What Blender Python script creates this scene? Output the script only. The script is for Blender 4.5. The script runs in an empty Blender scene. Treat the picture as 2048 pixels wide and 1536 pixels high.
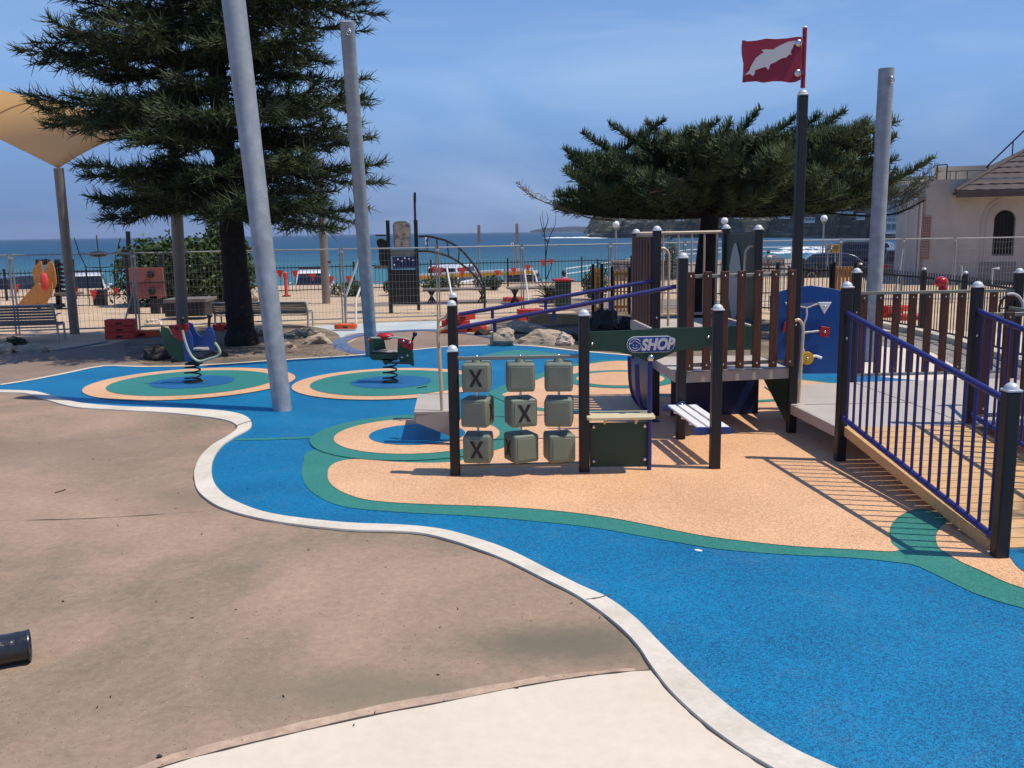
import bpy, bmesh, math, random
import numpy as np
from mathutils import Vector, Matrix, Euler, noise
from mathutils.geometry import tessellate_polygon
random.seed(7); RNG = np.random.default_rng(7)
R_ = math.radians
scene = bpy.context.scene
col = scene.collection

# ------------------------------------------------------------------ camera
F = 1850.0; PITCH = R_(9.36); ROLL = R_(-0.83); H = 2.1
CAMR = Matrix.Rotation(math.pi/2 - PITCH, 3, 'X') @ Matrix.Rotation(ROLL, 3, 'Z')
def ray(u, v): return CAMR @ Vector(((u-1024)/F, -(v-768)/F, -1))
def G(u, v, z=0.0):
    d = ray(u, v); t = (z-H)/d.z
    return Vector((d.x*t, d.y*t, z))
def D(u, v, Y):
    d = ray(u, v); t = Y/d.y
    return Vector((d.x*t, Y, H + d.z*t))
cd = bpy.data.cameras.new('camera'); cam = bpy.data.objects.new('camera', cd); col.objects.link(cam)
cd.sensor_width = 36; cd.lens = F/2048*36; cd.clip_end = 30000; cd.clip_start = 0.05
cam.matrix_world = Matrix.Translation((0, 0, H)) @ CAMR.to_4x4()
scene.camera = cam

# ------------------------------------------------------------------ materials
def mat(name, c, rough=0.6, metal=0.0, var=0.12, ns=3.0, bump=0.0, bs=40.0, spec=0.4, c2=None, c2s=1.5, c2w=(0.45, 0.6), grain=0.0, gs=150, coat=0.0):
    m = bpy.data.materials.new(name); m.use_nodes = True
    nt = m.node_tree; N = nt.nodes; L = nt.links
    b = N['Principled BSDF']
    b.inputs['Roughness'].default_value = rough; b.inputs['Metallic'].default_value = metal
    b.inputs['Specular IOR Level'].default_value = spec
    b.inputs['Coat Weight'].default_value = coat
    tc = N.new('ShaderNodeTexCoord')
    base = N.new('ShaderNodeRGB'); base.outputs[0].default_value = (*c, 1)
    out = base.outputs[0]
    if c2:
        n2 = N.new('ShaderNodeTexNoise'); n2.inputs['Scale'].default_value = c2s; n2.inputs['Detail'].default_value = 6
        L.new(tc.outputs['Object'], n2.inputs['Vector'])
        r2 = N.new('ShaderNodeValToRGB'); r2.color_ramp.elements[0].position = c2w[0]; r2.color_ramp.elements[1].position = c2w[1]
        L.new(n2.outputs['Fac'], r2.inputs['Fac'])
        mx = N.new('ShaderNodeMixRGB'); L.new(r2.outputs['Color'], mx.inputs['Fac']); L.new(out, mx.inputs[1]); mx.inputs[2].default_value = (*c2, 1)
        out = mx.outputs[0]
    if var > 0:
        n = N.new('ShaderNodeTexNoise'); n.inputs['Scale'].default_value = ns; n.inputs['Detail'].default_value = 8; n.inputs['Roughness'].default_value = 0.65
        L.new(tc.outputs['Object'], n.inputs['Vector'])
        mr = N.new('ShaderNodeMapRange'); mr.inputs['From Min'].default_value = 0.3; mr.inputs['From Max'].default_value = 0.7
        mr.inputs['To Min'].default_value = 1-var; mr.inputs['To Max'].default_value = 1+var
        L.new(n.outputs['Fac'], mr.inputs['Value'])
        vm = N.new('ShaderNodeVectorMath'); vm.operation = 'SCALE'
        L.new(out, vm.inputs[0]); L.new(mr.outputs[0], vm.inputs['Scale']); out = vm.outputs[0]
        rr = N.new('ShaderNodeMapRange'); rr.inputs['To Min'].default_value = max(0, rough-0.12); rr.inputs['To Max'].default_value = min(1, rough+0.12)
        L.new(n.outputs['Fac'], rr.inputs['Value']); L.new(rr.outputs[0], b.inputs['Roughness'])
    if grain > 0:
        g = N.new('ShaderNodeTexVoronoi'); g.inputs['Scale'].default_value = gs
        L.new(tc.outputs['Object'], g.inputs['Vector'])
        sp = N.new('ShaderNodeSeparateColor'); L.new(g.outputs['Color'], sp.inputs[0])
        mg = N.new('ShaderNodeMapRange'); mg.inputs['To Min'].default_value = 1-grain; mg.inputs['To Max'].default_value = 1+grain
        L.new(sp.outputs[0], mg.inputs['Value'])
        vg = N.new('ShaderNodeVectorMath'); vg.operation = 'SCALE'
        L.new(out, vg.inputs[0]); L.new(mg.outputs[0], vg.inputs['Scale']); out = vg.outputs[0]
    L.new(out, b.inputs['Base Color'])
    if bump > 0:
        nb = N.new('ShaderNodeTexNoise'); nb.inputs['Scale'].default_value = bs; nb.inputs['Detail'].default_value = 5
        L.new(tc.outputs['Object'], nb.inputs['Vector'])
        bp = N.new('ShaderNodeBump'); bp.inputs['Strength'].default_value = bump; bp.inputs['Distance'].default_value = 0.02
        L.new(nb.outputs['Fac'], bp.inputs['Height']); L.new(bp.outputs[0], b.inputs['Normal'])
    return m

M = {}
M['post'] = mat('post_black', (0.012, 0.012, 0.014), 0.45, 0.0, 0.15, 5, 0.03, 200)
M['cap'] = mat('cap_silver', (0.62, 0.63, 0.64), 0.35, 0.2, 0.06, 20)
M['bolt'] = mat('bolt_steel', (0.6, 0.6, 0.6), 0.25, 1.0, 0.05, 20)
M['blue_rail'] = mat('rail_blue', (0.022, 0.024, 0.14), 0.4, 0, 0.12, 4, 0.02, 150)
M['blue_panel'] = mat('panel_blue', (0.006, 0.06, 0.25), 0.42, 0, 0.08, 2.5, 0.03, 120)
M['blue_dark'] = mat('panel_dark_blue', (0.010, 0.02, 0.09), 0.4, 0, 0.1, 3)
M['blue_bench'] = mat('panel_mid_blue', (0.02, 0.06, 0.24), 0.4, 0, 0.1, 9)
M['green_panel'] = mat('panel_green', (0.016, 0.05, 0.030), 0.42, 0, 0.12, 3, 0.03, 160)
M['green_toy'] = mat('toy_green', (0.014, 0.07, 0.04), 0.42, 0, 0.12, 4)
M['deck'] = mat('deck_grey', (0.42, 0.37, 0.32), 0.7, 0, 0.08, 2.0, 0.08, 160, grain=0.08, gs=220)
M['deck_edge'] = mat('deck_edge_grey', (0.36, 0.32, 0.28), 0.6, 0, 0.08, 4)
M['beige_tube'] = mat('tube_beige', (0.50, 0.40, 0.28), 0.4, 0.1, 0.08, 6)
M['grey_tube'] = mat('tube_grey_green', (0.20, 0.21, 0.18), 0.45, 0.2, 0.08, 6)
M['counter'] = mat('counter_cream', (0.60, 0.50, 0.30), 0.5, 0, 0.06, 5)
M['block'] = mat('block_sage', (0.155, 0.185, 0.135), 0.5, 0, 0.1, 3, 0.04, 120, c2=(0.185, 0.205, 0.15), c2s=2.2)
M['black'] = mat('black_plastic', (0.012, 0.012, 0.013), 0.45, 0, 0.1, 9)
M['white'] = mat('white_plastic', (0.75, 0.75, 0.74), 0.4, 0, 0.05, 5)
M['red'] = mat('red_plastic', (0.36, 0.014, 0.022), 0.4, 0, 0.1, 5)
M['flag_red'] = mat('flag_red', (0.26, 0.014, 0.035), 0.45, 0, 0.08, 3)
M['orange'] = mat('orange_plastic', (0.75, 0.11, 0.025), 0.55, 0, 0.12, 5)
M['redor'] = mat('red_orange_plastic', (0.62, 0.05, 0.03), 0.55, 0, 0.12, 5)
M['yellow'] = mat('yellow_plastic', (0.62, 0.33, 0.02), 0.4, 0, 0.08, 5)
M['dolphin'] = mat('pale_grey_plastic', (0.55, 0.53, 0.52), 0.5, 0, 0.04, 6)
M['steel'] = mat('galvanised_steel', (0.27, 0.30, 0.33), 0.55, 0.25, 0.16, 2.2, 0.02, 60, c2=(0.36, 0.38, 0.40), c2s=9, c2w=(0.45, 0.75))
M['steel_warm'] = mat('weathered_pole', (0.24, 0.21, 0.18), 0.6, 0.2, 0.14, 2.2)
M['steel_thin'] = mat('fence_steel', (0.34, 0.34, 0.33), 0.45, 0.6, 0.15, 3)
M['blackfence'] = mat('fence_black', (0.014, 0.015, 0.016), 0.5, 0, 0.1, 3)
M['bark'] = mat('bark', (0.022, 0.019, 0.018), 0.95, 0, 0.4, 7, 0.9, 18, 0.2)
M['branch'] = mat('branch_wood', (0.02, 0.017, 0.014), 0.9, 0, 0.3, 9, spec=0.2)
M['deadwood'] = mat('dead_twig', (0.20, 0.13, 0.09), 0.9, 0, 0.3, 9, spec=0.2)
M['rock'] = mat('sandstone', (0.44, 0.35, 0.25), 0.9, 0, 0.3, 2.5, 0.9, 6, 0.2, c2=(0.19, 0.165, 0.135), c2s=1.4, c2w=(0.48, 0.66))
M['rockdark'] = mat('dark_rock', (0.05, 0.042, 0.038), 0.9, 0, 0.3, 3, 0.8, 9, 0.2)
M['rockpale'] = mat('pale_rock', (0.58, 0.47, 0.37), 0.9, 0, 0.2, 3, 0.6, 9, 0.2)
M['wall'] = mat('render_wall', (0.40, 0.365, 0.325), 0.85, 0, 0.08, 0.6, 0.1, 60, 0.2, c2=(0.34, 0.31, 0.275), c2s=0.7)
M['darkgap'] = mat('dark_interior', (0.01, 0.01, 0.011), 0.7, 0, 0.1, 2)
M['timber'] = mat('edging_timber', (0.45, 0.28, 0.15), 0.8, 0, 0.2, 4, 0.2, 30)
M['benchwood'] = mat('bench_slats', (0.16, 0.135, 0.115), 0.7, 0, 0.2, 6, 0.1, 40)
M['benchmetal'] = mat('bench_aluminium', (0.42, 0.42, 0.40), 0.45, 0.5, 0.08, 6)
M['sail'] = mat('shade_cloth', (0.66, 0.50, 0.31), 0.85, 0, 0.06, 0.8, 0.1, 300, 0.15)
_n = M['sail'].node_tree; _t = _n.nodes.new('ShaderNodeBsdfTranslucent'); _t.inputs[0].default_value = (0.95, 0.76, 0.50, 1)
_m = _n.nodes.new('ShaderNodeMixShader'); _m.inputs[0].default_value = 0.55; _o = [k for k in _n.nodes if k.type == 'OUTPUT_MATERIAL'][0]
_n.links.new(_n.nodes['Principled BSDF'].outputs[0], _m.inputs[1]); _n.links.new(_t.outputs[0], _m.inputs[2]); _n.links.new(_m.outputs[0], _o.inputs[0])
M['glass'] = mat('dark_glass', (0.012, 0.015, 0.02), 0.08, 0, 0.0, spec=0.6)
M['tyre'] = mat('tyre_rubber', (0.012, 0.012, 0.012), 0.85, 0, 0.1, 9)
M['lampglobe'] = mat('opal_globe', (0.85, 0.83, 0.76), 0.3, 0, 0.03, 9)
M['whitepaint'] = mat('white_paint', (0.72, 0.72, 0.70), 0.45, 0, 0.06, 3)
M['skin'] = mat('skin', (0.45, 0.25, 0.17), 0.6, 0, 0.05, 9)

def wood(name, c, c2, sc=(14, 14, 1.2)):
    m = mat(name, c, 0.55, 0, 0.1, 8, 0.1, 60)
    nt = m.node_tree; N = nt.nodes; L = nt.links; b = N['Principled BSDF']
    tc = [n for n in N if n.type == 'TEX_COORD'][0]
    mp = N.new('ShaderNodeMapping'); mp.inputs['Scale'].default_value = sc
    n = N.new('ShaderNodeTexNoise'); n.inputs['Scale'].default_value = 2.5; n.inputs['Detail'].default_value = 8; n.inputs['Distortion'].default_value = 0.6
    L.new(tc.outputs['Object'], mp.inputs[0]); L.new(mp.outputs[0], n.inputs['Vector'])
    r = N.new('ShaderNodeValToRGB'); r.color_ramp.elements[0].position = 0.35; r.color_ramp.elements[1].position = 0.65
    r.color_ramp.elements[0].color = (*c, 1); r.color_ramp.elements[1].color = (*c2, 1)
    L.new(n.outputs['Fac'], r.inputs[0]); L.new(r.outputs[0], b.inputs['Base Color'])
    return m
M['slat'] = wood('slat_red_brown', (0.045, 0.016, 0.011), (0.085, 0.030, 0.018))
M['ramp'] = wood('ramp_timber', (0.52, 0.30, 0.12), (0.64, 0.40, 0.18), (2, 14, 14))
M['slide'] = wood('slide_orange', (0.42, 0.17, 0.03), (0.52, 0.23, 0.05), (3, 3, 3))
M['climbwall'] = mat('climb_panel', (0.26, 0.085, 0.065), 0.7, 0, 0.15, 3, 0.1, 30)

def ground_mat(name, cols, scale=0.6, fine=30, specks=None, bump=0.2, rough=0.85, contrast=(0.35, 0.65), finev=0.15):
    """cols: list of (pos, rgb); large scale blotches plus fine mottling plus optional dark flecks"""
    m = bpy.data.materials.new(name); m.use_nodes = True
    nt = m.node_tree; N = nt.nodes; L = nt.links; b = N['Principled BSDF']
    b.inputs['Roughness'].default_value = rough; b.inputs['Specular IOR Level'].default_value = 0.25
    tc = N.new('ShaderNodeTexCoord')
    n1 = N.new('ShaderNodeTexNoise'); n1.inputs['Scale'].default_value = scale; n1.inputs['Detail'].default_value = 9; n1.inputs['Roughness'].default_value = 0.62; n1.inputs['Distortion'].default_value = 0.5
    L.new(tc.outputs['Object'], n1.inputs['Vector'])
    r = N.new('ShaderNodeValToRGB'); el = r.color_ramp.elements
    while len(el) < len(cols): el.new(0.5)
    for e, (p, c) in zip(el, cols): e.position = p; e.color = (*c, 1)
    L.new(n1.outputs['Fac'], r.inputs[0])
    n2 = N.new('ShaderNodeTexNoise'); n2.inputs['Scale'].default_value = fine; n2.inputs['Detail'].default_value = 8; n2.inputs['Roughness'].default_value = 0.7
    L.new(tc.outputs['Object'], n2.inputs['Vector'])
    mr = N.new('ShaderNodeMapRange'); mr.inputs['From Min'].default_value = 0.3; mr.inputs['From Max'].default_value = 0.7; mr.inputs['To Min'].default_value = 1-finev; mr.inputs['To Max'].default_value = 1+finev
    L.new(n2.outputs['Fac'], mr.inputs['Value'])
    vm = N.new('ShaderNodeVectorMath'); vm.operation = 'SCALE'; L.new(r.outputs[0], vm.inputs[0]); L.new(mr.outputs[0], vm.inputs['Scale'])
    out = vm.outputs[0]
    for sc, th, cc in (specks or []):
        v = N.new('ShaderNodeTexVoronoi'); v.inputs['Scale'].default_value = sc
        L.new(tc.outputs['Object'], v.inputs['Vector'])
        s = N.new('ShaderNodeSeparateColor'); L.new(v.outputs['Color'], s.inputs[0])
        # only some cells hold a fleck, of a size given by the cell
        a = N.new('ShaderNodeMath'); a.operation = 'MULTIPLY'; L.new(s.outputs[1], a.inputs[0]); a.inputs[1].default_value = th
        g = N.new('ShaderNodeMath'); g.operation = 'LESS_THAN'; L.new(v.outputs['Distance'], g.inputs[0]); L.new(a.outputs[0], g.inputs[1])
        h = N.new('ShaderNodeMath'); h.operation = 'GREATER_THAN'; L.new(s.outputs[0], h.inputs[0]); h.inputs[1].default_value = 0.72
        k = N.new('ShaderNodeMath'); k.operation = 'MULTIPLY'; L.new(g.outputs[0], k.inputs[0]); L.new(h.outputs[0], k.inputs[1])
        mx = N.new('ShaderNodeMixRGB'); L.new(k.outputs[0], mx.inputs['Fac']); L.new(out, mx.inputs[1]); mx.inputs[2].default_value = (*cc, 1); out = mx.outputs[0]
    L.new(out, b.inputs['Base Color'])
    bp = N.new('ShaderNodeBump'); bp.inputs['Strength'].default_value = bump; bp.inputs['Distance'].default_value = 0.01
    L.new(n2.outputs['Fac'], bp.inputs['Height']); L.new(bp.outputs[0], b.inputs['Normal'])
    return m

def rubber(name, dark, lite, g=140, sh=(0.5, 0.7, 0.9), sw=0.35):
    m = bpy.data.materials.new(name); m.use_nodes = True
    nt = m.node_tree; N = nt.nodes; L = nt.links; b = N['Principled BSDF']
    b.inputs['Roughness'].default_value = 0.5; b.inputs['Specular IOR Level'].default_value = 0.42
    b.inputs['Sheen Weight'].default_value = sw; b.inputs['Sheen Roughness'].default_value = 0.32
    b.inputs['Sheen Tint'].default_value = (*sh, 1)
    tc = N.new('ShaderNodeTexCoord')
    v = N.new('ShaderNodeTexVoronoi'); v.inputs['Scale'].default_value = g
    L.new(tc.outputs['Object'], v.inputs['Vector'])
    s = N.new('ShaderNodeSeparateColor'); L.new(v.outputs['Color'], s.inputs[0])
    n = N.new('ShaderNodeTexNoise'); n.inputs['Scale'].default_value = 1.1; n.inputs['Detail'].default_value = 6
    L.new(tc.outputs['Object'], n.inputs['Vector'])
    n3 = N.new('ShaderNodeTexNoise'); n3.inputs['Scale'].default_value = 48; n3.inputs['Detail'].default_value = 4
    L.new(tc.outputs['Object'], n3.inputs['Vector'])
    ad = N.new('ShaderNodeMath'); ad.operation = 'MULTIPLY_ADD'; L.new(n.outputs['Fac'], ad.inputs[0]); ad.inputs[1].default_value = 0.9; ad.inputs[2].default_value = -0.45
    a3 = N.new('ShaderNodeMath'); a3.operation = 'MULTIPLY_ADD'; L.new(n3.outputs['Fac'], a3.inputs[0]); a3.inputs[1].default_value = 1.1; a3.inputs[2].default_value = -0.55
    a4 = N.new('ShaderNodeMath'); a4.operation = 'ADD'; L.new(ad.outputs[0], a4.inputs[0]); L.new(a3.outputs[0], a4.inputs[1])
    a2 = N.new('ShaderNodeMath'); a2.operation = 'ADD'; L.new(a4.outputs[0], a2.inputs[0]); L.new(s.outputs[0], a2.inputs[1])
    r = N.new('ShaderNodeValToRGB'); r.color_ramp.elements[0].color = (*dark, 1); r.color_ramp.elements[1].color = (*lite, 1)
    nd_ = N.new('ShaderNodeTexNoise'); nd_.inputs['Scale'].default_value = 2.2; nd_.inputs['Detail'].default_value = 9; nd_.inputs['Roughness'].default_value = 0.75; nd_.inputs['Distortion'].default_value = 1.0
    L.new(tc.outputs['Object'], nd_.inputs['Vector'])
    md = N.new('ShaderNodeMapRange'); md.inputs['From Min'].default_value = 0.52; md.inputs['From Max'].default_value = 0.75; md.inputs['To Max'].default_value = 0.07; L.new(nd_.outputs['Fac'], md.inputs[0])
    xd = N.new('ShaderNodeMixRGB'); xd.inputs[2].default_value = (0.42, 0.34, 0.25, 1); L.new(md.outputs[0], xd.inputs[0]); L.new(r.outputs[0], xd.inputs[1])
    L.new(a2.outputs[0], r.inputs[0]); L.new(xd.outputs[0], b.inputs['Base Color'])
    bp = N.new('ShaderNodeBump'); bp.inputs['Strength'].default_value = 0.5; bp.inputs['Distance'].default_value = 0.004
    L.new(v.outputs['Distance'], bp.inputs['Height']); L.new(bp.outputs[0], b.inputs['Normal'])
    return m

M['r_blue'] = rubber('rubber_blue', (0.001, 0.070, 0.180), (0.004, 0.215, 0.405), sh=(0.03, 0.62, 1.0), sw=0.6)
M['r_blue2'] = rubber('rubber_mid_blue', (0.012, 0.09, 0.19), (0.02, 0.155, 0.30), sh=(0.1, 0.5, 1.0), sw=0.9)
M['r_green'] = rubber('rubber_green', (0.014, 0.14, 0.095), (0.045, 0.24, 0.170), sh=(0.3, 1.0, 0.95), sw=0.6)
M['r_beige'] = rubber('rubber_beige', (0.50, 0.265, 0.13), (0.88, 0.525, 0.285), sh=(1.0, 0.8, 0.6), sw=0.15)
M['sand'] = ground_mat('sand', [(0.3, (0.43, 0.31, 0.20)), (0.7, (0.56, 0.41, 0.27))], 0.5, 12, [(14, 0.3, (0.22, 0.15, 0.1))], 0.8)
M['plaza'] = ground_mat('stained_concrete', [(0.30, (0.155, 0.128, 0.088)), (0.43, (0.243, 0.182, 0.124)), (0.55, (0.335, 0.230, 0.160)), (0.72, (0.435, 0.300, 0.215))], 0.38, 19,
                        [(7, 0.07, (0.03, 0.025, 0.02)), (3.1, 0.05, (0.55, 0.48, 0.4)), (22, 0.14, (0.09, 0.07, 0.055)), (70, 0.3, (0.13, 0.10, 0.08)), (85, 0.28, (0.42, 0.34, 0.27))], 0.22, finev=0.16)
M['pale'] = ground_mat('pale_concrete', [(0.3, (0.60, 0.50, 0.39)), (0.7, (0.67, 0.575, 0.46))], 0.8, 14, [(3, 0.035, (0.25, 0.2, 0.15)), (11, 0.05, (0.40, 0.34, 0.27))], 0.08, finev=0.05)
M['kerb'] = ground_mat('cream_concrete', [(0.25, (0.50, 0.44, 0.35)), (0.6, (0.64, 0.58, 0.48))], 1.6, 20, [(9, 0.06, (0.3, 0.25, 0.2)), (40, 0.1, (0.42, 0.37, 0.3))], 0.12, finev=0.1)
M['path'] = ground_mat('brown_path', [(0.35, (0.20, 0.145, 0.11)), (0.65, (0.27, 0.20, 0.155))], 0.5, 12, None, 0.2)
M['paleblue'] = ground_mat('pale_blue_concrete', [(0.3, (0.36, 0.42, 0.44)), (0.7, (0.50, 0.53, 0.52))], 0.7, 14, None, 0.1)
M['bandblue'] = ground_mat('blue_band', [(0.3, (0.07, 0.11, 0.22)), (0.7, (0.12, 0.17, 0.28))], 0.9, 14, None, 0.1)
M['soil'] = ground_mat('garden_soil', [(0.35, (0.10, 0.075, 0.055)), (0.65, (0.25, 0.19, 0.13))], 1.2, 14, [(16, 0.3, (0.05, 0.035, 0.025))], 0.9, finev=0.3)
M['gravel'] = ground_mat('gravel', [(0.35, (0.16, 0.14, 0.13)), (0.65, (0.30, 0.27, 0.24))], 5, 60, [(30, 0.5, (0.5, 0.46, 0.42)), (24, 0.5, (0.06, 0.05, 0.05))], 1.0, finev=0.3)
M['road'] = ground_mat('asphalt', [(0.3, (0.10, 0.10, 0.10)), (0.7, (0.16, 0.155, 0.15))], 0.4, 20, None, 0.2)
M['joint'] = mat('joint_dirt', (0.05, 0.04, 0.03), 0.95, 0, 0.4, 6)
M['drift'] = ground_mat('sand_drift', [(0.3, (0.36, 0.25, 0.18)), (0.7, (0.50, 0.36, 0.26))], 3, 16, [(40, 0.25, (0.12, 0.09, 0.07))], 0.3, finev=0.25)

# ------------------------------------------------------------------ mesh helpers
class MB:
    def __init__(s): s.v = []; s.f = []
    def add(s, vs, fs):
        o = len(s.v); s.v += [Vector(p) for p in vs]; s.f += [tuple(i+o for i in f) for f in fs]; return s
    def box(s, c, d, rz=0.0, R=None):
        c = Vector(c); R = R or Matrix.Rotation(rz, 3, 'Z')
        vs = [c + R @ Vector((x*d[0]/2, y*d[1]/2, z*d[2]/2)) for x in (-1, 1) for y in (-1, 1) for z in (-1, 1)]
        return s.add(vs, [(0, 1, 3, 2), (4, 6, 7, 5), (0, 4, 5, 1), (2, 3, 7, 6), (0, 2, 6, 4), (1, 5, 7, 3)])
    def beam(s, a, b, w, h, up=(0, 0, 1)):
        a = Vector(a); b = Vector(b); t = (b-a).normalized(); side = t.cross(Vector(up))
        if side.length < 1e-4: side = Vector((1, 0, 0))
        side.normalize(); u = side.cross(t)
        vs = [p + side*x*w/2 + u*y*h/2 for p in (a, b) for x, y in ((-1, -1), (1, -1), (1, 1), (-1, 1))]
        return s.add(vs, [(0, 3, 2, 1), (4, 5, 6, 7), (0, 1, 5, 4), (1, 2, 6, 5), (2, 3, 7, 6), (3, 0, 4, 7)])
    def tube(s, pts, r, n=10):
        pts = [Vector(p) for p in pts]; k = len(pts)
        rs = r if isinstance(r, (list, tuple)) else [r]*k
        vs = []; prev = None
        for i, p in enumerate(pts):
            t = (pts[min(i+1, k-1)] - pts[max(i-1, 0)]).normalized()
            if prev is None: nrm = t.orthogonal().normalized()
            else:
                nrm = prev - t*prev.dot(t)
                nrm = nrm.normalized() if nrm.length > 1e-5 else t.orthogonal().normalized()
            prev = nrm; bn = t.cross(nrm)
            for j in range(n):
                a = 2*math.pi*j/n; vs.append(p + (nrm*math.cos(a) + bn*math.sin(a))*rs[i])
        fs = [(i*n+j, i*n+(j+1) % n, (i+1)*n+(j+1) % n, (i+1)*n+j) for i in range(k-1) for j in range(n)]
        fs += [tuple(range(n-1, -1, -1)), tuple((k-1)*n+j for j in range(n))]
        return s.add(vs, fs)
    def lathe(s, c, prof, n=16, axis=None):
        c = Vector(c); Q = Vector((0, 0, 1)).rotation_difference(Vector(axis)).to_matrix() if axis is not None else Matrix.Identity(3)
        vs = [c + Q @ Vector((r*math.cos(2*math.pi*j/n), r*math.sin(2*math.pi*j/n), z)) for r, z in prof for j in range(n)]
        k = len(prof)
        fs = [(i*n+j, i*n+(j+1) % n, (i+1)*n+(j+1) % n, (i+1)*n+j) for i in range(k-1) for j in range(n)]
        fs += [tuple(range(n-1, -1, -1)), tuple((k-1)*n+j for j in range(n))]
        return s.add(vs, fs)
    def ball(s, c, r, n=14, sc=(1, 1, 1)):
        prof = [(math.sin(math.pi*i/n)*1.0, -math.cos(math.pi*i/n)) for i in range(0, n+1)]
        prof = [(max(a, 0.02), b) for a, b in prof]
        c = Vector(c); m = 2*n
        vs = [c + Vector((q*math.cos(2*math.pi*j/m)*sc[0], q*math.sin(2*math.pi*j/m)*sc[1], z*sc[2]))*r for q, z in prof for j in range(m)]
        k = len(prof)
        fs = [(i*m+j, i*m+(j+1) % m, (i+1)*m+(j+1) % m, (i+1)*m+j) for i in range(k-1) for j in range(m)]
        fs += [tuple(range(m-1, -1, -1)), tuple((k-1)*m+j for j in range(m))]
        return s.add(vs, fs)
    def prism(s, pts, vec):
        pts = [Vector(p) for p in pts]; vec = Vector(vec); n = len(pts)
        tri = tessellate_polygon([pts])
        nrm = Vector((0, 0, 0))
        for i in range(n): nrm += pts[i].cross(pts[(i+1) % n])
        if nrm.dot(vec) > 0: pts.reverse(); tri = tessellate_polygon([pts])
        vs = pts + [p + vec for p in pts]
        fs = []
        for t in tri:
            a, b, c = t
            q = (pts[b]-pts[a]).cross(pts[c]-pts[a])
            if q.dot(vec) > 0: a, c = c, a
            fs.append((a, b, c)); fs.append((c+n, b+n, a+n))
        fs += [(i, i+n, (i+1) % n+n, (i+1) % n) for i in range(n)]
        return s.add(vs, fs)
    def flat(s, pts):
        pts = [Vector(p) for p in pts]; fs = []
        for a, b, c in tessellate_polygon([pts]):
            if (pts[b]-pts[a]).cross(pts[c]-pts[a]).z < 0: a, c = c, a
            fs.append((a, b, c))
        return s.add(pts, fs)
    def build(s, name, m, parent=None, bevel=0.0, smooth=True, angle=35, seg=2):
        off = wloc(parent) if parent else Vector((0, 0, 0))
        me = bpy.data.meshes.new(name)
        me.from_pydata([tuple(p-off) for p in s.v], [], s.f)
        me.update()
        bm = bmesh.new(); bm.from_mesh(me); bmesh.ops.recalc_face_normals(bm, faces=bm.faces) if not getattr(s, 'keepn', False) else None
        bm.to_mesh(me); bm.free()
        if smooth and me.polygons:
            me.polygons.foreach_set('use_smooth', [True]*len(me.polygons)); me.set_sharp_from_angle(angle=R_(angle))
        me.materials.append(m)
        o = bpy.data.objects.new(name, me); col.objects.link(o)
        if parent: o.parent = parent
        if bevel > 0:
            bv = o.modifiers.new('bevel', 'BEVEL'); bv.width = bevel; bv.segments = seg; bv.limit_method = 'ANGLE'; bv.angle_limit = R_(40); bv.harden_normals = False
        return o

def wloc(o):
    p = Vector((0, 0, 0))
    while o: p += o.location; o = o.parent
    return p
def tag(o, label=None, cat=None, group=None, kind=None):
    if label: o['label'] = label
    if cat: o['category'] = cat
    if group: o['group'] = group
    if kind: o['kind'] = kind
    return o
def thing(name, label, cat, loc=(0, 0, 0), group=None):
    o = bpy.data.objects.new(name, None); col.objects.link(o); o.location = Vector(loc); o.empty_display_size = 0.2
    return tag(o, label, cat, group)
def copy_tree(o, parent=None):
    c = o.copy(); col.objects.link(c); c.parent = parent
    for ch in list(o.children): copy_tree(ch, c)
    return c
def struct(name, mb, m, **k):
    o = mb.build(name, m, **k); o['kind'] = 'structure'; return o
def spline(pts, n=6, closed=False):
    P = [Vector(p) for p in pts]; out = []; k = len(P)
    rng = range(k) if closed else range(k-1)
    for i in rng:
        if closed: a, b, c, d = P[(i-1) % k], P[i], P[(i+1) % k], P[(i+2) % k]
        else: a, b, c, d = P[max(i-1, 0)], P[i], P[i+1], P[min(i+2, k-1)]
        for j in range(n):
            t = j/n
            out.append(0.5*((2*b) + (c-a)*t + (2*a-5*b+4*c-d)*t*t + (3*b-a-3*c+d)*t*t*t))
    if not closed: out.append(P[-1])
    return out
def gpoly(px, z, n=6, closed=True, smooth=True):
    pts = [G(u, v, z) for u, v in px]
    return spline(pts, n, closed) if smooth else pts
def plate(px, Y, t, n=1, closed=True):
    """outline at distance Y, with thickness t away from the camera"""
    pts = [D(u, v, Y) for u, v in px]
    if n > 1: pts = spline(pts, n, True)
    return MB().prism(pts, (0, t, 0))
def bolt(p, parent, r=0.014, d=(0, -1, 0)):
    MB().lathe(p, [(r, 0), (r, 0.003), (r*0.8, r*0.5), (r*0.35, r*0.75)], 10, d).build('bolt', M['bolt'], parent)
# ------------------------------------------------------------------ ground, promenade, sea
def lerp(a, b, t): t = max(0, min(1, t)); return a+(b-a)*t
def zroad(x): return lerp(-1.3, -0.6, (x-4)/10)
def yedge(x): return 58 + max(0, min(22, (x-3)*1.5))
def zg(x, y):
    if y <= 39: return 0.0
    if y <= 41: return lerp(0, zroad(x), (y-39)/2)
    if y <= yedge(x): return zroad(x)
    return -6.5
xs = [-9000, -400, -120] + list(range(-80, 81, 2)) + [120, 400, 9000]
ys = [-12, 0, 10, 20, 30, 39] + list(range(40, 96, 1)) + [120, 300, 1500, 9500]
def grid(xs, ys, fz):
    mb = MB(); nx = len(xs)
    mb.v = [Vector((x, y, fz(x, y))) for y in ys for x in xs]
    mb.f = [(j*nx+i, j*nx+i+1, (j+1)*nx+i+1, (j+1)*nx+i) for j in range(len(ys)-1) for i in range(nx-1)]
    return mb
struct('ground', grid(xs, ys, zg), M['sand'])
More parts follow.
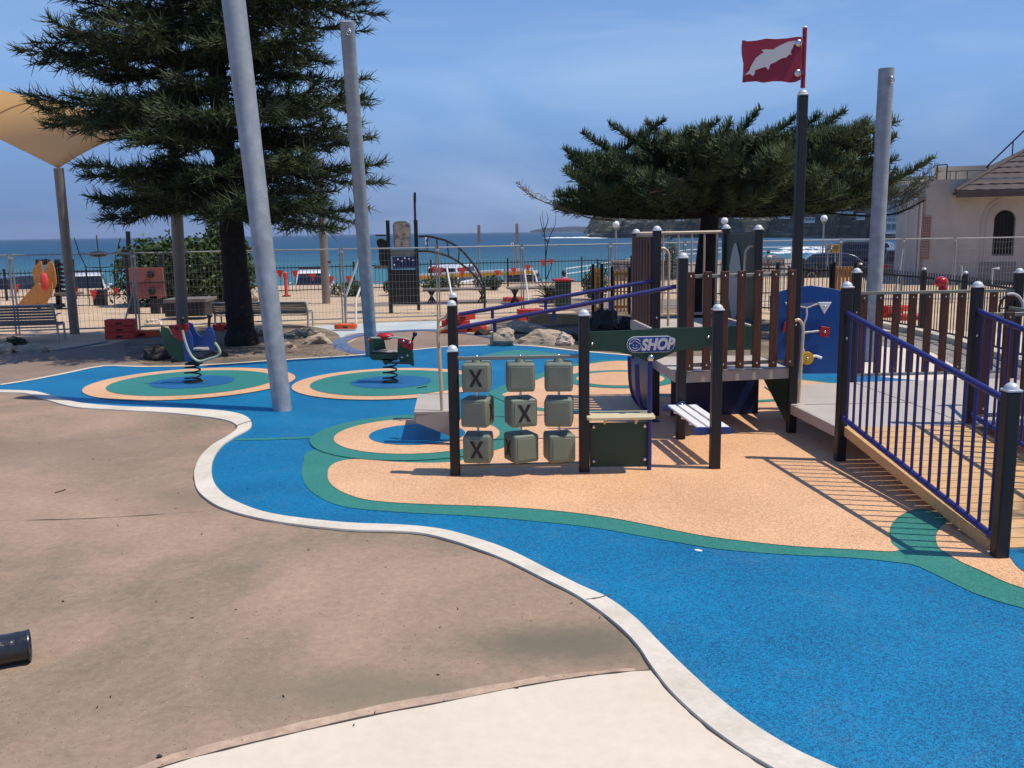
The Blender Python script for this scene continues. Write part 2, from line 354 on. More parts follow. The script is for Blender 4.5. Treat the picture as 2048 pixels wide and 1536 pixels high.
# promenade slab with its sea wall
mb = MB(); px_ = list(range(-70, 71, 2)); rows = 8
for x in px_:
    for j in range(rows): mb.v.append(Vector((x, lerp(41, yedge(x)+0.6, j/(rows-1)), zroad(x)+0.006)))
    mb.v.append(Vector((x, yedge(x)+0.62, -6.6)))
nr = rows+1
mb.f = [(i*nr+j, (i+1)*nr+j, (i+1)*nr+j+1, i*nr+j+1) for i in range(len(px_)-1) for j in range(nr-1)]
M['prom'] = ground_mat('promenade_paving', [(0.3, (0.24, 0.19, 0.16)), (0.7, (0.34, 0.27, 0.23))], 0.3, 8, None, 0.1)
struct('promenade', mb, M['prom'])

# sea
def sea_mat():
    m = bpy.data.materials.new('sea_water'); m.use_nodes = True
    nt = m.node_tree; N = nt.nodes; L = nt.links; b = N['Principled BSDF']
    b.inputs['Roughness'].default_value = 0.55; b.inputs['Specular IOR Level'].default_value = 0.22
    tc = N.new('ShaderNodeTexCoord'); sx = N.new('ShaderNodeSeparateXYZ'); L.new(tc.outputs['Object'], sx.inputs[0])
    mp = N.new('ShaderNodeMapping'); mp.inputs['Scale'].default_value = (0.004, 0.016, 1); L.new(tc.outputs['Object'], mp.inputs[0])
    nz = N.new('ShaderNodeTexNoise'); nz.inputs['Scale'].default_value = 1; nz.inputs['Detail'].default_value = 5; L.new(mp.outputs[0], nz.inputs[0])
    # depth colour: sandy shallows near, deep water far out
    lg = N.new('ShaderNodeMath'); lg.operation = 'LOGARITHM'; L.new(sx.outputs['Y'], lg.inputs[0]); lg.inputs[1].default_value = 10
    ad = N.new('ShaderNodeMath'); ad.operation = 'MULTIPLY_ADD'; L.new(nz.outputs['Fac'], ad.inputs[0]); ad.inputs[1].default_value = 0.5; L.new(lg.outputs[0], ad.inputs[2])
    mr = N.new('ShaderNodeMapRange'); L.new(ad.outputs[0], mr.inputs[0]); mr.inputs['From Min'].default_value = 2.0; mr.inputs['From Max'].default_value = 3.6
    r = N.new('ShaderNodeValToRGB'); el = r.color_ramp.elements; el.new(0.35); el.new(0.52)
    for e, (p, c) in zip(el, [(0.0, (0.075, 0.25, 0.26)), (0.28, (0.04, 0.16, 0.20)), (0.50, (0.014, 0.07, 0.13)), (1.0, (0.008, 0.045, 0.10))]): e.position = p; e.color = (*c, 1)
    L.new(mr.outputs[0], r.inputs[0]); L.new(r.outputs[0], b.inputs['Base Color'])
    m2 = N.new('ShaderNodeMapping'); m2.inputs['Scale'].default_value = (0.10, 0.45, 1); L.new(tc.outputs['Object'], m2.inputs[0])
    n2 = N.new('ShaderNodeTexNoise'); n2.inputs['Scale'].default_value = 1; n2.inputs['Detail'].default_value = 8; n2.inputs['Roughness'].default_value = 0.7; L.new(m2.outputs[0], n2.inputs[0])
    bp = N.new('ShaderNodeBump'); bp.inputs['Strength'].default_value = 0.6; bp.inputs['Distance'].default_value = 0.6; L.new(n2.outputs['Fac'], bp.inputs['Height']); L.new(bp.outputs[0], b.inputs['Normal'])
    return m
mb = grid([-9000, -2000, -500, -100, 0, 100, 500, 2000, 9000], [56.5, 70, 100, 200, 500, 1500, 4000, 9000], lambda x, y: -5.0)
struct('sea_water', mb, sea_mat())

M['foam'] = mat('foam', (0.80, 0.83, 0.84), 0.7, 0, 0.1, 0.3, 0.5, 1)
def foam(u0, u1, v, h, dens, seed):
    """broken white water on the sea: low humps of foam, real size"""
    random.seed(seed); mb = MB()
    c = G((u0+u1)/2, v, -5); 
    a = G(u0, v, -5); b = G(u1, v, -5); n = dens
    for i in range(n):
        t = random.random(); p = a.lerp(b, t)
        prof = math.sin(math.pi*t)**0.5
        w = (b-a).length/n*random.uniform(1.0, 3.0); hh = h*prof*random.uniform(0.25, 1)
        q = p + Vector((0, random.uniform(-1, 1)*h*6, 0))
        mb.ball(q, 1, 5, (w, h*2.5*random.uniform(0.5, 1.5), hh))
    return tag(mb.build('surf_foam', M['foam']), kind='stuff')
foam(1545, 1735, 506, 1.15, 46, 1)
foam(1560, 1680, 498, 1.0, 30, 2)
foam(1100, 1200, 476.5, 1.6, 26, 3)
foam(1190, 1320, 474, 1.2, 20, 4)
foam(1560, 1800, 474.5, 0.9, 26, 5)

# ------------------------------------------------------------------ headland
hz = {}
prof = [(1172, 462), (1178, 450), (1186, 436), (1196, 427), (1242, 421), (1332, 415), (1450, 405), (1600, 392), (1700, 380), (1800, 366), (1900, 360), (2200, 350), (2600, 345)]
def ptop(u):
    for (a, va), (b, vb) in zip(prof, prof[1:]):
        if u <= b: return lerp(va, vb, (u-a)/(b-a))
    return prof[-1][1]
mb = MB(); nu, nv = 260, 60
for i in range(nu):
    t = i/(nu-1); u = 1170 + 1200*t**1.15
    d0 = lerp(880, 520, (u-1176)/650)
    # depth range behind the shoreline
    for j in range(nv):
        s = j/(nv-1); dep = 320*s**1.4
        Y = d0+dep; Yr = d0+200
        ztop = max(D(u, ptop(u), Yr).z+5.0, 0.2)
        k = min(1, s*3.0)
        prof_h = 0.42*min(1, s/0.08)**0.8 + 0.58*math.sin(min(1, s/0.75)*math.pi/2)**1.2
        X = D(u, 462, Y).x
        n1 = noise.fractal(Vector((X*0.012, Y*0.02, 0)), 0.8, 2.2, 7)
        n2 = noise.fractal(Vector((X*0.06, Y*0.05, 5)), 0.9, 2.2, 5)
        led = 0
        z = ztop*prof_h*(1+0.12*n1) + n2*1.6*k
        st = 2.2; z2 = math.floor(z/st)*st + st*min(1, max(0, ((z/st) % 1)*2.5-0.7))   # rock ledges
        z = lerp(z2, z, min(1, s*4))
        if s == 0: z = -1.5
        mb.v.append(Vector((X+n2*5, Y + n1*22*(1-s), -5 + z)))
mb.f = [(i*nv+j, (i+1)*nv+j, (i+1)*nv+j+1, i*nv+j+1) for i in range(nu-1) for j in range(nv-1)]
def head_mat():
    m = bpy.data.materials.new('headland_rock_and_scrub'); m.use_nodes = True
    nt = m.node_tree; N = nt.nodes; L = nt.links; b = N['Principled BSDF']; b.inputs['Roughness'].default_value = 0.95; b.inputs['Specular IOR Level'].default_value = 0.1
    tc = N.new('ShaderNodeTexCoord')
    mp = N.new('ShaderNodeMapping'); mp.inputs['Scale'].default_value = (0.045, 0.03, 0.42); L.new(tc.outputs['Object'], mp.inputs[0])
    n = N.new('ShaderNodeTexNoise'); n.inputs['Scale'].default_value = 1; n.inputs['Detail'].default_value = 9; n.inputs['Roughness'].default_value = 0.7; L.new(mp.outputs[0], n.inputs[0])
    r = N.new('ShaderNodeValToRGB'); el = r.color_ramp.elements; el.new(0.5); el.new(0.62)
    for e, (p, c) in zip(el, [(0.40, (0.035, 0.03, 0.025)), (0.52, (0.10, 0.085, 0.065)), (0.58, (0.26, 0.21, 0.165)), (0.68, (0.48, 0.40, 0.32))]): e.position = p; e.color = (*c, 1)
    L.new(n.outputs['Fac'], r.inputs[0])
    n2 = N.new('ShaderNodeTexNoise'); n2.inputs['Scale'].default_value = 0.10; n2.inputs['Detail'].default_value = 10; n2.inputs['Roughness'].default_value = 0.75; L.new(tc.outputs['Object'], n2.inputs[0])
    r2 = N.new('ShaderNodeValToRGB'); r2.color_ramp.elements[0].color = (0.014, 0.018, 0.010, 1); r2.color_ramp.elements[1].color = (0.10, 0.10, 0.06, 1); r2.color_ramp.elements[0].position = 0.38; r2.color_ramp.elements[1].position = 0.68
    L.new(n2.outputs['Fac'], r2.inputs[0])
    sx = N.new('ShaderNodeSeparateXYZ'); L.new(tc.outputs['Object'], sx.inputs[0])
    n3 = N.new('ShaderNodeTexNoise'); n3.inputs['Scale'].default_value = 0.035; n3.inputs['Detail'].default_value = 8; L.new(tc.outputs['Object'], n3.inputs[0])
    a = N.new('ShaderNodeMath'); a.operation = 'MULTIPLY_ADD'; L.new(n3.outputs['Fac'], a.inputs[0]); a.inputs[1].default_value = 40; L.new(sx.outputs['Z'], a.inputs[2])
    mr = N.new('ShaderNodeMapRange'); L.new(a.outputs[0], mr.inputs[0]); mr.inputs['From Min'].default_value = 14; mr.inputs['From Max'].default_value = 24
    mx = N.new('ShaderNodeMixRGB'); lg_ = N.new('ShaderNodeMapRange'); L.new(n.outputs['Fac'], lg_.inputs[0]); lg_.inputs['From Min'].default_value = 0.56; lg_.inputs['From Max'].default_value = 0.60; lg_.inputs['To Min'].default_value = 1.0; lg_.inputs['To Max'].default_value = 0.25
    lm_ = N.new('ShaderNodeMath'); lm_.operation = 'MULTIPLY'; L.new(mr.outputs[0], lm_.inputs[0]); L.new(lg_.outputs[0], lm_.inputs[1])
    L.new(lm_.outputs[0], mx.inputs[0]); L.new(r.outputs[0], mx.inputs[1]); L.new(r2.outputs[0], mx.inputs[2])
    L.new(mx.outputs[0], b.inputs['Base Color'])
    bp = N.new('ShaderNodeBump'); bp.inputs['Strength'].default_value = 1; bp.inputs['Distance'].default_value = 3; L.new(n2.outputs['Fac'], bp.inputs['Height']); L.new(bp.outputs[0], b.inputs['Normal'])
    return m
M['head'] = head_mat()
struct('headland_terrain', mb, M['head'], angle=25)
# far faint headland
mb = MB(); k = 60
for i in range(k):
    u = lerp(1060, 1420, i/(k-1)); top = 462 - 10*min(1, (u-1060)/60)**0.7*(0.85+0.3*noise.noise(Vector((u*0.03, 1, 2))))
    a = D(u, 462, 5200); b = D(u, top, 5200); a.z = -6
    mb.v += [a, b, b+Vector((0, 400, -4))]
mb.f = [(i*3+j, (i+1)*3+j, (i+1)*3+j+1, i*3+j+1) for i in range(k-1) for j in (0, 1)]
struct('far_headland_terrain', mb, M['head'])

# buildings on the headland
M['apt'] = mat('pale_render', (0.55, 0.54, 0.52), 0.8, 0, 0.05, 0.5)
M['aptglass'] = mat('blue_green_glazing', (0.10, 0.16, 0.17), 0.3, 0, 0.15, 0.2)
def headhouse(u0, u1, v0, v1, Y, label, rows, cols, roofm='apt', group=None):
    a = D(u0, v1, Y); b = D(u1, v0, Y)
    w = b.x-a.x; h = b.z-a.z+1.5; dd = min(14, w*0.7)
    t = thing('apartment_building' if rows > 1 else 'house', label, 'building', (a.x+w/2, Y+dd/2, a.z-1.5), group)
    zb = a.z-1.5
    MB().box((a.x+w/2, Y+dd/2, zb+h/2), (w, dd, h)).build('wall', M['apt'], t)
    MB().box((a.x+w/2, Y+dd/2, zb+h+0.2), (w*1.06, dd*1.1, 0.4)).build('roof', M[roofm], t)
    ch = (h-1.5)/rows; cw = w/cols
    for i in range(cols):
        for j in range(rows):
            MB().box((a.x+cw*(i+0.5), Y-0.02, a.z+ch*(j+0.5)), (cw*0.82, 0.2, ch*0.72)).build('window', M['aptglass'], t)
headhouse(1768, 1832, 398, 444, 500, 'glazed apartment block stepping down the headland beside the pale pavilion', 5, 8)
headhouse(1772, 1812, 446, 462, 480, 'low white building at the waterline beneath the glazed apartment block', 1, 4)
headhouse(1668, 1706, 419, 423, 560, 'long thin white building high on the headland left of the tall right pole', 1, 5)
headhouse(1560, 1580, 428, 433, 600, 'small pale house on the headland right of the pine trunk', 1, 3)
headhouse(1352, 1368, 433, 438, 700, 'small pale house on the headland left of the pine trunk', 1, 2)
headhouse(1800, 1822, 370, 377, 620, 'white house near the top of the headland behind the dead pine twigs', 1, 3)
headhouse(1716, 1730, 428, 435, 560, 'small white house on the headland just left of the tall right pole', 1, 2)
headhouse(1610, 1630, 436, 441, 590, 'low white house on the headland left of the third globe lamp', 1, 3)
headhouse(1470, 1486, 429, 433, 650, 'small white house on the headland above the green side panel', 1, 2)
headhouse(1280, 1292, 430, 434, 760, 'tiny pale hut on the headland above the tower\'s left posts', 1, 2)

# ------------------------------------------------------------------ plaza, kerb, rubber, paths
inner = [(-160, 783), (0, 787), (55, 790), (95, 803), (150, 817), (240, 823), (330, 828), (400, 835), (445, 842), (468, 850), (474, 860), (455, 875), (425, 893), (402, 915), (390, 940), (388, 960), (395, 985), (420, 1008), (455, 1025), (520, 1042), (600, 1055), (700, 1065), (800, 1068), (860, 1075), (930, 1095), (1010, 1125), (1080, 1160), (1140, 1190), (1190, 1222), (1240, 1262), (1275, 1300), (1300, 1338), (1340, 1390), (1400, 1447), (1470, 1500), (1535, 1540), (1640, 1600), (1760, 1650)]
outer = [(-160, 778), (0, 782), (70, 785), (115, 797), (160, 808), (240, 815), (330, 818), (420, 822), (470, 828), (495, 837), (504, 850), (497, 862), (470, 877), (445, 895), (428, 920), (424, 945), (430, 970), (450, 993), (480, 1010), (530, 1028), (600, 1040), (700, 1050), (800, 1054), (880, 1062), (950, 1080), (1020, 1105), (1100, 1145), (1160, 1175), (1215, 1200), (1270, 1240), (1320, 1290), (1370, 1340), (1430, 1395), (1500, 1450), (1580, 1500), (1650, 1534), (1760, 1580), (1860, 1620)]
cr = [G(u, v, 0.004) for u, v in [(-160, 780)] ] 
isp = spline([G(u, v, 0) for u, v in inner], 5); osp = spline([G(u, v, 0) for u, v in outer], 5)
def zz(pts, z): return [Vector((p.x, p.y, z)) for p in pts]
# brown plaza: bounded by the kerb's inner line, running off to the left and behind the camera
cut = [(1304, 1343), (1200, 1352), (1050, 1375), (900, 1405), (750, 1433), (600, 1467), (450, 1503), (330, 1536), (200, 1585), (60, 1650)]
csp = spline([G(u, v, 0) for u, v in cut], 5)
ki = min(range(len(isp)), key=lambda i: (isp[i]-csp[0]).length)
plaza = isp[:ki+1] + csp[1:] + [Vector((-4, 1.2, 0)), Vector((-9, 1.2, 0)), Vector((-14, 9, 0))]
# two broad old damp stains with shapes of their own
def stain(m, c, rad, colr, amt, squash):
    nt = m.node_tree; N = nt.nodes; L = nt.links; b = N['Principled BSDF']
    src = b.inputs['Base Color'].links[0].from_socket; tc = [k for k in N if k.type == 'TEX_COORD'][0]
    sb_ = N.new('ShaderNodeVectorMath'); sb_.operation = 'SUBTRACT'; L.new(tc.outputs['Object'], sb_.inputs[0]); sb_.inputs[1].default_value = c
    ml = N.new('ShaderNodeVectorMath'); ml.operation = 'MULTIPLY'; L.new(sb_.outputs[0], ml.inputs[0]); ml.inputs[1].default_value = squash
    ln = N.new('ShaderNodeVectorMath'); ln.operation = 'LENGTH'; L.new(ml.outputs[0], ln.inputs[0])
    nz = N.new('ShaderNodeTexNoise'); nz.inputs['Scale'].default_value = 1.6; nz.inputs['Detail'].default_value = 9; nz.inputs['Roughness'].default_value = 0.7; L.new(tc.outputs['Object'], nz.inputs[0])
    ad = N.new('ShaderNodeMath'); ad.operation = 'MULTIPLY_ADD'; L.new(nz.outputs['Fac'], ad.inputs[0]); ad.inputs[1].default_value = 1.6*rad; L.new(ln.outputs['Value'], ad.inputs[2])
    mr_ = N.new('ShaderNodeMapRange'); mr_.interpolation_type = 'SMOOTHSTEP'; L.new(ad.outputs[0], mr_.inputs[0]); mr_.inputs['From Min'].default_value = rad*0.9; mr_.inputs['From Max'].default_value = rad*2.0; mr_.inputs['To Min'].default_value = amt; mr_.inputs['To Max'].default_value = 0
    mx_ = N.new('ShaderNodeMixRGB'); L.new(mr_.outputs[0], mx_.inputs[0]); L.new(src, mx_.inputs[1]); mx_.inputs[2].default_value = (*colr, 1); L.new(mx_.outputs[0], b.inputs['Base Color'])
stain(M['plaza'], G(1130, 1290), 0.55, (0.125, 0.115, 0.078), 0.85, (0.7, 1.6, 1))
stain(M['plaza'], G(760, 1380), 0.45, (0.17, 0.15, 0.10), 0.7, (0.5, 1.5, 1))
stain(M['plaza'], G(150, 900), 1.5, (0.17, 0.13, 0.095), 0.6, (0.6, 1.2, 1))
stain(M['plaza'], G(430, 990), 0.8, (0.19, 0.145, 0.105), 0.6, (0.7, 1.3, 1))
struct('plaza_paving', MB().flat(zz(plaza, 0.006)), M['plaza'])
pale = csp[::-1] + isp[ki+1:] + [Vector((2.2, 0.4, 0)), Vector((-3, 0.4, 0)), Vector((-4, 1.1, 0))]
struct('pale_paving', MB().flat(zz(pale, 0.008)), M['pale'])
# sand blown along the joint
random.seed(4)
dr = []
for i, p in enumerate(csp[2:-6]):
    w = 0.03 + 0.05*min(1, i/12) + 0.012*noise.noise(Vector((i*0.5, 0, 0))) + random.uniform(-0.004, 0.004)
    dr.append(p + Vector((-0.10, 0.98, 0))*w)
struct('sand_drift', MB().flat(zz(csp[2:-6] + dr[::-1], 0.0085)), M['drift'])
# kerb band as a low slab
n = min(len(isp), len(osp))
mb = MB()
for k in range(n):
    a = isp[k]; b = osp[k]
    d = (b-a).normalized()*0.006
    mb.v += [Vector((a.x, a.y, 0.0)), Vector((a.x+d.x, a.y+d.y, 0.022)), Vector((b.x-d.x, b.y-d.y, 0.022)), Vector((b.x, b.y, 0.0))]
mb.f = [(k*4+j, (k+1)*4+j, (k+1)*4+j+1, k*4+j+1) for k in range(n-1) for j in range(3)]
struct('kerb_edging', mb, M['kerb'])
def strip(name, pts, w, z, m, n=4, jit=0.0):
    P = spline(pts, n); L_, R2 = [], []
    for i, p in enumerate(P):
        t = (P[min(i+1, len(P)-1)]-P[max(i-1, 0)]).normalized(); s = Vector((-t.y, t.x, 0))*w*(0.5 + jit*noise.noise(Vector((i*0.7, z, w*50))))
        L_.append(p+s); R2.append(p-s)
    mb = MB()
    for a, b in zip(L_, R2): mb.v += [Vector((a.x, a.y, z)), Vector((b.x, b.y, z))]
    mb.f = [(2*i, 2*i+1, 2*i+3, 2*i+2) for i in range(len(P)-1)]
    return struct(name, mb, m)
strip('paving_joint', [G(u, v) for u, v in cut[:-1]], 0.010, 0.010, M['joint'], jit=0.8)
strip('paving_joint', [G(u, v)for u, v in inner[13:]], 0.010, 0.0095, M['joint'], jit=0.9)
strip('paving_joint', [G(u, v)for u, v in [(-60, 1045), (150, 1040), (300, 1032), (455, 1021)]], 0.008, 0.0100, M['joint'], jit=0.9)
strip('paving_joint', [G(u, v)for u, v in [(0, 888), (200, 880), (330, 860), (474, 852)]], 0.005, 0.0100, M['plaza'], jit=0.9)
strip('paving_joint', [G(u, v, 0) for u, v in [(1172, 1206), (1195, 1203), (1222, 1196)]], 0.012, 0.0235, M['joint'], jit=0.5)
strip('paving_joint', [G(u, v, 0) for u, v in [(470, 857), (485, 851), (502, 846)]], 0.02, 0.0235, M['joint'], jit=0.5)

# needles and leaf crumbs lying on the paving, thicker near the soil
random.seed(12); mb = MB()
for k in range(900):
    if k < 520: u = random.uniform(250, 700); v = random.uniform(680, 726-(u-250)*0.03)
    elif k < 700: u = random.uniform(1160, 1500); v = random.uniform(660, 702)
    else: u, v = random.uniform(0, 1300), 870+random.random()**2*600
    if k > 745: break
    p = G(u, v, 0.014 if k < 700 else 0.010); a = random.random()*6.28; l = random.uniform(0.012, 0.035) if k < 700 else random.uniform(0.004, 0.010)
    mb.beam(p-Vector((math.cos(a), math.sin(a), 0))*l, p+Vector((math.cos(a), math.sin(a), 0))*l+Vector((0, 0, 0.004)), 0.004, 0.003)
tag(mb.build('leaf_litter', M['branch'], smooth=False), kind='stuff')
# blue rubber field
back = [(0, 771), (57, 762), (125, 749), (208, 733), (286, 734.5), (401, 732), (520, 724), (595, 719), (733, 710), (826, 701), (900, 694), (1009, 691), (1078, 694), (1157, 703), (1265, 712), (1400, 722), (1550, 733), (1700, 743), (1775, 756)]
bsp = [G(u, v) for u, v in back]
blue = osp[::-1] + [G(-160, 785)] + [G(-200, 790)] + bsp + [Vector((7.2, 11.0, 0)), Vector((8.6, 7.0, 0)), Vector((7.5, 2.0, 0)), Vector((5.0, 1.2, 0))]
blue = [p for i, p in enumerate(blue)]
struct('rubber_ground_blue', MB().flat(zz(blue, 0.008)), M['r_blue'])
# white line along the back edge
w1 = strip('white_edging', bsp[:-3], 0.10, 0.014, M['kerb'], 3)
# green bands / beige
def patch(name, px, z, m, n=5, sm=True): return struct(name, MB().flat(gpoly(px, z, n, True, sm)), m)
gout = [(625, 900), (607, 925), (604, 950), (615, 975), (650, 1000), (700, 1015), (800, 1024), (950, 1032), (1100, 1045), (1200, 1057), (1330, 1080), (1440, 1098), (1560, 1108), (1700, 1115), (1790, 1124), (1835, 1132), (1900, 1163), (1960, 1190), (2048, 1216), (2200, 1250), (2700, 1180), (2600, 900), (2100, 800), (1775, 776), (1500, 745), (1265, 720), (1160, 726), (1100, 740), (1040, 760), (995, 775), (960, 800), (900, 870), (760, 880)]
patch('rubber_ground_green', gout, 0.012, M['r_green'])
beige = [(660, 933), (655, 950), (662, 968), (690, 986), (740, 1000), (830, 1007), (1000, 1013), (1120, 1022), (1220, 1035), (1300, 1050), (1400, 1070), (1500, 1083), (1600, 1093), (1700, 1098), (1793, 1102), (1783, 1085), (1779, 1060), (1790, 1040), (1810, 1026), (1840, 1018), (1870, 1024), (1893, 1040), (1880, 1056), (1872, 1072), (1874, 1088), (1884, 1100), (1920, 1122), (1960, 1140), (2048, 1176), (2200, 1200), (2600, 1130), (2500, 900), (2100, 808), (1775, 779), (1500, 748), (1265, 722), (1165, 730), (1110, 745), (1080, 757), (1000, 790), (990, 792), (1022, 812), (1018, 868), (1004, 893), (960, 910), (900, 924), (800, 924), (720, 918), (680, 922)]
patch('rubber_ground_beige', beige, 0.016, M['r_beige'], 4)
patch('rubber_ground_blue', [(2016, 1094), (2100, 1096), (2250, 1130), (2100, 1160), (2048, 1142), (2025, 1120)], 0.020, M['r_blue'])
strip('rubber_ground_green', [G(u, v) for u, v in [(985, 788), (1022, 806), (1082, 822), (1160, 826), (1232, 824)]], 0.14, 0.020, M['r_green'])
strip('rubber_ground_green', [G(u, v) for u, v in [(470, 881), (540, 880), (640, 876)]], 0.09, 0.0125, M['r_green'])
strip('rubber_ground_green', [G(u, v) for u, v in [(1560, 803), (1480, 806), (1400, 800), (1300, 790)]], 0.14, 0.020, M['r_green'])
def disc(c, r, z, m, name='rubber_ground_ring'):
    pts = [Vector((c[0]+r*math.cos(a*math.pi/36), c[1]+r*math.sin(a*math.pi/36), z)) for a in range(72)]
    struct(name, MB().flat(pts), m)
c1 = G(385, 767); c2 = G(783, 767); c3 = G(835, 873); c4 = G(1240, 760)
for c, rs in ((c1, (1.45, 1.15, 0.58)), (c2, (1.38, 1.13, 0.56))):
    disc(c, rs[0], 0.020, M['r_beige']); disc(c, rs[1], 0.024, M['r_green']); disc(c, rs[2], 0.028, M['r_blue2'])
disc(c3, 1.10, 0.0205, M['r_green']); disc(c3, 0.86, 0.0245, M['r_beige']); disc(c3, 0.50, 0.0285, M['r_blue'])
disc(c4, 0.80, 0.0215, M['r_green']); disc(c4, 0.62, 0.0255, M['r_beige'])
# painted blue/green leaf shapes at the back edge
patch('rubber_ground_green', [(960, 712), (1030, 700), (1110, 706), (1180, 716), (1080, 712), (1010, 716)], 0.0125, M['r_green'])

# paths and sand beyond
patch('brown_path', [(-600, 740), (-600, 690), (0, 699), (120, 700), (215, 690), (300, 668), (420, 664), (470, 690), (560, 712), (680, 703), (690, 690), (730, 668), (850, 661), (960, 672), (1020, 688), (1080, 692), (1078, 695), (900, 697), (826, 703), (733, 712), (595, 721), (401, 735), (208, 736), (0, 775), (-400, 800)], 0.004, M['path'], 1, False)
patch('pale_blue_path', [(610, 655), (700, 648), (890, 641), (960, 640), (900, 655), (840, 661), (700, 668), (690, 682), (640, 665)], 0.008, M['paleblue'])
strip('blue_band', [G(u, v) for u, v in [(900, 662), (830, 661), (735, 668), (690, 679), (680, 690), (700, 702), (740, 709)]], 0.30, 0.012, M['bandblue'])
strip('blue_band', [G(u, v) for u, v in [(900, 664), (960, 672), (1010, 684), (1050, 694)]], 0.12, 0.0125, M['bandblue'])
strip('blue_band', [G(u, v) for u, v in [(110, 702), (160, 694), (215, 684)]], 0.10, 0.0125, M['bandblue'])
patch('garden_soil', [(280, 672), (420, 650), (560, 648), (660, 660), (690, 690), (700, 708), (600, 717), (420, 731), (300, 731), (250, 700)], 0.010, M['soil'])
patch('garden_soil', [(960, 662), (1060, 632), (1300, 622), (1600, 650), (1600, 728), (1300, 714), (1160, 702), (1040, 690)], 0.006, M['soil'])
patch('grey_path', [(720, 606), (1100, 596), (1420, 600), (1500, 620), (1200, 632), (1080, 606), (740, 613)], 0.005, M['path'])
patch('white_path', [(1690, 742), (1775, 756), (2300, 850), (2300, 700), (1900, 660), (1700, 655), (1500, 650), (1450, 690), (1500, 725)], 0.0045, M['pale'])
patch('gravel_ground', [(1740, 662), (1850, 668), (1930, 684), (2060, 720), (2100, 790), (1990, 770), (1900, 725), (1850, 700), (1760, 690)], 0.009, M['gravel'])

# ------------------------------------------------------------------ sky and sun
SUN_TO = Vector((0.975, -0.20, 0)).normalized()*math.cos(R_(63.5)) + Vector((0, 0, math.sin(R_(63.5))))
w = bpy.data.worlds.new('World'); scene.world = w; w.use_nodes = True
nt = w.node_tree; N = nt.nodes; L = nt.links; bg = N['Background']
sky = N.new('ShaderNodeTexSky'); sky.sky_type = 'NISHITA'; sky.sun_disc = False
sky.sun_elevation = R_(63.5); sky.sun_rotation = math.atan2(SUN_TO.x, SUN_TO.y)
sky.air_density = 1.0; sky.dust_density = 0.6; sky.ozone_density = 3.0; sky.altitude = 0
tc = N.new('ShaderNodeTexCoord')
mp = N.new('ShaderNodeMapping'); mp.inputs['Scale'].default_value = (1.3, 1.3, 5.0); mp.inputs['Rotation'].default_value = (0.0, 0.35, 0.3)
L.new(tc.outputs['Generated'], mp.inputs[0])
n = N.new('ShaderNodeTexNoise'); n.inputs['Scale'].default_value = 2.2; n.inputs['Detail'].default_value = 7; n.inputs['Roughness'].default_value = 0.55; n.inputs['Distortion'].default_value = 0.8
L.new(mp.outputs[0], n.inputs[0])
mr = N.new('ShaderNodeMapRange'); mr.inputs['From Min'].default_value = 0.46; mr.inputs['From Max'].default_value = 0.74; mr.inputs['To Max'].default_value = 0.45
L.new(n.outputs['Fac'], mr.inputs[0])

mx = N.new('ShaderNodeMixRGB'); L.new(mr.outputs[0], mx.inputs[0]); L.new(sky.outputs[0], mx.inputs[1]); mx.inputs[2].default_value = (6.0, 8.2, 11.4, 1)
# air near the horizon scatters a dusty blue
sz = N.new('ShaderNodeSeparateXYZ'); L.new(tc.outputs['Generated'], sz.inputs[0])
hr = N.new('ShaderNodeMapRange'); hr.interpolation_type = 'SMOOTHSTEP'; hr.inputs['From Min'].default_value = -0.02; hr.inputs['From Max'].default_value = 0.42; hr.inputs['To Min'].default_value = 0.93; hr.inputs['To Max'].default_value = 0.7
L.new(sz.outputs[2], hr.inputs[0])
cr_ = N.new('ShaderNodeValToRGB'); ce = cr_.color_ramp.elements; ce.new(0.25)
for e_, (p_, c_) in zip(ce, [(0.0, (0.120, 0.215, 0.455)), (0.15, (0.235, 0.45, 0.85)), (0.5, (0.092, 0.245, 0.70))]): e_.position = p_; e_.color = (*c_, 1)
L.new(sz.outputs[2], cr_.inputs[0])
sc_ = N.new('ShaderNodeVectorMath'); sc_.operation = 'SCALE'; sc_.inputs['Scale'].default_value = 1/0.075; L.new(cr_.outputs[0], sc_.inputs[0])
mh = N.new('ShaderNodeMixRGB'); L.new(hr.outputs[0], mh.inputs[0]); L.new(sky.outputs[0], mh.inputs[1]); L.new(sc_.outputs[0], mh.inputs[2])
L.new(mh.outputs[0], mx.inputs[1])
L.new(mx.outputs[0], bg.inputs[0]); bg.inputs[1].default_value = 0.075
sd = bpy.data.lights.new('sun', 'SUN'); sd.energy = 4.6; sd.angle = R_(0.53); sd.color = (1.0, 0.93, 0.82)
so = bpy.data.objects.new('sun', sd); col.objects.link(so)
so.rotation_euler = SUN_TO.to_track_quat('Z', 'Y').to_euler()
scene.view_settings.view_transform = 'Standard'; scene.view_settings.look = 'None'
scene.view_settings.exposure = 0.0; scene.view_settings.gamma = 1.0

# sea haze: one closed even volume round the whole scene
hm = bpy.data.materials.new('haze'); hm.use_nodes = True; hn = hm.node_tree
for k in list(hn.nodes):
    if k.type == 'BSDF_PRINCIPLED': hn.nodes.remove(k)
pv_ = hn.nodes.new('ShaderNodeVolumePrincipled'); pv_.inputs['Color'].default_value = (0.70, 0.82, 1.0, 1); pv_.inputs['Density'].default_value = 0.00008; pv_.inputs['Anisotropy'].default_value = 0.2
hn.links.new(pv_.outputs[0], [k for k in hn.nodes if k.type == 'OUTPUT_MATERIAL'][0].inputs['Volume'])
hzb = MB().box((0, 4700, 42), (18400, 9800, 101)).build('haze', hm, smooth=False); hzb['kind'] = 'stuff'
scene.cycles.volume_bounces = 0
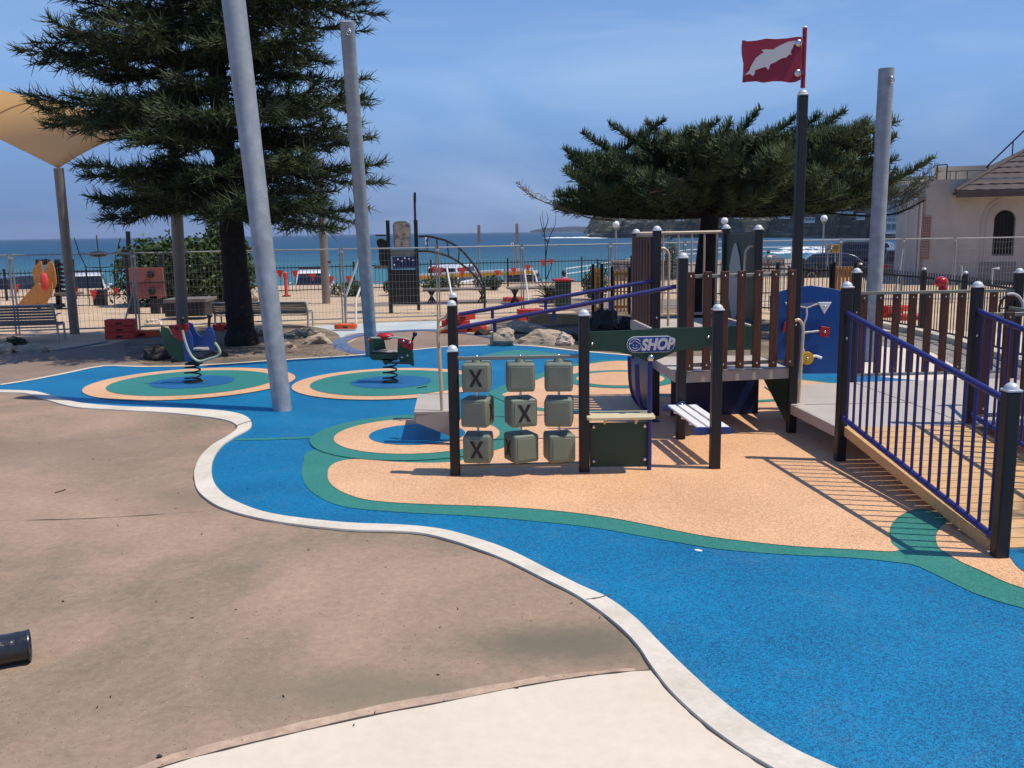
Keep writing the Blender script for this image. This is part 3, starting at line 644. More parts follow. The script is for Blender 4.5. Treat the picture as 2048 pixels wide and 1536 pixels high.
# ------------------------------------------------------------------ the play structure (one fixed frame)
play = thing('play_structure', 'large black-posted play structure with shop panel, noughts-and-crosses blocks, decks, red-brown slats and blue-railed ramp', 'playground structure', (1.8, 9.0, 0))
TH = R_(2.6)
PW = 0.088
def post(x, y, ztop, w=PW, cap=True):
    z = ztop - (0.055 if cap else 0)
    o = MB().box((x, y, z/2-0.03), (w, w, z+0.06), TH).build('post', M['post'], play, bevel=0.012, seg=3)
    if cap:
        c = Vector((x, y, z)); R = Matrix.Rotation(TH, 3, 'Z')
        h = w/2+0.003
        cp = MB().box((x, y, z+0.007), (w+0.006, w+0.006, 0.014), TH).lathe((x, y, z+0.012), [(h*0.98, 0), (h*0.95, 0.012), (h*0.8, 0.026), (h*0.5, 0.038), (h*0.15, 0.043)], 20)
        cp.build('cap', M['cap'], o, bevel=0.002)
    if ztop > 1.5: bolt((x, y-w/2-0.001, 1.13), o, 0.009)
    return o
P1 = Vector((-0.505, 7.843, 0)); P2 = Vector((0.622, 7.885, 0)); P3 = Vector((1.194, 7.90, 0)); P4 = Vector((1.776, 7.93, 0))
P5 = Vector((1.690, 9.115, 0)); P6 = Vector((2.870, 9.33, 0)); P7 = Vector((2.952, 8.136, 0)); P8 = Vector((3.086, 5.627, 0))
P9 = Vector((4.125, 8.19, 0)); P10 = Vector((4.26, 5.69, 0)); PA = Vector((-0.575, 8.972, 0)); PB = Vector((-0.632, 10.174, 0))
TA = Vector((1.62, 10.32, 0)); TB = Vector((2.755, 10.38, 0)); TC = Vector((1.545, 11.45, 0)); TD = Vector((2.66, 11.52, 0))
P15 = Vector((3.95, 10.60, 0)); P16 = Vector((5.87, 10.72, 0)); P17 = Vector((6.05, 8.32, 0))
for p, z in ((P1, 1.152), (P2, 1.438), (P4, 1.463), (P5, 1.874), (P7, 1.626), (P8, 1.137), (P9, 1.61), (P10, 1.12), (PA, 1.454), (PB, 1.449),
             (TA, 2.14), (TB, 2.135), (TC, 2.11), (TD, 2.15), (P15, 1.635), (P16, 1.60), (P17, 1.6)):
    post(p.x, p.y, z)
fp = post(P6.x, P6.y, 3.42)
# slim blue upright under the shop board
so_ = MB().tube([P3+Vector((0, 0, -0.02)), P3+Vector((0, 0, 1.0))], 0.021, 14).build('post', M['blue_rail'], play)
MB().ball(P3+Vector((0, -0.03, 1.012)), 0.031, 10).build('bolt', M['bolt'], so_)

# noughts and crosses frame
f1 = MB().beam(P1+Vector((0.04, 0, 1.035)), P2+Vector((-0.04, 0, 1.035)), 0.05, 0.03).build('rail', M['grey_tube'], play, bevel=0.004)
f2 = MB().beam(P1+Vector((0.04, 0, 0.085)), P2+Vector((-0.04, 0, 0.085)), 0.05, 0.03).build('rail', M['grey_tube'], play, bevel=0.004)
cols_ = [(955, [-0.10, -0.32, -0.14]), (1041, [0.0, 0.22, 0.38]), (1118, [-0.10, -0.16, 0.16])]
rows_ = [752, 822, 893]
XF = {(0, 0): 0, (1, 1): 0, (0, 2): 0, (1, 2): 3, (0, 1): 1}
for ci, (u, yaws) in enumerate(cols_):
    t = (D(u, 800, 7.86).x - P1.x)/(P2.x-P1.x); c0 = P1.lerp(P2, t)
    MB().tube([c0+Vector((0, 0, 0.085)), c0+Vector((0, 0, 1.035))], 0.011, 10).build('axle', M['bolt'], play)
    bolt(c0+Vector((0, 0, 1.05)), f1, 0.014, (0, 0, 1))
    MB().lathe(c0+Vector((0, 0, 1.0)), [(0.035, 0.022), (0.045, 0.0), (0.05, -0.012)], 14).build('collar', M['block'], play)
    for ri, v in enumerate(rows_):
        zc = D(u, v, 7.86).z; ya = yaws[ri] + TH
        c = c0 + Vector((0, 0, zc)); R = Matrix.Rotation(ya, 3, 'Z'); s = 0.236
        mb = MB().box(c, (s, s, 0.245), R=R)
        b = mb.build('game_block', M['block'], play, bevel=0.022, seg=4)
        # raised rim panels on each side
        for k in range(4):
            q = R @ Matrix.Rotation(k*math.pi/2, 3, 'Z'); fz = q @ Vector((0, -s/2-0.0015, 0))
            pm = MB().box(c+fz, (s-0.062, 0.006, 0.185), R=q).build('face_plate', M['block'], b, bevel=0.0025)
            lab = XF.get((ci, ri))
            if lab == k:
                hw, hh, st = 0.058, 0.074, 0.022
                xs_ = [(-hw, hh), (-hw+st*1.4, hh), (0, st*0.9), (hw-st*1.4, hh), (hw, hh), (st*0.75, 0), (hw, -hh), (hw-st*1.4, -hh), (0, -st*0.9), (-hw+st*1.4, -hh), (-hw, -hh), (-st*0.75, 0)]
                MB().prism([c + q @ Vector((x, -s/2-0.0045, z)) for x, z in xs_], q @ Vector((0, -0.003, 0))).build('cross_mark', M['black'], b)

# shop board, sign and counter
shop_px = [(1177, 664), (1250, 661), (1330, 657), (1424, 654), (1424, 692), (1385, 696), (1350, 704), (1325, 716), (1306, 723), (1292, 722), (1270, 712), (1235, 704), (1205, 702), (1177, 702)]
sb = plate(shop_px, 7.90, 0.022).build('shop_board', M['green_panel'], play, bevel=0.003)
bolt(D(1184, 688, 7.895), sb, 0.012); bolt(D(1417, 674, 7.895), sb, 0.012)
sc = D(1301, 688.5, 7.895); L2 = (D(1349, 688, 7.895)-D(1254, 688, 7.895)).length
def pill(c, w_, h_, y0, t, m, par, name, slope=-0.030):
    pts = []
    r = h_/2
    for k in range(13): a = -math.pi/2+math.pi*k/12; pts.append((w_/2-r+r*math.cos(a), r*math.sin(a)))
    for k in range(13): a = math.pi/2+math.pi*k/12; pts.append((-w_/2+r+r*math.cos(a), r*math.sin(a)))
    return MB().prism([Vector((c.x+x, y0, c.z+z+x*0.01)) for x, z in pts], (0, t, 0)).build(name, m, par)
sp_ = pill(sc, L2+0.002, 0.138, 7.880, 0.02, M['whitepaint'], sb, 'sign_rim')
pill(sc, L2-0.006, 0.130, 7.874, 0.008, M['blue_bench'], sb, 'sign_plate')
fc = bpy.data.curves.new('sign_text', 'FONT'); fc.body = 'SHOP'; fc.size = 0.135; fc.shear = 0.28; fc.extrude = 0.004; fc.offset = 0.0065; fc.space_character = 1.02; fc.align_x = 'CENTER'; fc.align_y = 'CENTER'
fc.materials.append(M['dolphin'])
fo = bpy.data.objects.new('sign_text', fc); col.objects.link(fo)
bpy.context.view_layer.update()
tme = bpy.data.meshes.new_from_object(fo.evaluated_get(bpy.context.evaluated_depsgraph_get())); bpy.data.objects.remove(fo)
fo = bpy.data.objects.new('sign_text', tme); tme.materials.clear(); tme.materials.append(M['dolphin']); col.objects.link(fo)
fo.parent = sb; fo.location = Vector((sc.x+0.052, 7.870, sc.z-0.003))-wloc(sb); fo.rotation_euler = (math.pi/2, R_(-2), 0); fo.scale = (0.80, 0.95, 1)
# the round face emblem beside the word
ec = Vector((sc.x-L2/2+0.068, 7.871, sc.z))
em = MB()
em.tube([ec+Vector((0.052*math.cos(a), 0, 0.052*math.sin(a))) for a in [math.pi*2*k/24*0.9+0.6 for k in range(25)]], 0.0028, 6)
em.tube([ec+Vector((x, 0, z)) for x, z in ((-0.05, 0.006), (-0.025, 0.016), (0.0, 0.036), (0.02, 0.022), (0.046, 0.004))], 0.0028, 6)
em.tube([ec+Vector((x, 0, z)) for x, z in ((-0.022, -0.022), (-0.008, -0.031), (0.01, -0.031), (0.024, -0.022))], 0.0026, 6)
em.ball(ec+Vector((-0.014, 0, -0.006)), 0.0045, 6); em.ball(ec+Vector((0.014, 0, -0.006)), 0.0045, 6)
em.build('sign_emblem', M['dolphin'], sb)
cp_ = plate([(1178, 846), (1296, 845), (1297, 932), (1180, 934)], 7.915, 0.020).build('counter_panel', M['green_panel'], play, bevel=0.003)
for u, v in ((1187, 854), (1290, 852), (1187, 923), (1290, 918)): bolt(D(u, v, 7.905), cp_, 0.019)
zc_ = 0.50
ct = [(-0.585+P3.x, 7.69), (P3.x+0.03, 7.70)]
cpts = [Vector((P2.x+0.015, 7.74, zc_)), Vector((P2.x+0.05, 7.715, zc_)), Vector((P3.x+0.0, 7.735, zc_)), Vector((P3.x+0.03, 7.765, zc_)), Vector((P3.x+0.03, 8.02, zc_)), Vector((P2.x+0.05, 8.02, zc_)), Vector((P2.x+0.05, 7.845, zc_)), Vector((P2.x+0.015, 7.825, zc_))]
ctr = MB().prism(cpts, (0, 0, 0.024)).build('counter_top', M['counter'], play, bevel=0.004)
for x in (P2.x+0.17, P3.x-0.13): MB().prism([Vector((x, 7.90, 0.5)), Vector((x, 7.78, 0.5)), Vector((x, 7.90, 0.43))], (0.02, 0, 0)).build('bracket', M['counter'], ctr)

# slatted white bench between two posts
bn = []
def plate_pts(pts, vec, name, m, par, bev=0.0): return MB().prism(pts, vec).build(name, m, par, bevel=bev)
bx = Vector((1, 0.03, 0))
def endplate(c, w_, bump):
    pts = []
    o_ = [(-w_/2, -0.012), (-w_/2+0.03, -0.034), (w_/2-0.03, -0.034), (w_/2, -0.008), (w_/2-0.01, 0.018), (w_/2-0.05, 0.028), (w_*0.12, 0.026)]
    o_ += [(0.025, 0.055), (-0.015, 0.055)] if bump else [(0.02, 0.018), (-0.02, 0.018)]
    o_ += [(-w_*0.14, 0.026), (-w_/2+0.05, 0.030), (-w_/2+0.01, 0.016)]
    pts = spline([Vector((c.x+x, c.y, c.z+z)) for x, z in o_], 3, True)
    return MB().prism(pts, (0, 0.022, 0))
bf = D(1363, 815, 9.02); bnr = D(1427, 861, 8.02)
wb = endplate(bf, 0.37, True).build('bench_end', M['blue_bench'], play, bevel=0.002)
bolt(bf+Vector((0, -0.005, 0.024)), wb, 0.022)
wb2 = endplate(bnr, 0.35, False).build('bench_end', M['blue_bench'], play, bevel=0.002)
for dx in (-0.10, 0.0, 0.105):
    a = bf+Vector((dx, 0.0, 0.02)); b = bnr+Vector((dx, 0.02, 0.022))
    MB().beam(a, b, 0.078, 0.018).build('bench_slat', M['white'], play, bevel=0.004)
sup = MB()
for tt in (0.2, 0.45, 0.7):
    a = bf.lerp(bnr, tt); sup.tube([a+Vector((-0.13, 0, -0.006)), a+Vector((0.13, 0, -0.006))], 0.012, 8)
sup.build('bench_bar', M['white'], play)

# lower deck (z 0.69)
def slab(pts, z, t, name, m, bev=0.004): return MB().prism([Vector((x, y, z-t)) for x, y in pts], (0, 0, t)).build(name, m, play, bevel=bev)
d1 = slab([(P5.x-0.06, P5.y+0.045), (P6.x-0.05, P6.y+0.02), (TB.x-0.0, TB.y-0.05), (TA.x-0.06, TA.y-0.05)], 0.69, 0.11, 'deck', M['deck'])
MB().beam(P5+Vector((0.045, 0.03, 0.635)), P6+Vector((-0.045, 0.005, 0.635)), 0.03, 0.108).build('fascia', M['deck_edge'], d1, bevel=0.003)
# tower deck (z 1.0)
d2 = slab([(TA.x-0.05, TA.y-0.02), (TB.x+0.05, TB.y-0.02), (TD.x+0.05, TD.y+0.05), (TC.x-0.05, TC.y+0.05)], 1.0, 0.11, 'deck', M['deck'])
MB().beam(TA+Vector((-0.055, 0, 0.945)), TC+Vector((-0.055, 0, 0.945)), 0.02, 0.115).build('fascia', M['deck_edge'], d2, bevel=0.003)
# riser panel between decks
rp = MB().beam(TA+Vector((0.05, -0.05, 0.885)), TB+Vector((-0.05, -0.05, 0.885)), 0.02, 0.27).build('riser_panel', M['green_panel'], play, bevel=0.003)
for k in (0.4, 0.66):
    for z in (0.8, 0.97): bolt(TA.lerp(TB, k)+Vector((0, -0.062, z)), rp, 0.012)
# ramp-head deck (z 0.32), reaching right as a bridge
ddk = [(P6.x-0.02, P6.y-0.03), (P7.x-0.03, P7.y-0.02), (P9.x, P9.y-0.02), (P17.x, P17.y), (P16.x, P16.y), (P15.x, P15.y-0.02), (TB.x+0.12, TB.y+0.02)]
d3 = slab(ddk, 0.32, 0.02, 'deck', M['deck'], 0.003)
MB().beam(P6+Vector((-0.015, -0.05, 0.268)), P7+Vector((-0.015, 0.05, 0.268)), 0.03, 0.098).build('fascia', M['deck_edge'], d3, bevel=0.003)
for t in (0.42,):
    a = P7.lerp(P9, 0.02)+Vector((0, 1.1, 0.3215)); b = P9+Vector((0.0, 1.1, 0.3215))
    MB().beam(a, b, 0.006, 0.003).build('joint', M['joint'], d3)
MB().beam(P15.lerp(P9, 0.0)+Vector((0, 0, 0.3215)), P9+Vector((0, 0, 0.3215)), 0.006, 0.003).build('joint', M['joint'], d3)
# panels hiding the space below the decks
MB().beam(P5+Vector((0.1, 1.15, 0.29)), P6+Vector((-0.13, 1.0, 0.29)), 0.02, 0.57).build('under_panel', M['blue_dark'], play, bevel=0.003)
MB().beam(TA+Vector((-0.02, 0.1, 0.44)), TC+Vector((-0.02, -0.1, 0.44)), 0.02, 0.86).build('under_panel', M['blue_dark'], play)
MB().prism([P6+Vector((-0.03, 0.08, 0.10)), P6+Vector((-0.03, 1.0, 0.42)), P6+Vector((-0.03, 1.0, 0.57)), P6+Vector((-0.03, 0.05, 0.57))], (0.02, 0, 0)).build('under_panel', M['green_panel'], play)
# curved blue climbing shell at the tower's left corner
cv = [(0.0, 0.66), (0.005, 0.5), (0.015, 0.35), (0.05, 0.2), (0.13, 0.08), (0.26, 0.0)]
mb = MB(); base = Vector((1.36, 9.95, 0)); n_ = len(spline([Vector((a, 0, b)) for a, b in cv], 4))
sp1 = spline([Vector((a, 0, b)) for a, b in cv], 4)
for y in (0.0, 0.62):
    for th_ in (0.0, 0.025):
        for q in sp1: mb.v.append(base+Vector((q.x+th_, y, q.z)))
def qd(a, b): return [(a*n_+i, a*n_+i+1, b*n_+i+1, b*n_+i) for i in range(n_-1)]
mb.f = qd(0, 1)+qd(2, 3)+qd(0, 2)+qd(1, 3)+[(0, n_, 3*n_, 2*n_)]
mb.build('climbing_shell', M['blue_dark'], play)
for y in (0.0, 0.62):
    MB().tube([base+Vector((q.x-0.005, y, q.z)) for q in sp1], 0.02, 8).build('shell_tube', M['blue_rail'], play)

# slatted barriers
def slats(a, b, z0, z1, n, w_, name='slat_panel', off=-0.035, rails=True, ends=0.0, zr=None, m='slat'):
    t = (b-a).normalized(); s = Vector((t.y, -t.x, 0)); mb = MB(); Ln = (b-a).length; R = Matrix.Rotation(math.atan2(t.y, t.x), 3, 'Z')
    for k in range(n):
        f_ = ends + (1-2*ends)*(k+0.5)/n; p = a.lerp(b, f_)+s*(-off)
        mb.box(p+Vector((0, 0, (z0+z1)/2)), (w_, 0.028, z1-z0), R=R)
    o = mb.build(name, M[m], play, bevel=0.004)
    if rails:
        for z in (zr or (z0+0.05, z1-0.045)): MB().beam(a+Vector((0, 0, z))+t*0.04, b+Vector((0, 0, z))-t*0.04, 0.03, 0.035).build('rail', M['grey_tube'], play, bevel=0.004)
        for k in range(n):
            f_ = ends + (1-2*ends)*(k+0.5)/n; p = a.lerp(b, f_)+s*(-off)+s*0.015
            for z in (z0+0.05, z1-0.045): bolt(p+Vector((0, 0, z)), o, 0.009, s)
    return o
slats(P5, P6, 0.71, 1.685, 7, 0.083, ends=-0.02)
slats(TA+Vector((-0.01, 0, 0)), TC+Vector((-0.01, 0, 0)), 1.02, 2.02, 7, 0.10, off=0.035, rails=False)
MB().beam(TA+Vector((0, 0, 2.03)), TC+Vector((0, 0, 2.03)), 0.03, 0.03).build('rail', M['beige_tube'], play)
# back barrier of the tower: tube with uprights
mb = MB().tube([TC+Vector((0.03, 0, 2.055)), TD+Vector((-0.03, 0, 2.06))], 0.018, 10)
for k in (0.30, 0.47, 0.62, 0.76, 0.90): p = TC.lerp(TD, k); mb.tube([p+Vector((0, 0, 1.06)), p+Vector((0, 0, 2.05))], 0.013, 8)
mb.tube([TC+Vector((0.03, 0, 1.06)), TD+Vector((-0.03, 0, 1.06))], 0.015, 8)
mb.build('rail', M['beige_tube'], play)
# green side panel with a surfboard shaped window
gp_ = MB().beam(TB+Vector((0, 0.05, 1.53)), TD+Vector((0, -0.05, 1.53)), 0.02, 1.02).build('side_panel', M['green_panel'], play, bevel=0.004)
a = TB+Vector((-0.016, 0.10, 0)); b = TD+Vector((-0.016, -0.1, 0))
ow = [(0.30, 1.04), (0.18, 1.22), (0.13, 1.45), (0.17, 1.68), (0.27, 1.85), (0.36, 1.93), (0.45, 1.85), (0.55, 1.68), (0.58, 1.45), (0.52, 1.22), (0.42, 1.04)]
M['surf'] = mat('translucent_panel', (0.36, 0.40, 0.37), 0.5, 0, 0.12, 5)
MB().prism(spline([a.lerp(b, 1-t)+Vector((0, 0, z)) for t, z in ow], 4, True), (-0.008, 0, 0)).build('surfboard_window', M['surf'], gp_)

# banister slide: two long blue bars
for a, b in ((D(908, 657, 8.97)+Vector((0.03, 0, 0)), D(1352, 573, 9.11)), (D(912, 629, 10.17)+Vector((0.03, 0, 0)), D(1310, 561, 10.32))):
    dirv = (b-a)
    o = MB().tube([a, b], 0.0225, 18).build('slide_bar', M['blue_rail'], play)
    for t in (0.17, 0.44, 0.70):
        p = a+dirv*t; MB().box(p+Vector((0.0, 0, -0.06)), (0.035, 0.03, 0.10)).build('bar_bracket', M['blue_rail'], o, bevel=0.004)
# landing step with two handrails
z = 0.33
st = slab([(-0.99, 9.12), (-0.60, 9.13), (-0.66, 10.17), (-1.05, 10.17)], z, 0.028, 'step', M['deck'], 0.006)
for y, sx in ((9.125, 0), (10.15, -0.06)):
    MB().prism([Vector((-0.975+sx, y, z-0.028)), Vector((-0.60+sx, y, z-0.028)), Vector((-0.60+sx, y, z-0.27)), Vector((-0.975+sx, y, z-0.115))], (0, 0.025, 0)).build('step_side', M['deck_edge'], st, bevel=0.003)
MB().beam(Vector((-0.98, 9.14, z-0.065)), Vector((-1.04, 10.16, z-0.065)), 0.02, 0.075).build('step_side', M['deck_edge'], st)
for y, dx, px0, top in ((9.16, 0.0, -0.71, D(876, 668, 9.16).z), (10.12, -0.06, -0.78, D(884, 645, 10.12).z)):
    pts = [Vector((px0, y, z)), Vector((px0-0.012, y, z+0.5)), Vector((px0-0.02, y, top-0.03)), Vector((px0+0.0, y, top+0.035)), Vector((px0+0.06, y, top+0.06)), Vector((PA.x+dx-0.035, y-0.06, top+0.09))]
    MB().tube(spline(pts, 5), 0.016, 10).build('handrail', M['beige_tube'], play)

# handrails on the decks
def railpx(pts, Y, r=0.016, n=5): return MB().tube(spline([D(u, v, Y) for u, v in pts], n), r, 10).build('handrail', M['beige_tube'], play)
railpx([(1590, 641), (1598, 640), (1604, 648), (1606, 664), (1602, 730), (1597, 806)], 9.20)
railpx([(1512, 557), (1518, 558), (1521, 566), (1519, 620), (1515, 708)], 10.25, 0.014)
railpx([(1318, 497), (1328, 497), (1336, 504), (1338, 520), (1337, 590), (1336, 652)], 10.30, 0.015)
railpx([(1512, 493), (1500, 494), (1492, 503), (1490, 520), (1487, 580), (1484, 648)], 10.45, 0.014)
railpx([(1580, 571), (1579, 620), (1576, 680), (1574, 732)], 9.36, 0.011)

# ramp: planks, side board, railings
r0a = P7+Vector((0.03, -0.03, 0.325)); r0b = P9+Vector((-0.03, -0.03, 0.325)); r1a = P8+Vector((0.01, 0.10, 0.03)); r1b = P10+Vector((-0.03, 0.10, 0.03))
n_ = 17; mb = MB()
for k in range(n_):
    t0 = k/n_; t1 = (k+0.93)/n_
    q = [r0a.lerp(r1a, t0), r0b.lerp(r1b, t0), r0b.lerp(r1b, t1), r0a.lerp(r1a, t1)]
    mb.prism([p+Vector((0, 0, -0.028)) for p in q], (0, 0, 0.028))
rm = mb.build('ramp', M['ramp'], play, bevel=0.002)
for a, b in ((r0a, r1a), (r0b, r1b)):
    MB().beam(a+Vector((-0.0, 0, -0.03)), b+Vector((-0.0, 0.0, 0.01)), 0.035, 0.085).build('side_board', M['ramp'], rm, bevel=0.003)
def ramp_rail(pa, pb, zt0, zt1, zb0, zb1, nb=18):
    a = pa+Vector((0, -0.02, 0)); b = pb+Vector((0, 0.02, 0))
    o = MB().tube([a+Vector((0, 0, zt0+0.0)), b+Vector((0, 0, zt1))], 0.0235, 16).build('ramp_rail', M['blue_rail'], play)
    MB().tube([a+Vector((0, 0, zb0)), b+Vector((0, 0, zb1))], 0.0235, 16).build('lower_rail', M['blue_rail'], o)
    for k in range(nb):
        t = (k+0.75)/(nb+0.5); p = a.lerp(b, t)
        MB().tube([p+Vector((0, 0, lerp(zb0, zb1, t))), p+Vector((0, 0, lerp(zt0, zt1, t)))], 0.0115, 10).build('baluster', M['blue_rail'], o)
        MB().ball(p+Vector((0, 0, lerp(zb0, zb1, t)-0.0)), 0.0275, 7, (0.8, 0.8, 1)).build('joint_ring', M['blue_rail'], o)
zt0 = D(1692, 626, 8.13).z; zt1 = D(2003, 803, 5.65).z; zb0 = D(1690, 834, 8.13).z; zb1 = D(1984, 1082, 5.65).z
ramp_rail(P7, P8, zt0, zt1, zb0, zb1)
ramp_rail(P9, P10, zt0+0.0, zt1, zb0, zb1)

# bridge barriers with hanging slats
slats(P15, P16, 0.42, 1.335, 10, 0.085, zr=(0.40, 1.345), off=0.0)
slats(P9, P17, 0.42, 1.335, 10, 0.085, zr=(0.40, 1.31), off=-0.035)
# steering wheel on the bridge barrier
wc = D(2018, 616, 9.0)
MB().beam(P9.lerp(P17, 0.28)+Vector((0, 0, 1.33)), Vector((wc.x, wc.y, wc.z)), 0.03, 0.03).build('wheel_bracket', M['grey_tube'], play)
wm = MB().tube([wc+Vector((0.11*math.cos(a), 0.03*math.cos(a), 0.125*math.sin(a))) for a in [math.pi*2*k/28 for k in range(29)]], 0.012, 8)
for k in range(3): a = math.pi*k/3; wm.tube([wc-Vector((0.11*math.cos(a), 0.03*math.cos(a), 0.125*math.sin(a))), wc+Vector((0.11*math.cos(a), 0.03*math.cos(a), 0.125*math.sin(a)))], 0.008, 6)
wm.ball(wc, 0.028, 8)
wh = wm.build('steering_wheel', M['black'], play)
MB().tube([wc+Vector((0.125*math.cos(a), -0.02, 0.14*math.sin(a))) for a in [math.pi*(0.0+0.6*k/12) for k in range(13)]], 0.014, 8).build('wheel_guard', M['dolphin'], wh)

# blue activity panel on the far side of the ramp-head deck
bp_px = [(1540, 592), (1560, 583), (1590, 574), (1625, 571), (1655, 575), (1685, 582), (1697, 588), (1697, 747), (1550, 748), (1542, 730)]
bp_ = plate(bp_px, 10.52, 0.022).build('activity_panel', M['blue_panel'], play, bevel=0.004)
Yp = 10.50
def tile(u, v, pts, m, t=0.03): 
    c = D(u, v, Yp); MB().prism([c+Vector((x, 0, z)) for x, z in pts], (0, -t, 0)).build('play_tile', M[m], bp_, bevel=0.004)
    bolt(c+Vector((0, -t, 0)), bp_, 0.017)
tri = [(-0.075, 0.05), (0.075, 0.05), (0.0, -0.085)]
sq = [(-0.065, -0.045), (0.045, -0.065), (0.065, 0.045), (-0.045, 0.065)]
ci_ = [(0.075*math.cos(k*math.pi/10), 0.075*math.sin(k*math.pi/10)) for k in range(20)]
tile(1648, 613, tri, 'white'); tile(1582, 613, tri, 'white'); tile(1648, 663, sq, 'red'); tile(1575, 655, sq, 'red'); tile(1613, 716, ci_, 'yellow'); tile(1579, 690, [(-0.045, -0.06), (0.045, -0.06), (0.045, 0.06), (-0.045, 0.06)], 'yellow')
def track(pts, r=0.010, m='dolphin', flat_=0.5): MB().tube(spline([D(u, v, Yp-0.012) for u, v in pts], 5), r, 8).build('track', M[m], bp_)
track([(1600, 613), (1615, 615), (1635, 608), (1646, 611)], 0.008)
track([(1613, 614), (1613, 632), (1608, 648), (1606, 664), (1618, 664), (1646, 661)], 0.012)
track([(1606, 664), (1605, 690), (1610, 708)], 0.010)
track([(1618, 716), (1630, 712), (1643, 716)], 0.016, 'white')
for k in range(11):
    p = D(1602+k*4, 610-k*0.3, Yp-0.012); MB().box(p, (0.004, 0.006, 0.035)).build('track_tooth', M['dolphin'], bp_)

# flag on the tallest post
fpole = MB().tube([D(1605.5, 176, 9.33), D(1610, 54, 9.33)], 0.022, 12).build('flag_pole', M['flag_red'], play)
MB().ball(D(1610, 55, 9.33), 0.024, 8, (1, 1, 0.6)).build('cap', M['cap'], fpole)
def fx(x, y): return (1440+x/4.518, 20+y/4.518)
fl = [(205, 270), (250, 282), (330, 275), (420, 257), (500, 262), (600, 255), (680, 243), (740, 240), (738, 400), (728, 630), (690, 648), (640, 655), (560, 642), (480, 642), (400, 655), (330, 642), (250, 648), (205, 655), (212, 560), (215, 480), (200, 400), (198, 330)]
flag = plate([fx(x, y) for x, y in fl], 9.29, 0.022).build('flag', M['flag_red'], play, bevel=0.003)
dl = [(225, 588), (265, 548), (285, 500), (325, 435), (372, 395), (398, 385), (375, 362), (420, 354), (478, 358), (540, 320), (620, 285), (692, 276), (668, 315), (640, 375), (648, 402), (620, 406), (600, 428), (560, 435), (500, 470), (455, 490), (438, 540), (415, 512), (360, 528), (315, 546), (316, 572), (298, 596), (270, 576)]
plate([fx(x, y) for x, y in dl], 9.272, 0.014).build('dolphin_emblem', M['dolphin'], flag)
for x, y in ((710, 300), (700, 570)):
    p = D(*fx(x, y), 9.27); MB().ball(p, 0.035, 8, (1, 0.6, 1)).build('bolt', M['bolt'], flag)
    MB().beam(p+Vector((0, 0.03, 0)), D(*fx(770, y), 9.30), 0.03, 0.045).build('flag_bracket', M['flag_red'], flag)

rb = D(1882, 564, 10.72)
M['glossred'] = mat('glossy_red', (0.42, 0.012, 0.015), 0.2, 0, 0.05, 4, coat=0.4)
dm = MB().ball(rb, 0.078, 12, (1, 1, 0.85)).build('play_dome', M['glossred'], play)
MB().ball(rb+Vector((0.02, -0.03, -0.065)), 0.04, 8).build('snout', M['red'], dm)
MB().tube([rb-Vector((0, 0, 0.05)), Vector((rb.x, rb.y, 1.34))], 0.02, 8).build('bracket', M['black'], dm)
# ------------------------------------------------------------------ foliage helpers
def leaf_mat(name, c1, c2, rough=0.55):
    m = bpy.data.materials.new(name); m.use_nodes = True
    nt = m.node_tree; N = nt.nodes; L = nt.links; b = N['Principled BSDF']; b.inputs['Roughness'].default_value = rough; b.inputs['Specular IOR Level'].default_value = 0.3
    g = N.new('ShaderNodeNewGeometry'); tc = N.new('ShaderNodeTexCoord')
    n = N.new('ShaderNodeTexNoise'); n.inputs['Scale'].default_value = 1.3; n.inputs['Detail'].default_value = 4; L.new(tc.outputs['Object'], n.inputs[0])
    a = N.new('ShaderNodeMath'); a.operation = 'MULTIPLY_ADD'; L.new(g.outputs['Random Per Island'], a.inputs[0]); a.inputs[1].default_value = 0.55; 
    a2 = N.new('ShaderNodeMath'); a2.operation = 'MULTIPLY_ADD'; L.new(n.outputs['Fac'], a2.inputs[0]); a2.inputs[1].default_value = 1.4; a2.inputs[2].default_value = -0.5
    L.new(a2.outputs[0], a.inputs[2])
    r = N.new('ShaderNodeValToRGB'); r.color_ramp.elements[0].color = (*c1, 1); r.color_ramp.elements[1].color = (*c2, 1); L.new(a.outputs[0], r.inputs[0]); L.new(r.outputs[0], b.inputs['Base Color'])
    return m
M['pine'] = leaf_mat('pine_foliage', (0.007, 0.022, 0.012), (0.066, 0.090, 0.024))
M['pine2'] = leaf_mat('pine_foliage_dense', (0.010, 0.030, 0.014), (0.100, 0.135, 0.045))
M['deadpine'] = leaf_mat('dead_needles', (0.13, 0.085, 0.06), (0.24, 0.15, 0.11))
M['greypine'] = leaf_mat('grey_needles', (0.07, 0.08, 0.06), (0.15, 0.15, 0.11))
M['bush'] = leaf_mat('bush_leaves', (0.018, 0.042, 0.012), (0.085, 0.13, 0.035), 0.45)
M['succ'] = leaf_mat('low_shrub_leaves', (0.02, 0.045, 0.02), (0.09, 0.12, 0.06))

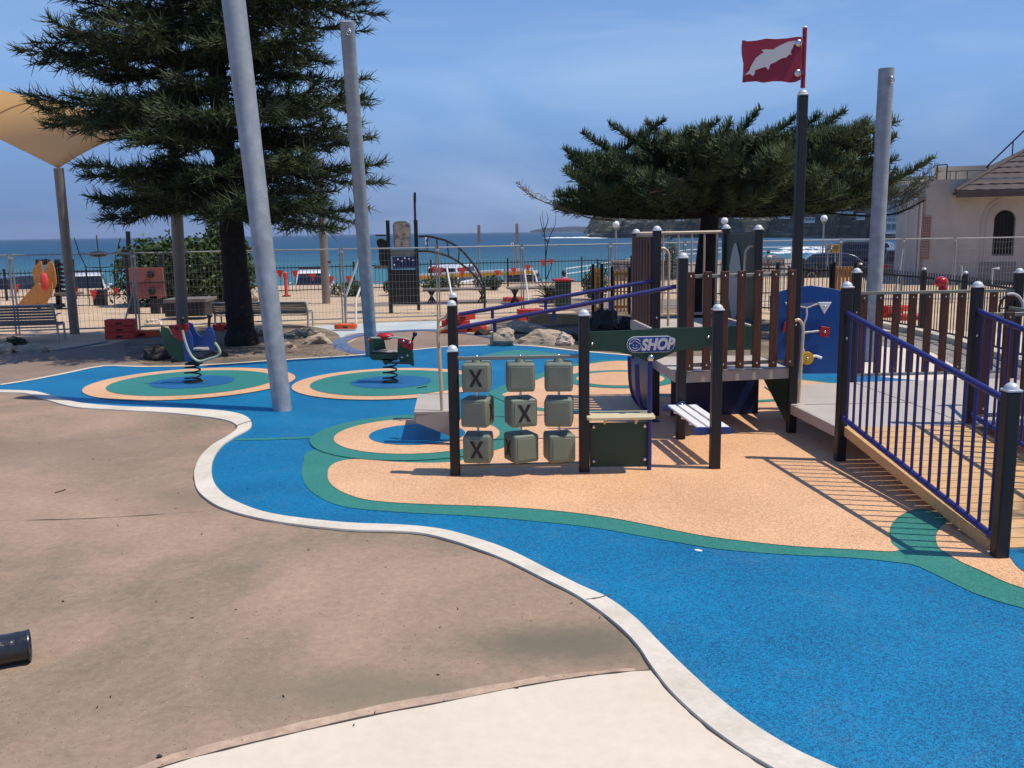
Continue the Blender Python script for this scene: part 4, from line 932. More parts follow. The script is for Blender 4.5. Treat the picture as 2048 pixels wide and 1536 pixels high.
def cords_mesh(name, P, T, Lg, bend, r, m, parent, K=4):
    """thin tapering cords: base points P, directions T, lengths Lg, bend vectors, radius r"""
    P = np.asarray(P, np.float32); T = np.asarray(T, np.float32); n = len(P)
    T /= np.linalg.norm(T, axis=1, keepdims=True)+1e-9
    Lg = np.asarray(Lg, np.float32)[:, None]; B = np.asarray(bend, np.float32)
    ref = np.where(np.abs(T[:, 2:3]) < 0.9, np.array([[0, 0, 1]], np.float32), np.array([[1, 0, 0]], np.float32))
    U = np.cross(T, ref); U /= np.linalg.norm(U, axis=1, keepdims=True)+1e-9; V = np.cross(T, U)
    V_ = np.zeros((n, K, 3, 3), np.float32)
    for k in range(K):
        t = k/(K-1); c = P + T*Lg*t + B*Lg*t*t
        rr = r*(1.0-0.75*t**2)
        for j in range(3):
            a = 2*math.pi*j/3
            V_[:, k, j] = c + (U*math.cos(a)+V*math.sin(a))*rr
    off = np.array(wloc(parent) if parent else (0, 0, 0), np.float32)
    verts = V_.reshape(-1, 3)-off
    base = (np.arange(n)*K*3)[:, None, None, None]
    kk = np.arange(K-1)[None, :, None, None]*3; jj = np.arange(3)[None, None, :, None]
    j2 = (jj+1) % 3
    q = np.concatenate([base+kk+jj, base+kk+j2, base+kk+3+j2, base+kk+3+jj], axis=3).reshape(-1, 4)
    me = bpy.data.meshes.new(name); me.vertices.add(len(verts)); me.vertices.foreach_set('co', verts.ravel())
    me.loops.add(q.size); me.loops.foreach_set('vertex_index', q.ravel().astype(np.int32))
    me.polygons.add(len(q)); me.polygons.foreach_set('loop_start', np.arange(0, q.size, 4, dtype=np.int32)); 
    me.update(calc_edges=True); me.validate(); me.polygons.foreach_set('use_smooth', np.ones(len(q), bool))
    me.materials.append(m); o = bpy.data.objects.new(name, me); col.objects.link(o)
    if parent: o.parent = parent
    return o
def leaves_mesh(name, P, S, m, parent, up=0.4, seed=1):
    """leaf sized faces (folded quads) scattered at points P with sizes S"""
    rg = np.random.default_rng(seed); P = np.asarray(P, np.float32); n = len(P); S = np.asarray(S, np.float32)[:, None]
    d = rg.normal(size=(n, 3)); d[:, 2] += up; d /= np.linalg.norm(d, axis=1, keepdims=True)
    e = np.cross(d, rg.normal(size=(n, 3))); e /= np.linalg.norm(e, axis=1, keepdims=True)
    v = np.stack([P-d*S*0.5, P+e*S*0.28, P+d*S*0.5, P-e*S*0.28], 1).reshape(-1, 3) - np.array(wloc(parent) if parent else (0, 0, 0))
    me = bpy.data.meshes.new(name); me.vertices.add(len(v)); me.vertices.foreach_set('co', v.astype(np.float32).ravel())
    me.loops.add(n*4); me.loops.foreach_set('vertex_index', np.arange(n*4, dtype=np.int32)); me.polygons.add(n); me.polygons.foreach_set('loop_start', np.arange(0, n*4, 4, dtype=np.int32))
    me.update(calc_edges=True); me.materials.append(m); o = bpy.data.objects.new(name, me); col.objects.link(o)
    if parent: o.parent = parent
    return o

# ------------------------------------------------------------------ tall pine by the springers
def pine(base, lean, label, rmax_f, z0, z1, seed, detail=1.0, group=None, trunk_r=0.27, zmaxdetail=7.2):
    rd = random.Random(seed)
    t = thing('pine_tree', label, 'tree', base, group)
    htop = z1+0.6
    tp = []
    for k in range(26):
        z = htop*k/25
        tp.append(base+Vector((lean[0]*z, lean[1]*z, z-0.1)))
    rs = [max(0.03, trunk_r*(1-0.80*k/25)*(1.0+(0.22 if k == 0 else 0.0))) for k in range(26)]
    MB().tube(spline(tp, 3), [rs[min(25, i//3)]*(1+0.06*noise.noise(Vector((i*0.7, seed, 0)))) for i in range(76)], 14).build('trunk', M['bark'], t, angle=80)
    P, T, Lg, B = [], [], [], []
    wood_ = MB()
    z = z0; ang0 = rd.random()*6
    while z < z1:
        full = z < zmaxdetail
        nb = rd.choice((7, 8, 8)) if full else 6
        for b in range(nb):
            a = ang0 + 2*math.pi*b/nb + rd.uniform(-0.25, 0.25)
            h = max(z0, z + rd.uniform(-0.28, 0.28))
            Rr = rmax_f(h, a)*rd.choice((0.5, 0.7, 0.8, 0.88, 0.93, 0.98))*rd.uniform(0.95, 1.05)
            o = base+Vector((lean[0]*h, lean[1]*h, h))
            d = Vector((math.cos(a), math.sin(a), 0)); s = Vector((-d.y, d.x, 0))
            n = 14; pts = []
            wob = rd.uniform(-0.25, 0.25); sag_ = rd.uniform(-0.06, 0.15)
            for k in range(n):
                q = k/(n-1)
                zz_ = 0.10*math.sin(q*2.2)*Rr*0.35 - sag_*Rr*q**1.5 + 0.05*Rr*max(0, q-0.75)*3
                pts.append(o + d*Rr*q + s*wob*q*q*Rr*0.4 + Vector((0, 0, zz_+rd.uniform(-0.02, 0.02))))
            wood_.tube(pts, [0.035*(1-0.85*k/(n-1))*(Rr/3.4) + 0.004 for k in range(n)], 5)
            m_ = int(Rr*(8.0 if full else 4.5)*detail)
            for i in range(m_):
                q = 0.16 + 0.84*(i+rd.random())/m_
                idx = min(n-2, int(q*(n-1))); f_ = q*(n-1)-idx
                c = pts[idx].lerp(pts[idx+1], f_); tang = (pts[idx+1]-pts[idx]).normalized()
                side = s*(1 if i % 2 else -1)
                ll = (0.22 + 0.62*math.sin(min(1, q*1.05)*math.pi)**0.8*min(1, Rr/3))*rd.uniform(0.6, 1.15)
                if q > 0.9: ll = 0.3
                ld = (tang*rd.uniform(0.45, 1.0) + side*rd.uniform(0.6, 1.1) + Vector((0, 0, rd.uniform(-0.25, 0.30)))).normalized()
                if q > 0.93: ld = (tang + side*0.25+Vector((0, 0, 0.1))).normalized()
                e = c+ld*ll + Vector((0, 0, -0.08*ll))
                if ll > 0.25: wood_.tube([c, c.lerp(e, 0.5)+Vector((0, 0, 0.02)), e], [0.007, 0.005, 0.003], 3)
                nc = int(ll*(56 if full else 22)*detail)+7
                for k in range(nc):
                    w_ = (k+rd.random())/nc
                    p = c.lerp(e, w_)
                    rv = Vector((rd.gauss(0, 1), rd.gauss(0, 1), rd.gauss(0.15, 0.8)))
                    dv = ld*rd.uniform(0.5, 1.4) + rv*0.62
                    P.append(p); T.append(dv); Lg.append(rd.uniform(0.13, 0.28)*(1.0 if full else 1.5)); B.append((rd.uniform(-0.1, 0.1), rd.uniform(-0.1, 0.1), rd.uniform(-0.25, 0.38)))
        z += (0.31 if full else 0.6)*rd.uniform(0.8, 1.2); ang0 += 0.7
    wood_.build('branches', M['branch'], t, angle=80)
    cords_mesh('foliage', P, T, Lg, B, 0.0095 if detail >= 1 else 0.013, M['pine'], t)
    return t
TB1 = G(485, 690)
def rf1(h, a):
    # irregular outline: long to the left and lower tiers, shorter on the right
    c = math.cos(a)
    left = max(0, -c); r = 2.85 + 0.30*left + (0.5*left if h < 4.6 else 0)
    if h < 3.1: r *= 0.80 if c < 0 else 0.95
    if h > 7.6: r *= max(0.25, 1.12-(h-7.6)/6.0)
    return r*(1+0.10*noise.noise(Vector((h*1.3, a*2, 3))))
pine(TB1, (-0.030, 0.0), 'tall dark pine with layered branches and black trunk left of the tallest steel pole', rf1, 2.45, 9.6, 11)
pine(Vector((10.1, 5.4, 0)), (0, 0), 'pine just outside the right edge of the photo that shades the ramp', lambda h, a: 3.1 if h < 8 else 2.2, 2.9, 9.5, 5, 0.62)

# ------------------------------------------------------------------ squat flat-topped pine behind the tower
TB2 = G(1400, 660); TB2 = Vector((TB2.x, TB2.y, 0))
t2 = thing('pine_tree', 'broad flat-topped pine spreading like an umbrella behind the play tower', 'tree', TB2)
Y2 = TB2.y
rd = random.Random(21)
tp = [TB2+Vector((0.02*k, 0, 0.30*k-0.1)) for k in range(13)]
MB().tube(tp, [0.27-0.011*k for k in range(13)], 14).build('trunk', M['bark'], t2, angle=80)
P, T, Lg, B = [], [], [], []; DP, DT, DL, DB = [], [], [], []; GP, GT, GL, GB = [], [], [], []
wood_ = MB(); dwood = MB(); dwood2 = MB()
def foxtail(c, d, ll, dens, out, up=0.6, r0=0.26, wd=None, rad=0.010):
    """an upturned shoot clothed in cords, longest in the middle"""
    n = 9; pts = []
    for k in range(n):
        q = k/(n-1); pts.append(c + d*ll*q + Vector((0, 0, 0.16*ll*q*q)))
    (wd or wood_).tube(pts, [rad*(1-0.7*k/(n-1)) for k in range(n)], 4)
    nc = int(ll*dens)
    for k in range(nc):
        q = (k+rd.random())/nc; idx = min(n-2, int(q*(n-1))); p = pts[idx].lerp(pts[idx+1], q*(n-1)-idx)
        tang = (pts[idx+1]-pts[idx]).normalized()
        rv = Vector((rd.gauss(0, 1), rd.gauss(0, 1), rd.gauss(up, 0.9))); rv -= tang*rv.dot(tang)*0.7
        lg = r0*(0.55+0.6*math.sin(math.pi*min(1, 0.25+q*0.75)))*rd.uniform(0.6, 1.1)
        out[0].append(p); out[1].append(rv.normalized()+tang*rd.uniform(0.25, 0.9)); out[2].append(lg); out[3].append((0, 0, rd.uniform(0.05, 0.45)))
live = (P, T, Lg, B)
# outline (photo) of the crown as reach per height: top surface height over x
def ztop2(x):
    tab = [(-3.3, 2.7), (-3.0, 3.35), (-2.4, 3.75), (-1.8, 3.95), (0, 3.9), (1.0, 4.0), (2.6, 4.1), (3.0, 3.6), (3.6, 3.15), (4.6, 3.1)]
    for (a, va), (b, vb) in zip(tab, tab[1:]):
        if x <= b: return lerp(va, vb, (x-a)/(b-a))
    return tab[-1][1]
for i in range(120):
    a = i*2.39996
    rr = 3.15 if math.cos(a) < 0 else 3.7
    d = Vector((math.cos(a), math.sin(a), 0)); s = Vector((-d.y, d.x, 0))
    lv = (i*0.7548777) % 1.0                       # how high this branch ends
    Rr = rr*(1.0-0.14*lv)*(rd.uniform(0.80, 1.0) if i % 3 else rd.uniform(0.45, 0.75))
    zt2 = ztop2(d.x*Rr)-0.28
    ze = 2.50 + (zt2-2.50)*lv**0.9 + rd.uniform(-0.05, 0.05)
    zs = 2.30 + 0.80*(ze-2.4); tier = 0.5+lv*0.5
    o = TB2+Vector((0.15, 0, zs))
    n = 13; pts = []; wob = rd.uniform(-0.2, 0.2)
    for k in range(n):
        q = k/(n-1); pts.append(o + d*Rr*q + s*wob*q*q*Rr + Vector((0, 0, (ze-zs)*(0.5*q+0.5*q*q) - 0.12*math.sin(q*math.pi)*(1-tier))))
    wood_.tube(pts, [0.045*(1-0.8*k/(n-1)) for k in range(n)], 5)
    for j in range(int(Rr*3.9)):
        q = 0.24+0.76*(j+rd.random())/(Rr*3.9); q = min(q, 1); idx = min(n-2, int(q*(n-1))); c = pts[idx].lerp(pts[idx+1], q*(n-1)-idx)
        tang = (pts[idx+1]-pts[idx]).normalized(); sd_ = s*(1 if j % 2 else -1)
        dd = (tang*1.0 + sd_*rd.uniform(0.25, 0.9)*(1-q*0.5) + Vector((0, 0, rd.uniform(-0.02, 0.30)))).normalized()
        ll = rd.uniform(0.45, 0.95)*(1.0 if q < 0.85 else 0.75)
        foxtail(c, dd, ll, 150, live, 0.75, 0.22)
# a few strong upturned leaders standing out of the top
for (u0, v0), (u1, v1), r0 in (((1440, 310), (1520, 243), 0.24), ((1600, 290), (1688, 246), 0.26), ((1360, 300), (1437, 262), 0.22), ((1640, 310), (1704, 284), 0.2), ((1580, 280), (1640, 246), 0.26), ((1290, 300), (1218, 266), 0.2), ((1240, 320), (1164, 286), 0.22), ((1190, 350), (1128, 315), 0.22), ((1780, 370), (1868, 338), 0.2), ((1720, 360), (1745, 325), 0.2), ((1500, 300), (1590, 262), 0.24), ((1170, 400), (1112, 402), 0.22), ((1660, 350), (1712, 318), 0.22), ((1250, 300), (1330, 262), 0.22), ((1350, 295), (1290, 262), 0.2)):
    a = D(u0, v0, Y2-0.6); b = D(u1, v1, Y2-0.6); foxtail(a-(b-a)*0.5, (b-a).normalized(), (b-a).length*1.5, 260, live, 0.7, r0*0.9, rad=0.03)
wood_.build('branches', M['branch'], t2, angle=80)
cords_mesh('foliage', P, T, Lg, B, 0.0105, M['pine2'], t2)
# dead shoot at the left and thin grey shoots at the right
dead = (DP, DT, DL, DB); grey = (GP, GT, GL, GB)
a = D(1150, 425, Y2-0.3); b = D(1075, 398, Y2-0.3); c = D(1034, 371, Y2-0.3)
dwood.tube(spline([D(1230, 442, Y2-0.1), D(1180, 436, Y2-0.2), a, b, c], 5), [0.022-0.0007*i for i in range(21)], 5)
foxtail(a, (b-a).normalized(), (b-a).length, 34, dead, -0.8, 0.22, dwood); foxtail(b, (c-b).normalized(), (c-b).length*1.0, 95, dead, -0.3, 0.13, dwood)
for (u0, v0), (u1, v1) in (((1780, 400), (1872, 345)), ((1790, 415), (1868, 372)), ((1760, 425), (1850, 398)), ((1740, 415), (1835, 405)), ((1800, 395), (1850, 360)), ((1820, 385), (1880, 352)), ((1730, 400), (1800, 385)), ((1790, 430), (1840, 412))):
    a = D(u0, v0, Y2-0.4); b = D(u1, v1, Y2-0.4); foxtail(a, (b-a).normalized(), (b-a).length, 70, grey, 0.3, 0.2, dwood2)
dwood2.tube(spline([D(1640, 425, Y2), D(1740, 432, Y2-0.3), D(1800, 424, Y2-0.4), D(1850, 400, Y2-0.4)], 6), 0.02, 5)
for pts_ in (((1322, 372), (1345, 362), (1366, 356)), ((1326, 356), (1348, 357), (1368, 362)), ((1300, 385), (1330, 378), (1360, 366))): dwood3 = MB().tube(spline([D(u, v, Y2-2.3) for u, v in pts_], 4), 0.014, 5).build('dead_branch', M['deadpine'], t2)
dwood.build('dead_branch', M['deadwood'], t2, angle=80); dwood2.build('dead_branch', M['branch'], t2, angle=80)
o = cords_mesh('dead_foliage', DP, DT, DL, DB, 0.007, M['deadpine'], t2); o['label'] = 'brown dead foliage'
cords_mesh('sparse_foliage', GP, GT, GL, GB, 0.007, M['greypine'], t2)

# ------------------------------------------------------------------ steel poles and shade sail
def pole(base, top, r, label, m='steel', n=24, group='steel sail poles', cap=True):
    base = Vector(base); top = Vector(top)
    t = thing('sail_pole', label, 'pole', base, group)
    MB().tube([base-Vector((0, 0, 0.1)), base.lerp(top, 0.5), top], r, n).build('shaft', M[m], t, angle=50)
    if cap:
        r = r if isinstance(r, float) else r[-1]
        p = top + (base-top).normalized()*0.16
        MB().lathe(p+Vector((0.3*r, -r*0.98, 0)), [(0.035, -0.01), (0.035, 0.02), (0.02, 0.035)], 12, (0.25, -1, 0)).build('eye_bolt', M['bolt'], t)
        q = p+Vector((0.3*r, -r-0.03, -0.0))
        MB().tube([q+Vector((0.035*math.cos(a), 0, -0.03+0.035*math.sin(a))) for a in [math.pi*2*k/12 for k in range(13)]], 0.008, 6).build('shackle', M['bolt'], t)
    return t
b1 = G(566, 822); top1 = D(467, 0, 11.4)
pole(b1, b1+(top1-b1)*1.35, [0.112, 0.128, 0.145], 'tallest leaning galvanised pole standing at the edge of the blue rubber', cap=False)
b2 = G(744, 712); pole(b2, D(694, 42, 14.4), 0.108, 'leaning galvanised pole with eye bolt behind the green springer')
b3 = G(1741, 723); pole(b3, D(1773, 137, 14.3), 0.113, 'upright galvanised pole behind the ramp at the right')
pw = G(150, 668); pole(pw, D(117, 336, pw.y-0.4), 0.10, 'slim weathered pole holding the corner of the tan shade sail', 'steel_warm', cap=False)
p5 = G(366, 668); pole(p5, D(344, 250, p5.y-0.4), 0.125, 'weathered pole rising into the pine left of its trunk', 'steel_warm', cap=False)
p6 = G(653, 607); p6t = pole(p6, D(639, 318, p6.y-0.4), 0.122, 'weathered pole in the sand behind the pine, with a dark bracket', 'steel_warm', cap=False)
MB().beam(D(648, 524, p6.y-0.16), D(662, 524, p6.y-0.16), 0.03, 0.06).build('bracket', M['black'], p6t)
# sail: doubly curved cloth between four corners
c0 = D(117, 337, pw.y-0.45); c1_ = D(330, 250, p5.y-0.4); c2_ = D(-420, 85, 20.5); c3_ = D(-330, 130, 25.5)
sl = thing('shade_sail', 'tan shade sail stretched from the left edge to the weathered poles', 'shade sail', c0)
mb = MB(); n = 22
def sag(a, b, t, s_): p = a.lerp(b, t); return p
for i in range(n+1):
    for j in range(n+1):
        u = i/n; v = j/n
        # edges are cut concave
        cu = 0.04*math.sin(math.pi*v); cvv = 0.025*math.sin(math.pi*u)
        uu = cu + u*(1-2*cu) if True else u; vv = cvv + v*(1-2*cvv)
        a = c0.lerp(c1_, uu); b = c3_.lerp(c2_, uu)
        p = a.lerp(b, vv); p.z += 0.10*math.sin(math.pi*uu)*math.sin(math.pi*vv)
        mb.v.append(p)
mb.f = [(i*(n+1)+j, (i+1)*(n+1)+j, (i+1)*(n+1)+j+1, i*(n+1)+j+1) for i in range(n) for j in range(n)]
so2 = mb.build('cloth', M['sail'], sl, angle=80); sm = so2.modifiers.new('thickness', 'SOLIDIFY'); sm.thickness = 0.004
MB().tube([mb.v[i*(n+1)+7]+Vector((0, 0, -0.012)) for i in range(n+1)], 0.014, 6).build('seam', M['timber'], sl)
MB().tube([D(117, 338, pw.y-0.45), mb.v[0]], 0.012, 6).build('corner_cable', M['bolt'], sl)
# ------------------------------------------------------------------ springers
def spring(c, r, h, turns, par, rod=0.012):
    pts = []; n = int(turns*18)
    for k in range(n+1):
        t = k/n; a = 2*math.pi*turns*t; rr = r*(1-0.12*t)
        pts.append(Vector((c.x+rr*math.cos(a), c.y+rr*math.sin(a), 0.045+h*t)))
    MB().tube(pts, rod, 8).build('spring', M['black'], par, angle=60)
    MB().lathe(c, [(r*1.15, 0.03), (r*1.15, 0.045), (r*0.4, 0.05)], 24).build('base_plate', M['black'], par)
def cp1(x, y): return (x/3.84, 400+y/3.84)
g1 = Vector((-4.59, 13.10, 0)); g1 = G(387, 768)
s1 = thing('spring_rocker', 'blue, red and green two-seat spring rocker on the left ring, before the pine', 'spring rocker', g1)
spring(g1, 0.115, 0.25, 3.2, s1)
Yc = g1.y
def pl1(pts, Y, t, name, m, par=None, n=1, bev=0.004): return plate([cp1(*p) for p in pts], Y, t, n).build(name, M[m], par or s1, bevel=bev)
pl1([(1235, 968), (1292, 985), (1345, 1060), (1425, 1095), (1455, 1180), (1462, 1245), (1375, 1242), (1300, 1190), (1262, 1120), (1235, 1030)], Yc-0.10, 0.022, 'side_panel', 'green_toy')
pl1([(1290, 968), (1362, 955), (1445, 948), (1452, 985), (1400, 1090), (1335, 1052)], Yc-0.135, 0.022, 'nose_panel', 'red')
pl1([(1445, 940), (1478, 948), (1492, 985), (1512, 1022), (1540, 1046), (1568, 1038), (1580, 995), (1605, 965), (1632, 985), (1650, 1055), (1645, 1110), (1622, 1165), (1560, 1160), (1470, 1172), (1440, 1100)], Yc+0.12, 0.022, 'seat_back', 'blue_bench')
pl1([(1402, 1000), (1452, 1002), (1478, 1050), (1484, 1140), (1474, 1242), (1418, 1240), (1402, 1110)], Yc-0.13, 0.022, 'seat_side', 'blue_bench')
pl1([(1600, 990), (1640, 1000), (1655, 1075), (1640, 1165), (1605, 1160), (1592, 1060)], Yc-0.06, 0.022, 'seat_side', 'blue_bench')
sA = D(*cp1(1480, 1150), Yc-0.10); sB = D(*cp1(1620, 1150), Yc+0.1)
MB().box(((sA.x+sB.x)/2, Yc, sA.z), (abs(sB.x-sA.x)+0.06, 0.24, 0.022)).build('seat', M['deck_edge'], s1, bevel=0.004)
MB().box((D(*cp1(1450, 1200), Yc).x, Yc, D(*cp1(1450, 1225), Yc).z), (0.50, 0.10, 0.06)).build('beam', M['black'], s1, bevel=0.004)
MB().box((D(*cp1(1490, 1250), Yc).x, Yc, D(*cp1(1490, 1255), Yc).z), (0.20, 0.20, 0.03)).build('top_plate', M['black'], s1, bevel=0.004)
M['palegreen'] = mat('tube_pale_green', (0.36, 0.42, 0.34), 0.4, 0, 0.05, 6)
MB().tube(spline([D(*cp1(*p), Yc-0.2) for p in [(1402, 1000), (1415, 1060), (1445, 1150), (1480, 1208), (1530, 1238), (1600, 1222), (1668, 1198), (1690, 1170), (1675, 1130), (1650, 1095)]], 5), 0.018, 10).build('footrest', M['palegreen'], s1)
for (x0, y0), (x1, y1) in (((1405, 1000), (1400, 912)), ((1605, 970), (1610, 888))):
    hb = MB().tube([D(*cp1(x0, y0), Yc-0.16), D(*cp1(x1, y1), Yc-0.16)], [0.022, 0.020], 10).build('handle', M['black'], s1)
    MB().ball(D(*cp1(x1, y1), Yc-0.16), 0.042, 9, (1, 1, 0.7)).build('grip', M['black'], hb)
for p in ((1315, 975), (1355, 985)): MB().lathe(D(*cp1(*p), Yc-0.137), [(0.028, 0), (0.028, 0.006), (0.01, 0.008)], 14, (0, -1, 0)).build('bolt', M['black'], s1)

def cp2(x, y): return (560+x/6.02, 600+y/6.02)
g2 = G(781, 768)
s2 = thing('spring_rocker', 'green spring rocker with red seat on the ring right of the leaning pole', 'spring rocker', g2)
spring(g2, 0.10, 0.33, 4.2, s2)
Yc = g2.y
def pl2(pts, Y, t, name, m, par=None, n=1, bev=0.004): return plate([cp2(*p) for p in pts], Y, t, n).build(name, M[m], par or s2, bevel=bev)
pl2([(1090, 455), (1250, 470), (1278, 592), (1140, 612), (1112, 600)], Yc+0.12, 0.022, 'side_panel', 'green_toy')
pl2([(1075, 462), (1102, 458), (1116, 620), (1420, 632), (1420, 700), (1300, 725), (1296, 775), (1262, 785), (1236, 728), (1110, 722), (1078, 690)], Yc-0.10, 0.022, 'side_panel', 'green_panel')
sp2 = pl2([(1418, 470), (1590, 555), (1604, 640), (1612, 745), (1618, 790), (1590, 798), (1560, 765), (1440, 738), (1412, 640)], Yc-0.12, 0.022, 'front_panel', 'green_toy')
rc = pl2([(1418, 470), (1480, 462), (1590, 492), (1608, 530), (1600, 605), (1540, 596), (1470, 560), (1430, 515)], Yc-0.145, 0.022, 'nose_cover', 'red')
for p in ((1485, 495), (1562, 515)): bolt(D(*cp2(*p), Yc-0.147), rc, 0.020)
for p in ((1467, 690), (1535, 668)): bolt(D(*cp2(*p), Yc-0.122), sp2, 0.020)
a = D(*cp2(1092, 458), Yc-0.05); b = D(*cp2(1420, 452), Yc-0.05); c = D(*cp2(1598, 492), Yc-0.05)
MB().tube(spline([a, a.lerp(b, 0.5), b, c], 4), 0.014, 8).build('hand_rail', M['palegreen'], s2)
MB().ball(D(*cp2(1268, 438), Yc+0.02), 0.125, 12, (1.0, 0.75, 0.42)).build('seat_back', M['red'], s2)
q = D(*cp2(1240, 625), Yc); MB().box((q.x, q.y, q.z), (0.36, 0.20, 0.022)).build('seat', M['deck_edge'], s2, bevel=0.004)
hb = MB().tube([D(*cp2(1590, 490), Yc-0.05), D(*cp2(1620, 420), Yc-0.10)], 0.016, 10).build('handle', M['black'], s2)
MB().ball(D(*cp2(1624, 410), Yc-0.11), 0.034, 9).build('grip', M['black'], hb)
MB().ball(D(*cp2(1075, 490), Yc-0.02), 0.030, 8).build('knob', M['redor'], s2)
MB().tube([D(*cp2(1250, 756), Yc-0.16), D(*cp2(1610, 762), Yc-0.16)], 0.013, 8).build('footrest', M['black'], s2)
MB().tube([D(*cp2(1250, 756), Yc+0.16), D(*cp2(1600, 745), Yc+0.16)], 0.013, 8).build('footrest', M['black'], s2)
q = D(*cp2(1330, 705), Yc); MB().box((q.x, q.y, q.z), (0.22, 0.2, 0.03)).build('top_plate', M['black'], s2, bevel=0.004)

# ------------------------------------------------------------------ benches
def bench(a, b, zt, depth, label, nslat=7, z0=0.0):
    """bench seen from behind: a, b ends of the back's foot line"""
    t = thing('park_bench', label, 'bench', (a+b)/2)
    d = (b-a).normalized(); s = Vector((-d.y, d.x, 0))      # seat lies on the far side
    for k in range(nslat):
        z = zt - 0.03 - k*(zt-0.34)/nslat; off = s*(-0.10 + 0.14*(zt-z)/zt)
        MB().beam(a+off+Vector((0, 0, z)), b+off+Vector((0, 0, z)), 0.022, (zt-0.34)/nslat*0.82).build('back_slat', M['benchwood'], t, bevel=0.003)
    MB().tube([a+s*-0.11+Vector((0, 0, zt)), b+s*-0.11+Vector((0, 0, zt))], 0.016, 8).build('top_rail', M['benchmetal'], t)
    MB().tube([a+s*0.03+Vector((0, 0, 0.30)), b+s*0.03+Vector((0, 0, 0.30))], 0.016, 8).build('lower_rail', M['benchmetal'], t)
    for k in range(4):
        off = s*(0.09+0.11*k); MB().beam(a+off+Vector((0, 0, 0.36)), b+off+Vector((0, 0, 0.36)), 0.09, 0.025).build('seat_slat', M['benchwood'], t, bevel=0.003)
    for p in (a+d*0.0, b-d*0.0):
        MB().tube(spline([p+s*-0.12+Vector((0, 0, zt)), p+s*-0.02+Vector((0, 0, 0.45)), p+s*0.04+Vector((0, 0, 0.30)), p+s*0.02+Vector((0, 0, 0.0))], 4), 0.022, 8).build('leg', M['benchmetal'], t)
        MB().tube([p+s*0.02+Vector((0, 0, 0.33)), p+s*0.5+Vector((0, 0, 0.33))], 0.018, 8).build('seat_arm', M['benchmetal'], t)
        MB().tube([p+s*0.46+Vector((0, 0, 0.33)), p+s*0.46], 0.02, 8).build('leg', M['benchmetal'], t)
        MB().tube([p+s*-0.05+Vector((0, 0, 0.52)), p+s*0.12+Vector((0, 0, 0.56)), p+s*0.30+Vector((0, 0, 0.56))], 0.016, 8).build('armrest', M['benchmetal'], t)
    return t
e = G(116, 683); e0 = G(-120, 690); bench(e0, e, 0.76, 0.5, 'grey-brown slatted bench seen from behind at the left edge')
ea = G(430, 658); eb = G(616, 656); bench(ea, eb, 0.60, 0.5, 'slatted bench seen from behind on the sand, partly hidden by the pine trunk')

# ------------------------------------------------------------------ temporary fence
def mesh_panel(w_, h_):
    t = thing('temporary_fence', 'temporary wire mesh fence panel', 'fence', (0, 0, 0), 'temporary wire fence panels')
    fr = MB(); z0 = 0.12
    for x in (0.03, w_-0.03): fr.tube([Vector((x, 0, 0.0)), Vector((x, 0, h_))], 0.019, 8)
    for z in (z0, h_-0.05): fr.tube([Vector((0.03, 0, z)), Vector((w_-0.03, 0, z))], 0.017, 8)
    fr.build('frame', M['steel_thin'], t)
    wm = MB(); nx = int(w_/0.085)
    for k in range(1, nx): x = w_*k/nx; wm.beam((x, 0.004, z0), (x, 0.004, h_-0.05), 0.0042, 0.0042)
    for k in range(1, 10): z = z0+(h_-z0)*k/10; wm.beam((0.04, -0.004, z), (w_-0.04, -0.004, z), 0.0042, 0.0042)
    wm.build('wire_mesh', M['steel_thin'], t, smooth=False)
    MB().box((w_, 0, h_-0.12), (0.09, 0.05, 0.05)).build('clamp', M['benchmetal'], t, bevel=0.004)
    return t
fp_ = [Vector((-13.4, 19.8, 0)), Vector((-10.75, 20.1, 0)), Vector((-8.32, 20.6, 0)), Vector((-6.1, 21.4, 0)), Vector((-3.96, 21.9, 0)), Vector((-1.74, 22.3, 0)), Vector((0.29, 23.0, 0)), Vector((2.55, 23.8, 0)), Vector((4.6, 24.6, 0)), Vector((6.8, 25.3, 0)), Vector((9.1, 25.7, 0)), Vector((10.7, 25.4, 0)), Vector((12.0, 25.2, 0)), Vector((14.4, 25.6, 0)), Vector((16.8, 25.9, 0))]
flab = ['temporary wire fence panel at the far left edge above the first bench', 'wire fence panel in front of the orange slide', 'wire fence panel before the green bush, left of the pine trunk', 'wire fence panel between pine trunk and leaning pole', 'wire fence panel in front of the sand right of the leaning pole', 'wire fence panel before the climbing arch', 'wire fence panel just left of the red-lidded bin', 'wire fence panel left of the play tower, before the first globe lamp', 'wire fence panel seen through the play tower', 'wire fence panel just left of the tall flag post', 'wire fence panel before the parked dark cars', 'short wire fence panel left of the pavilion corner', 'wire fence panel before the pavilion vent', 'wire fence panel before the arched window']
pv = mesh_panel(2.3, 1.8); first = True
for i in range(len(fp_)-1):
    a, b = fp_[i], fp_[i+1]
    o = pv if first else copy_tree(pv); first = False
    o.location = a; o.rotation_euler.z = math.atan2(b.y-a.y, b.x-a.x); o.scale = ((b-a).length/2.3, 1, 1); o['label'] = flab[i]
def strut(pts, r, m, label, name='fence_brace'):
    return tag(MB().tube(pts, r, 8).build(name, M[m]), label, 'fence brace', 'braces propping the temporary fence')
strut([D(692, 591, 21.6), D(717, 519, 21.6)], 0.028, 'whitepaint', 'thick white brace leaning on the fence left of the leaning pole')
strut([D(692, 652, 21.4), D(692, 591, 21.6)], 0.02, 'steel_thin', 'lower grey end of the brace left of the leaning pole')
strut([D(712, 650, 21.2), D(712, 598, 21.4), D(723, 570, 21.6)], 0.024, 'whitepaint', 'short white brace hugging the left side of the leaning pole')
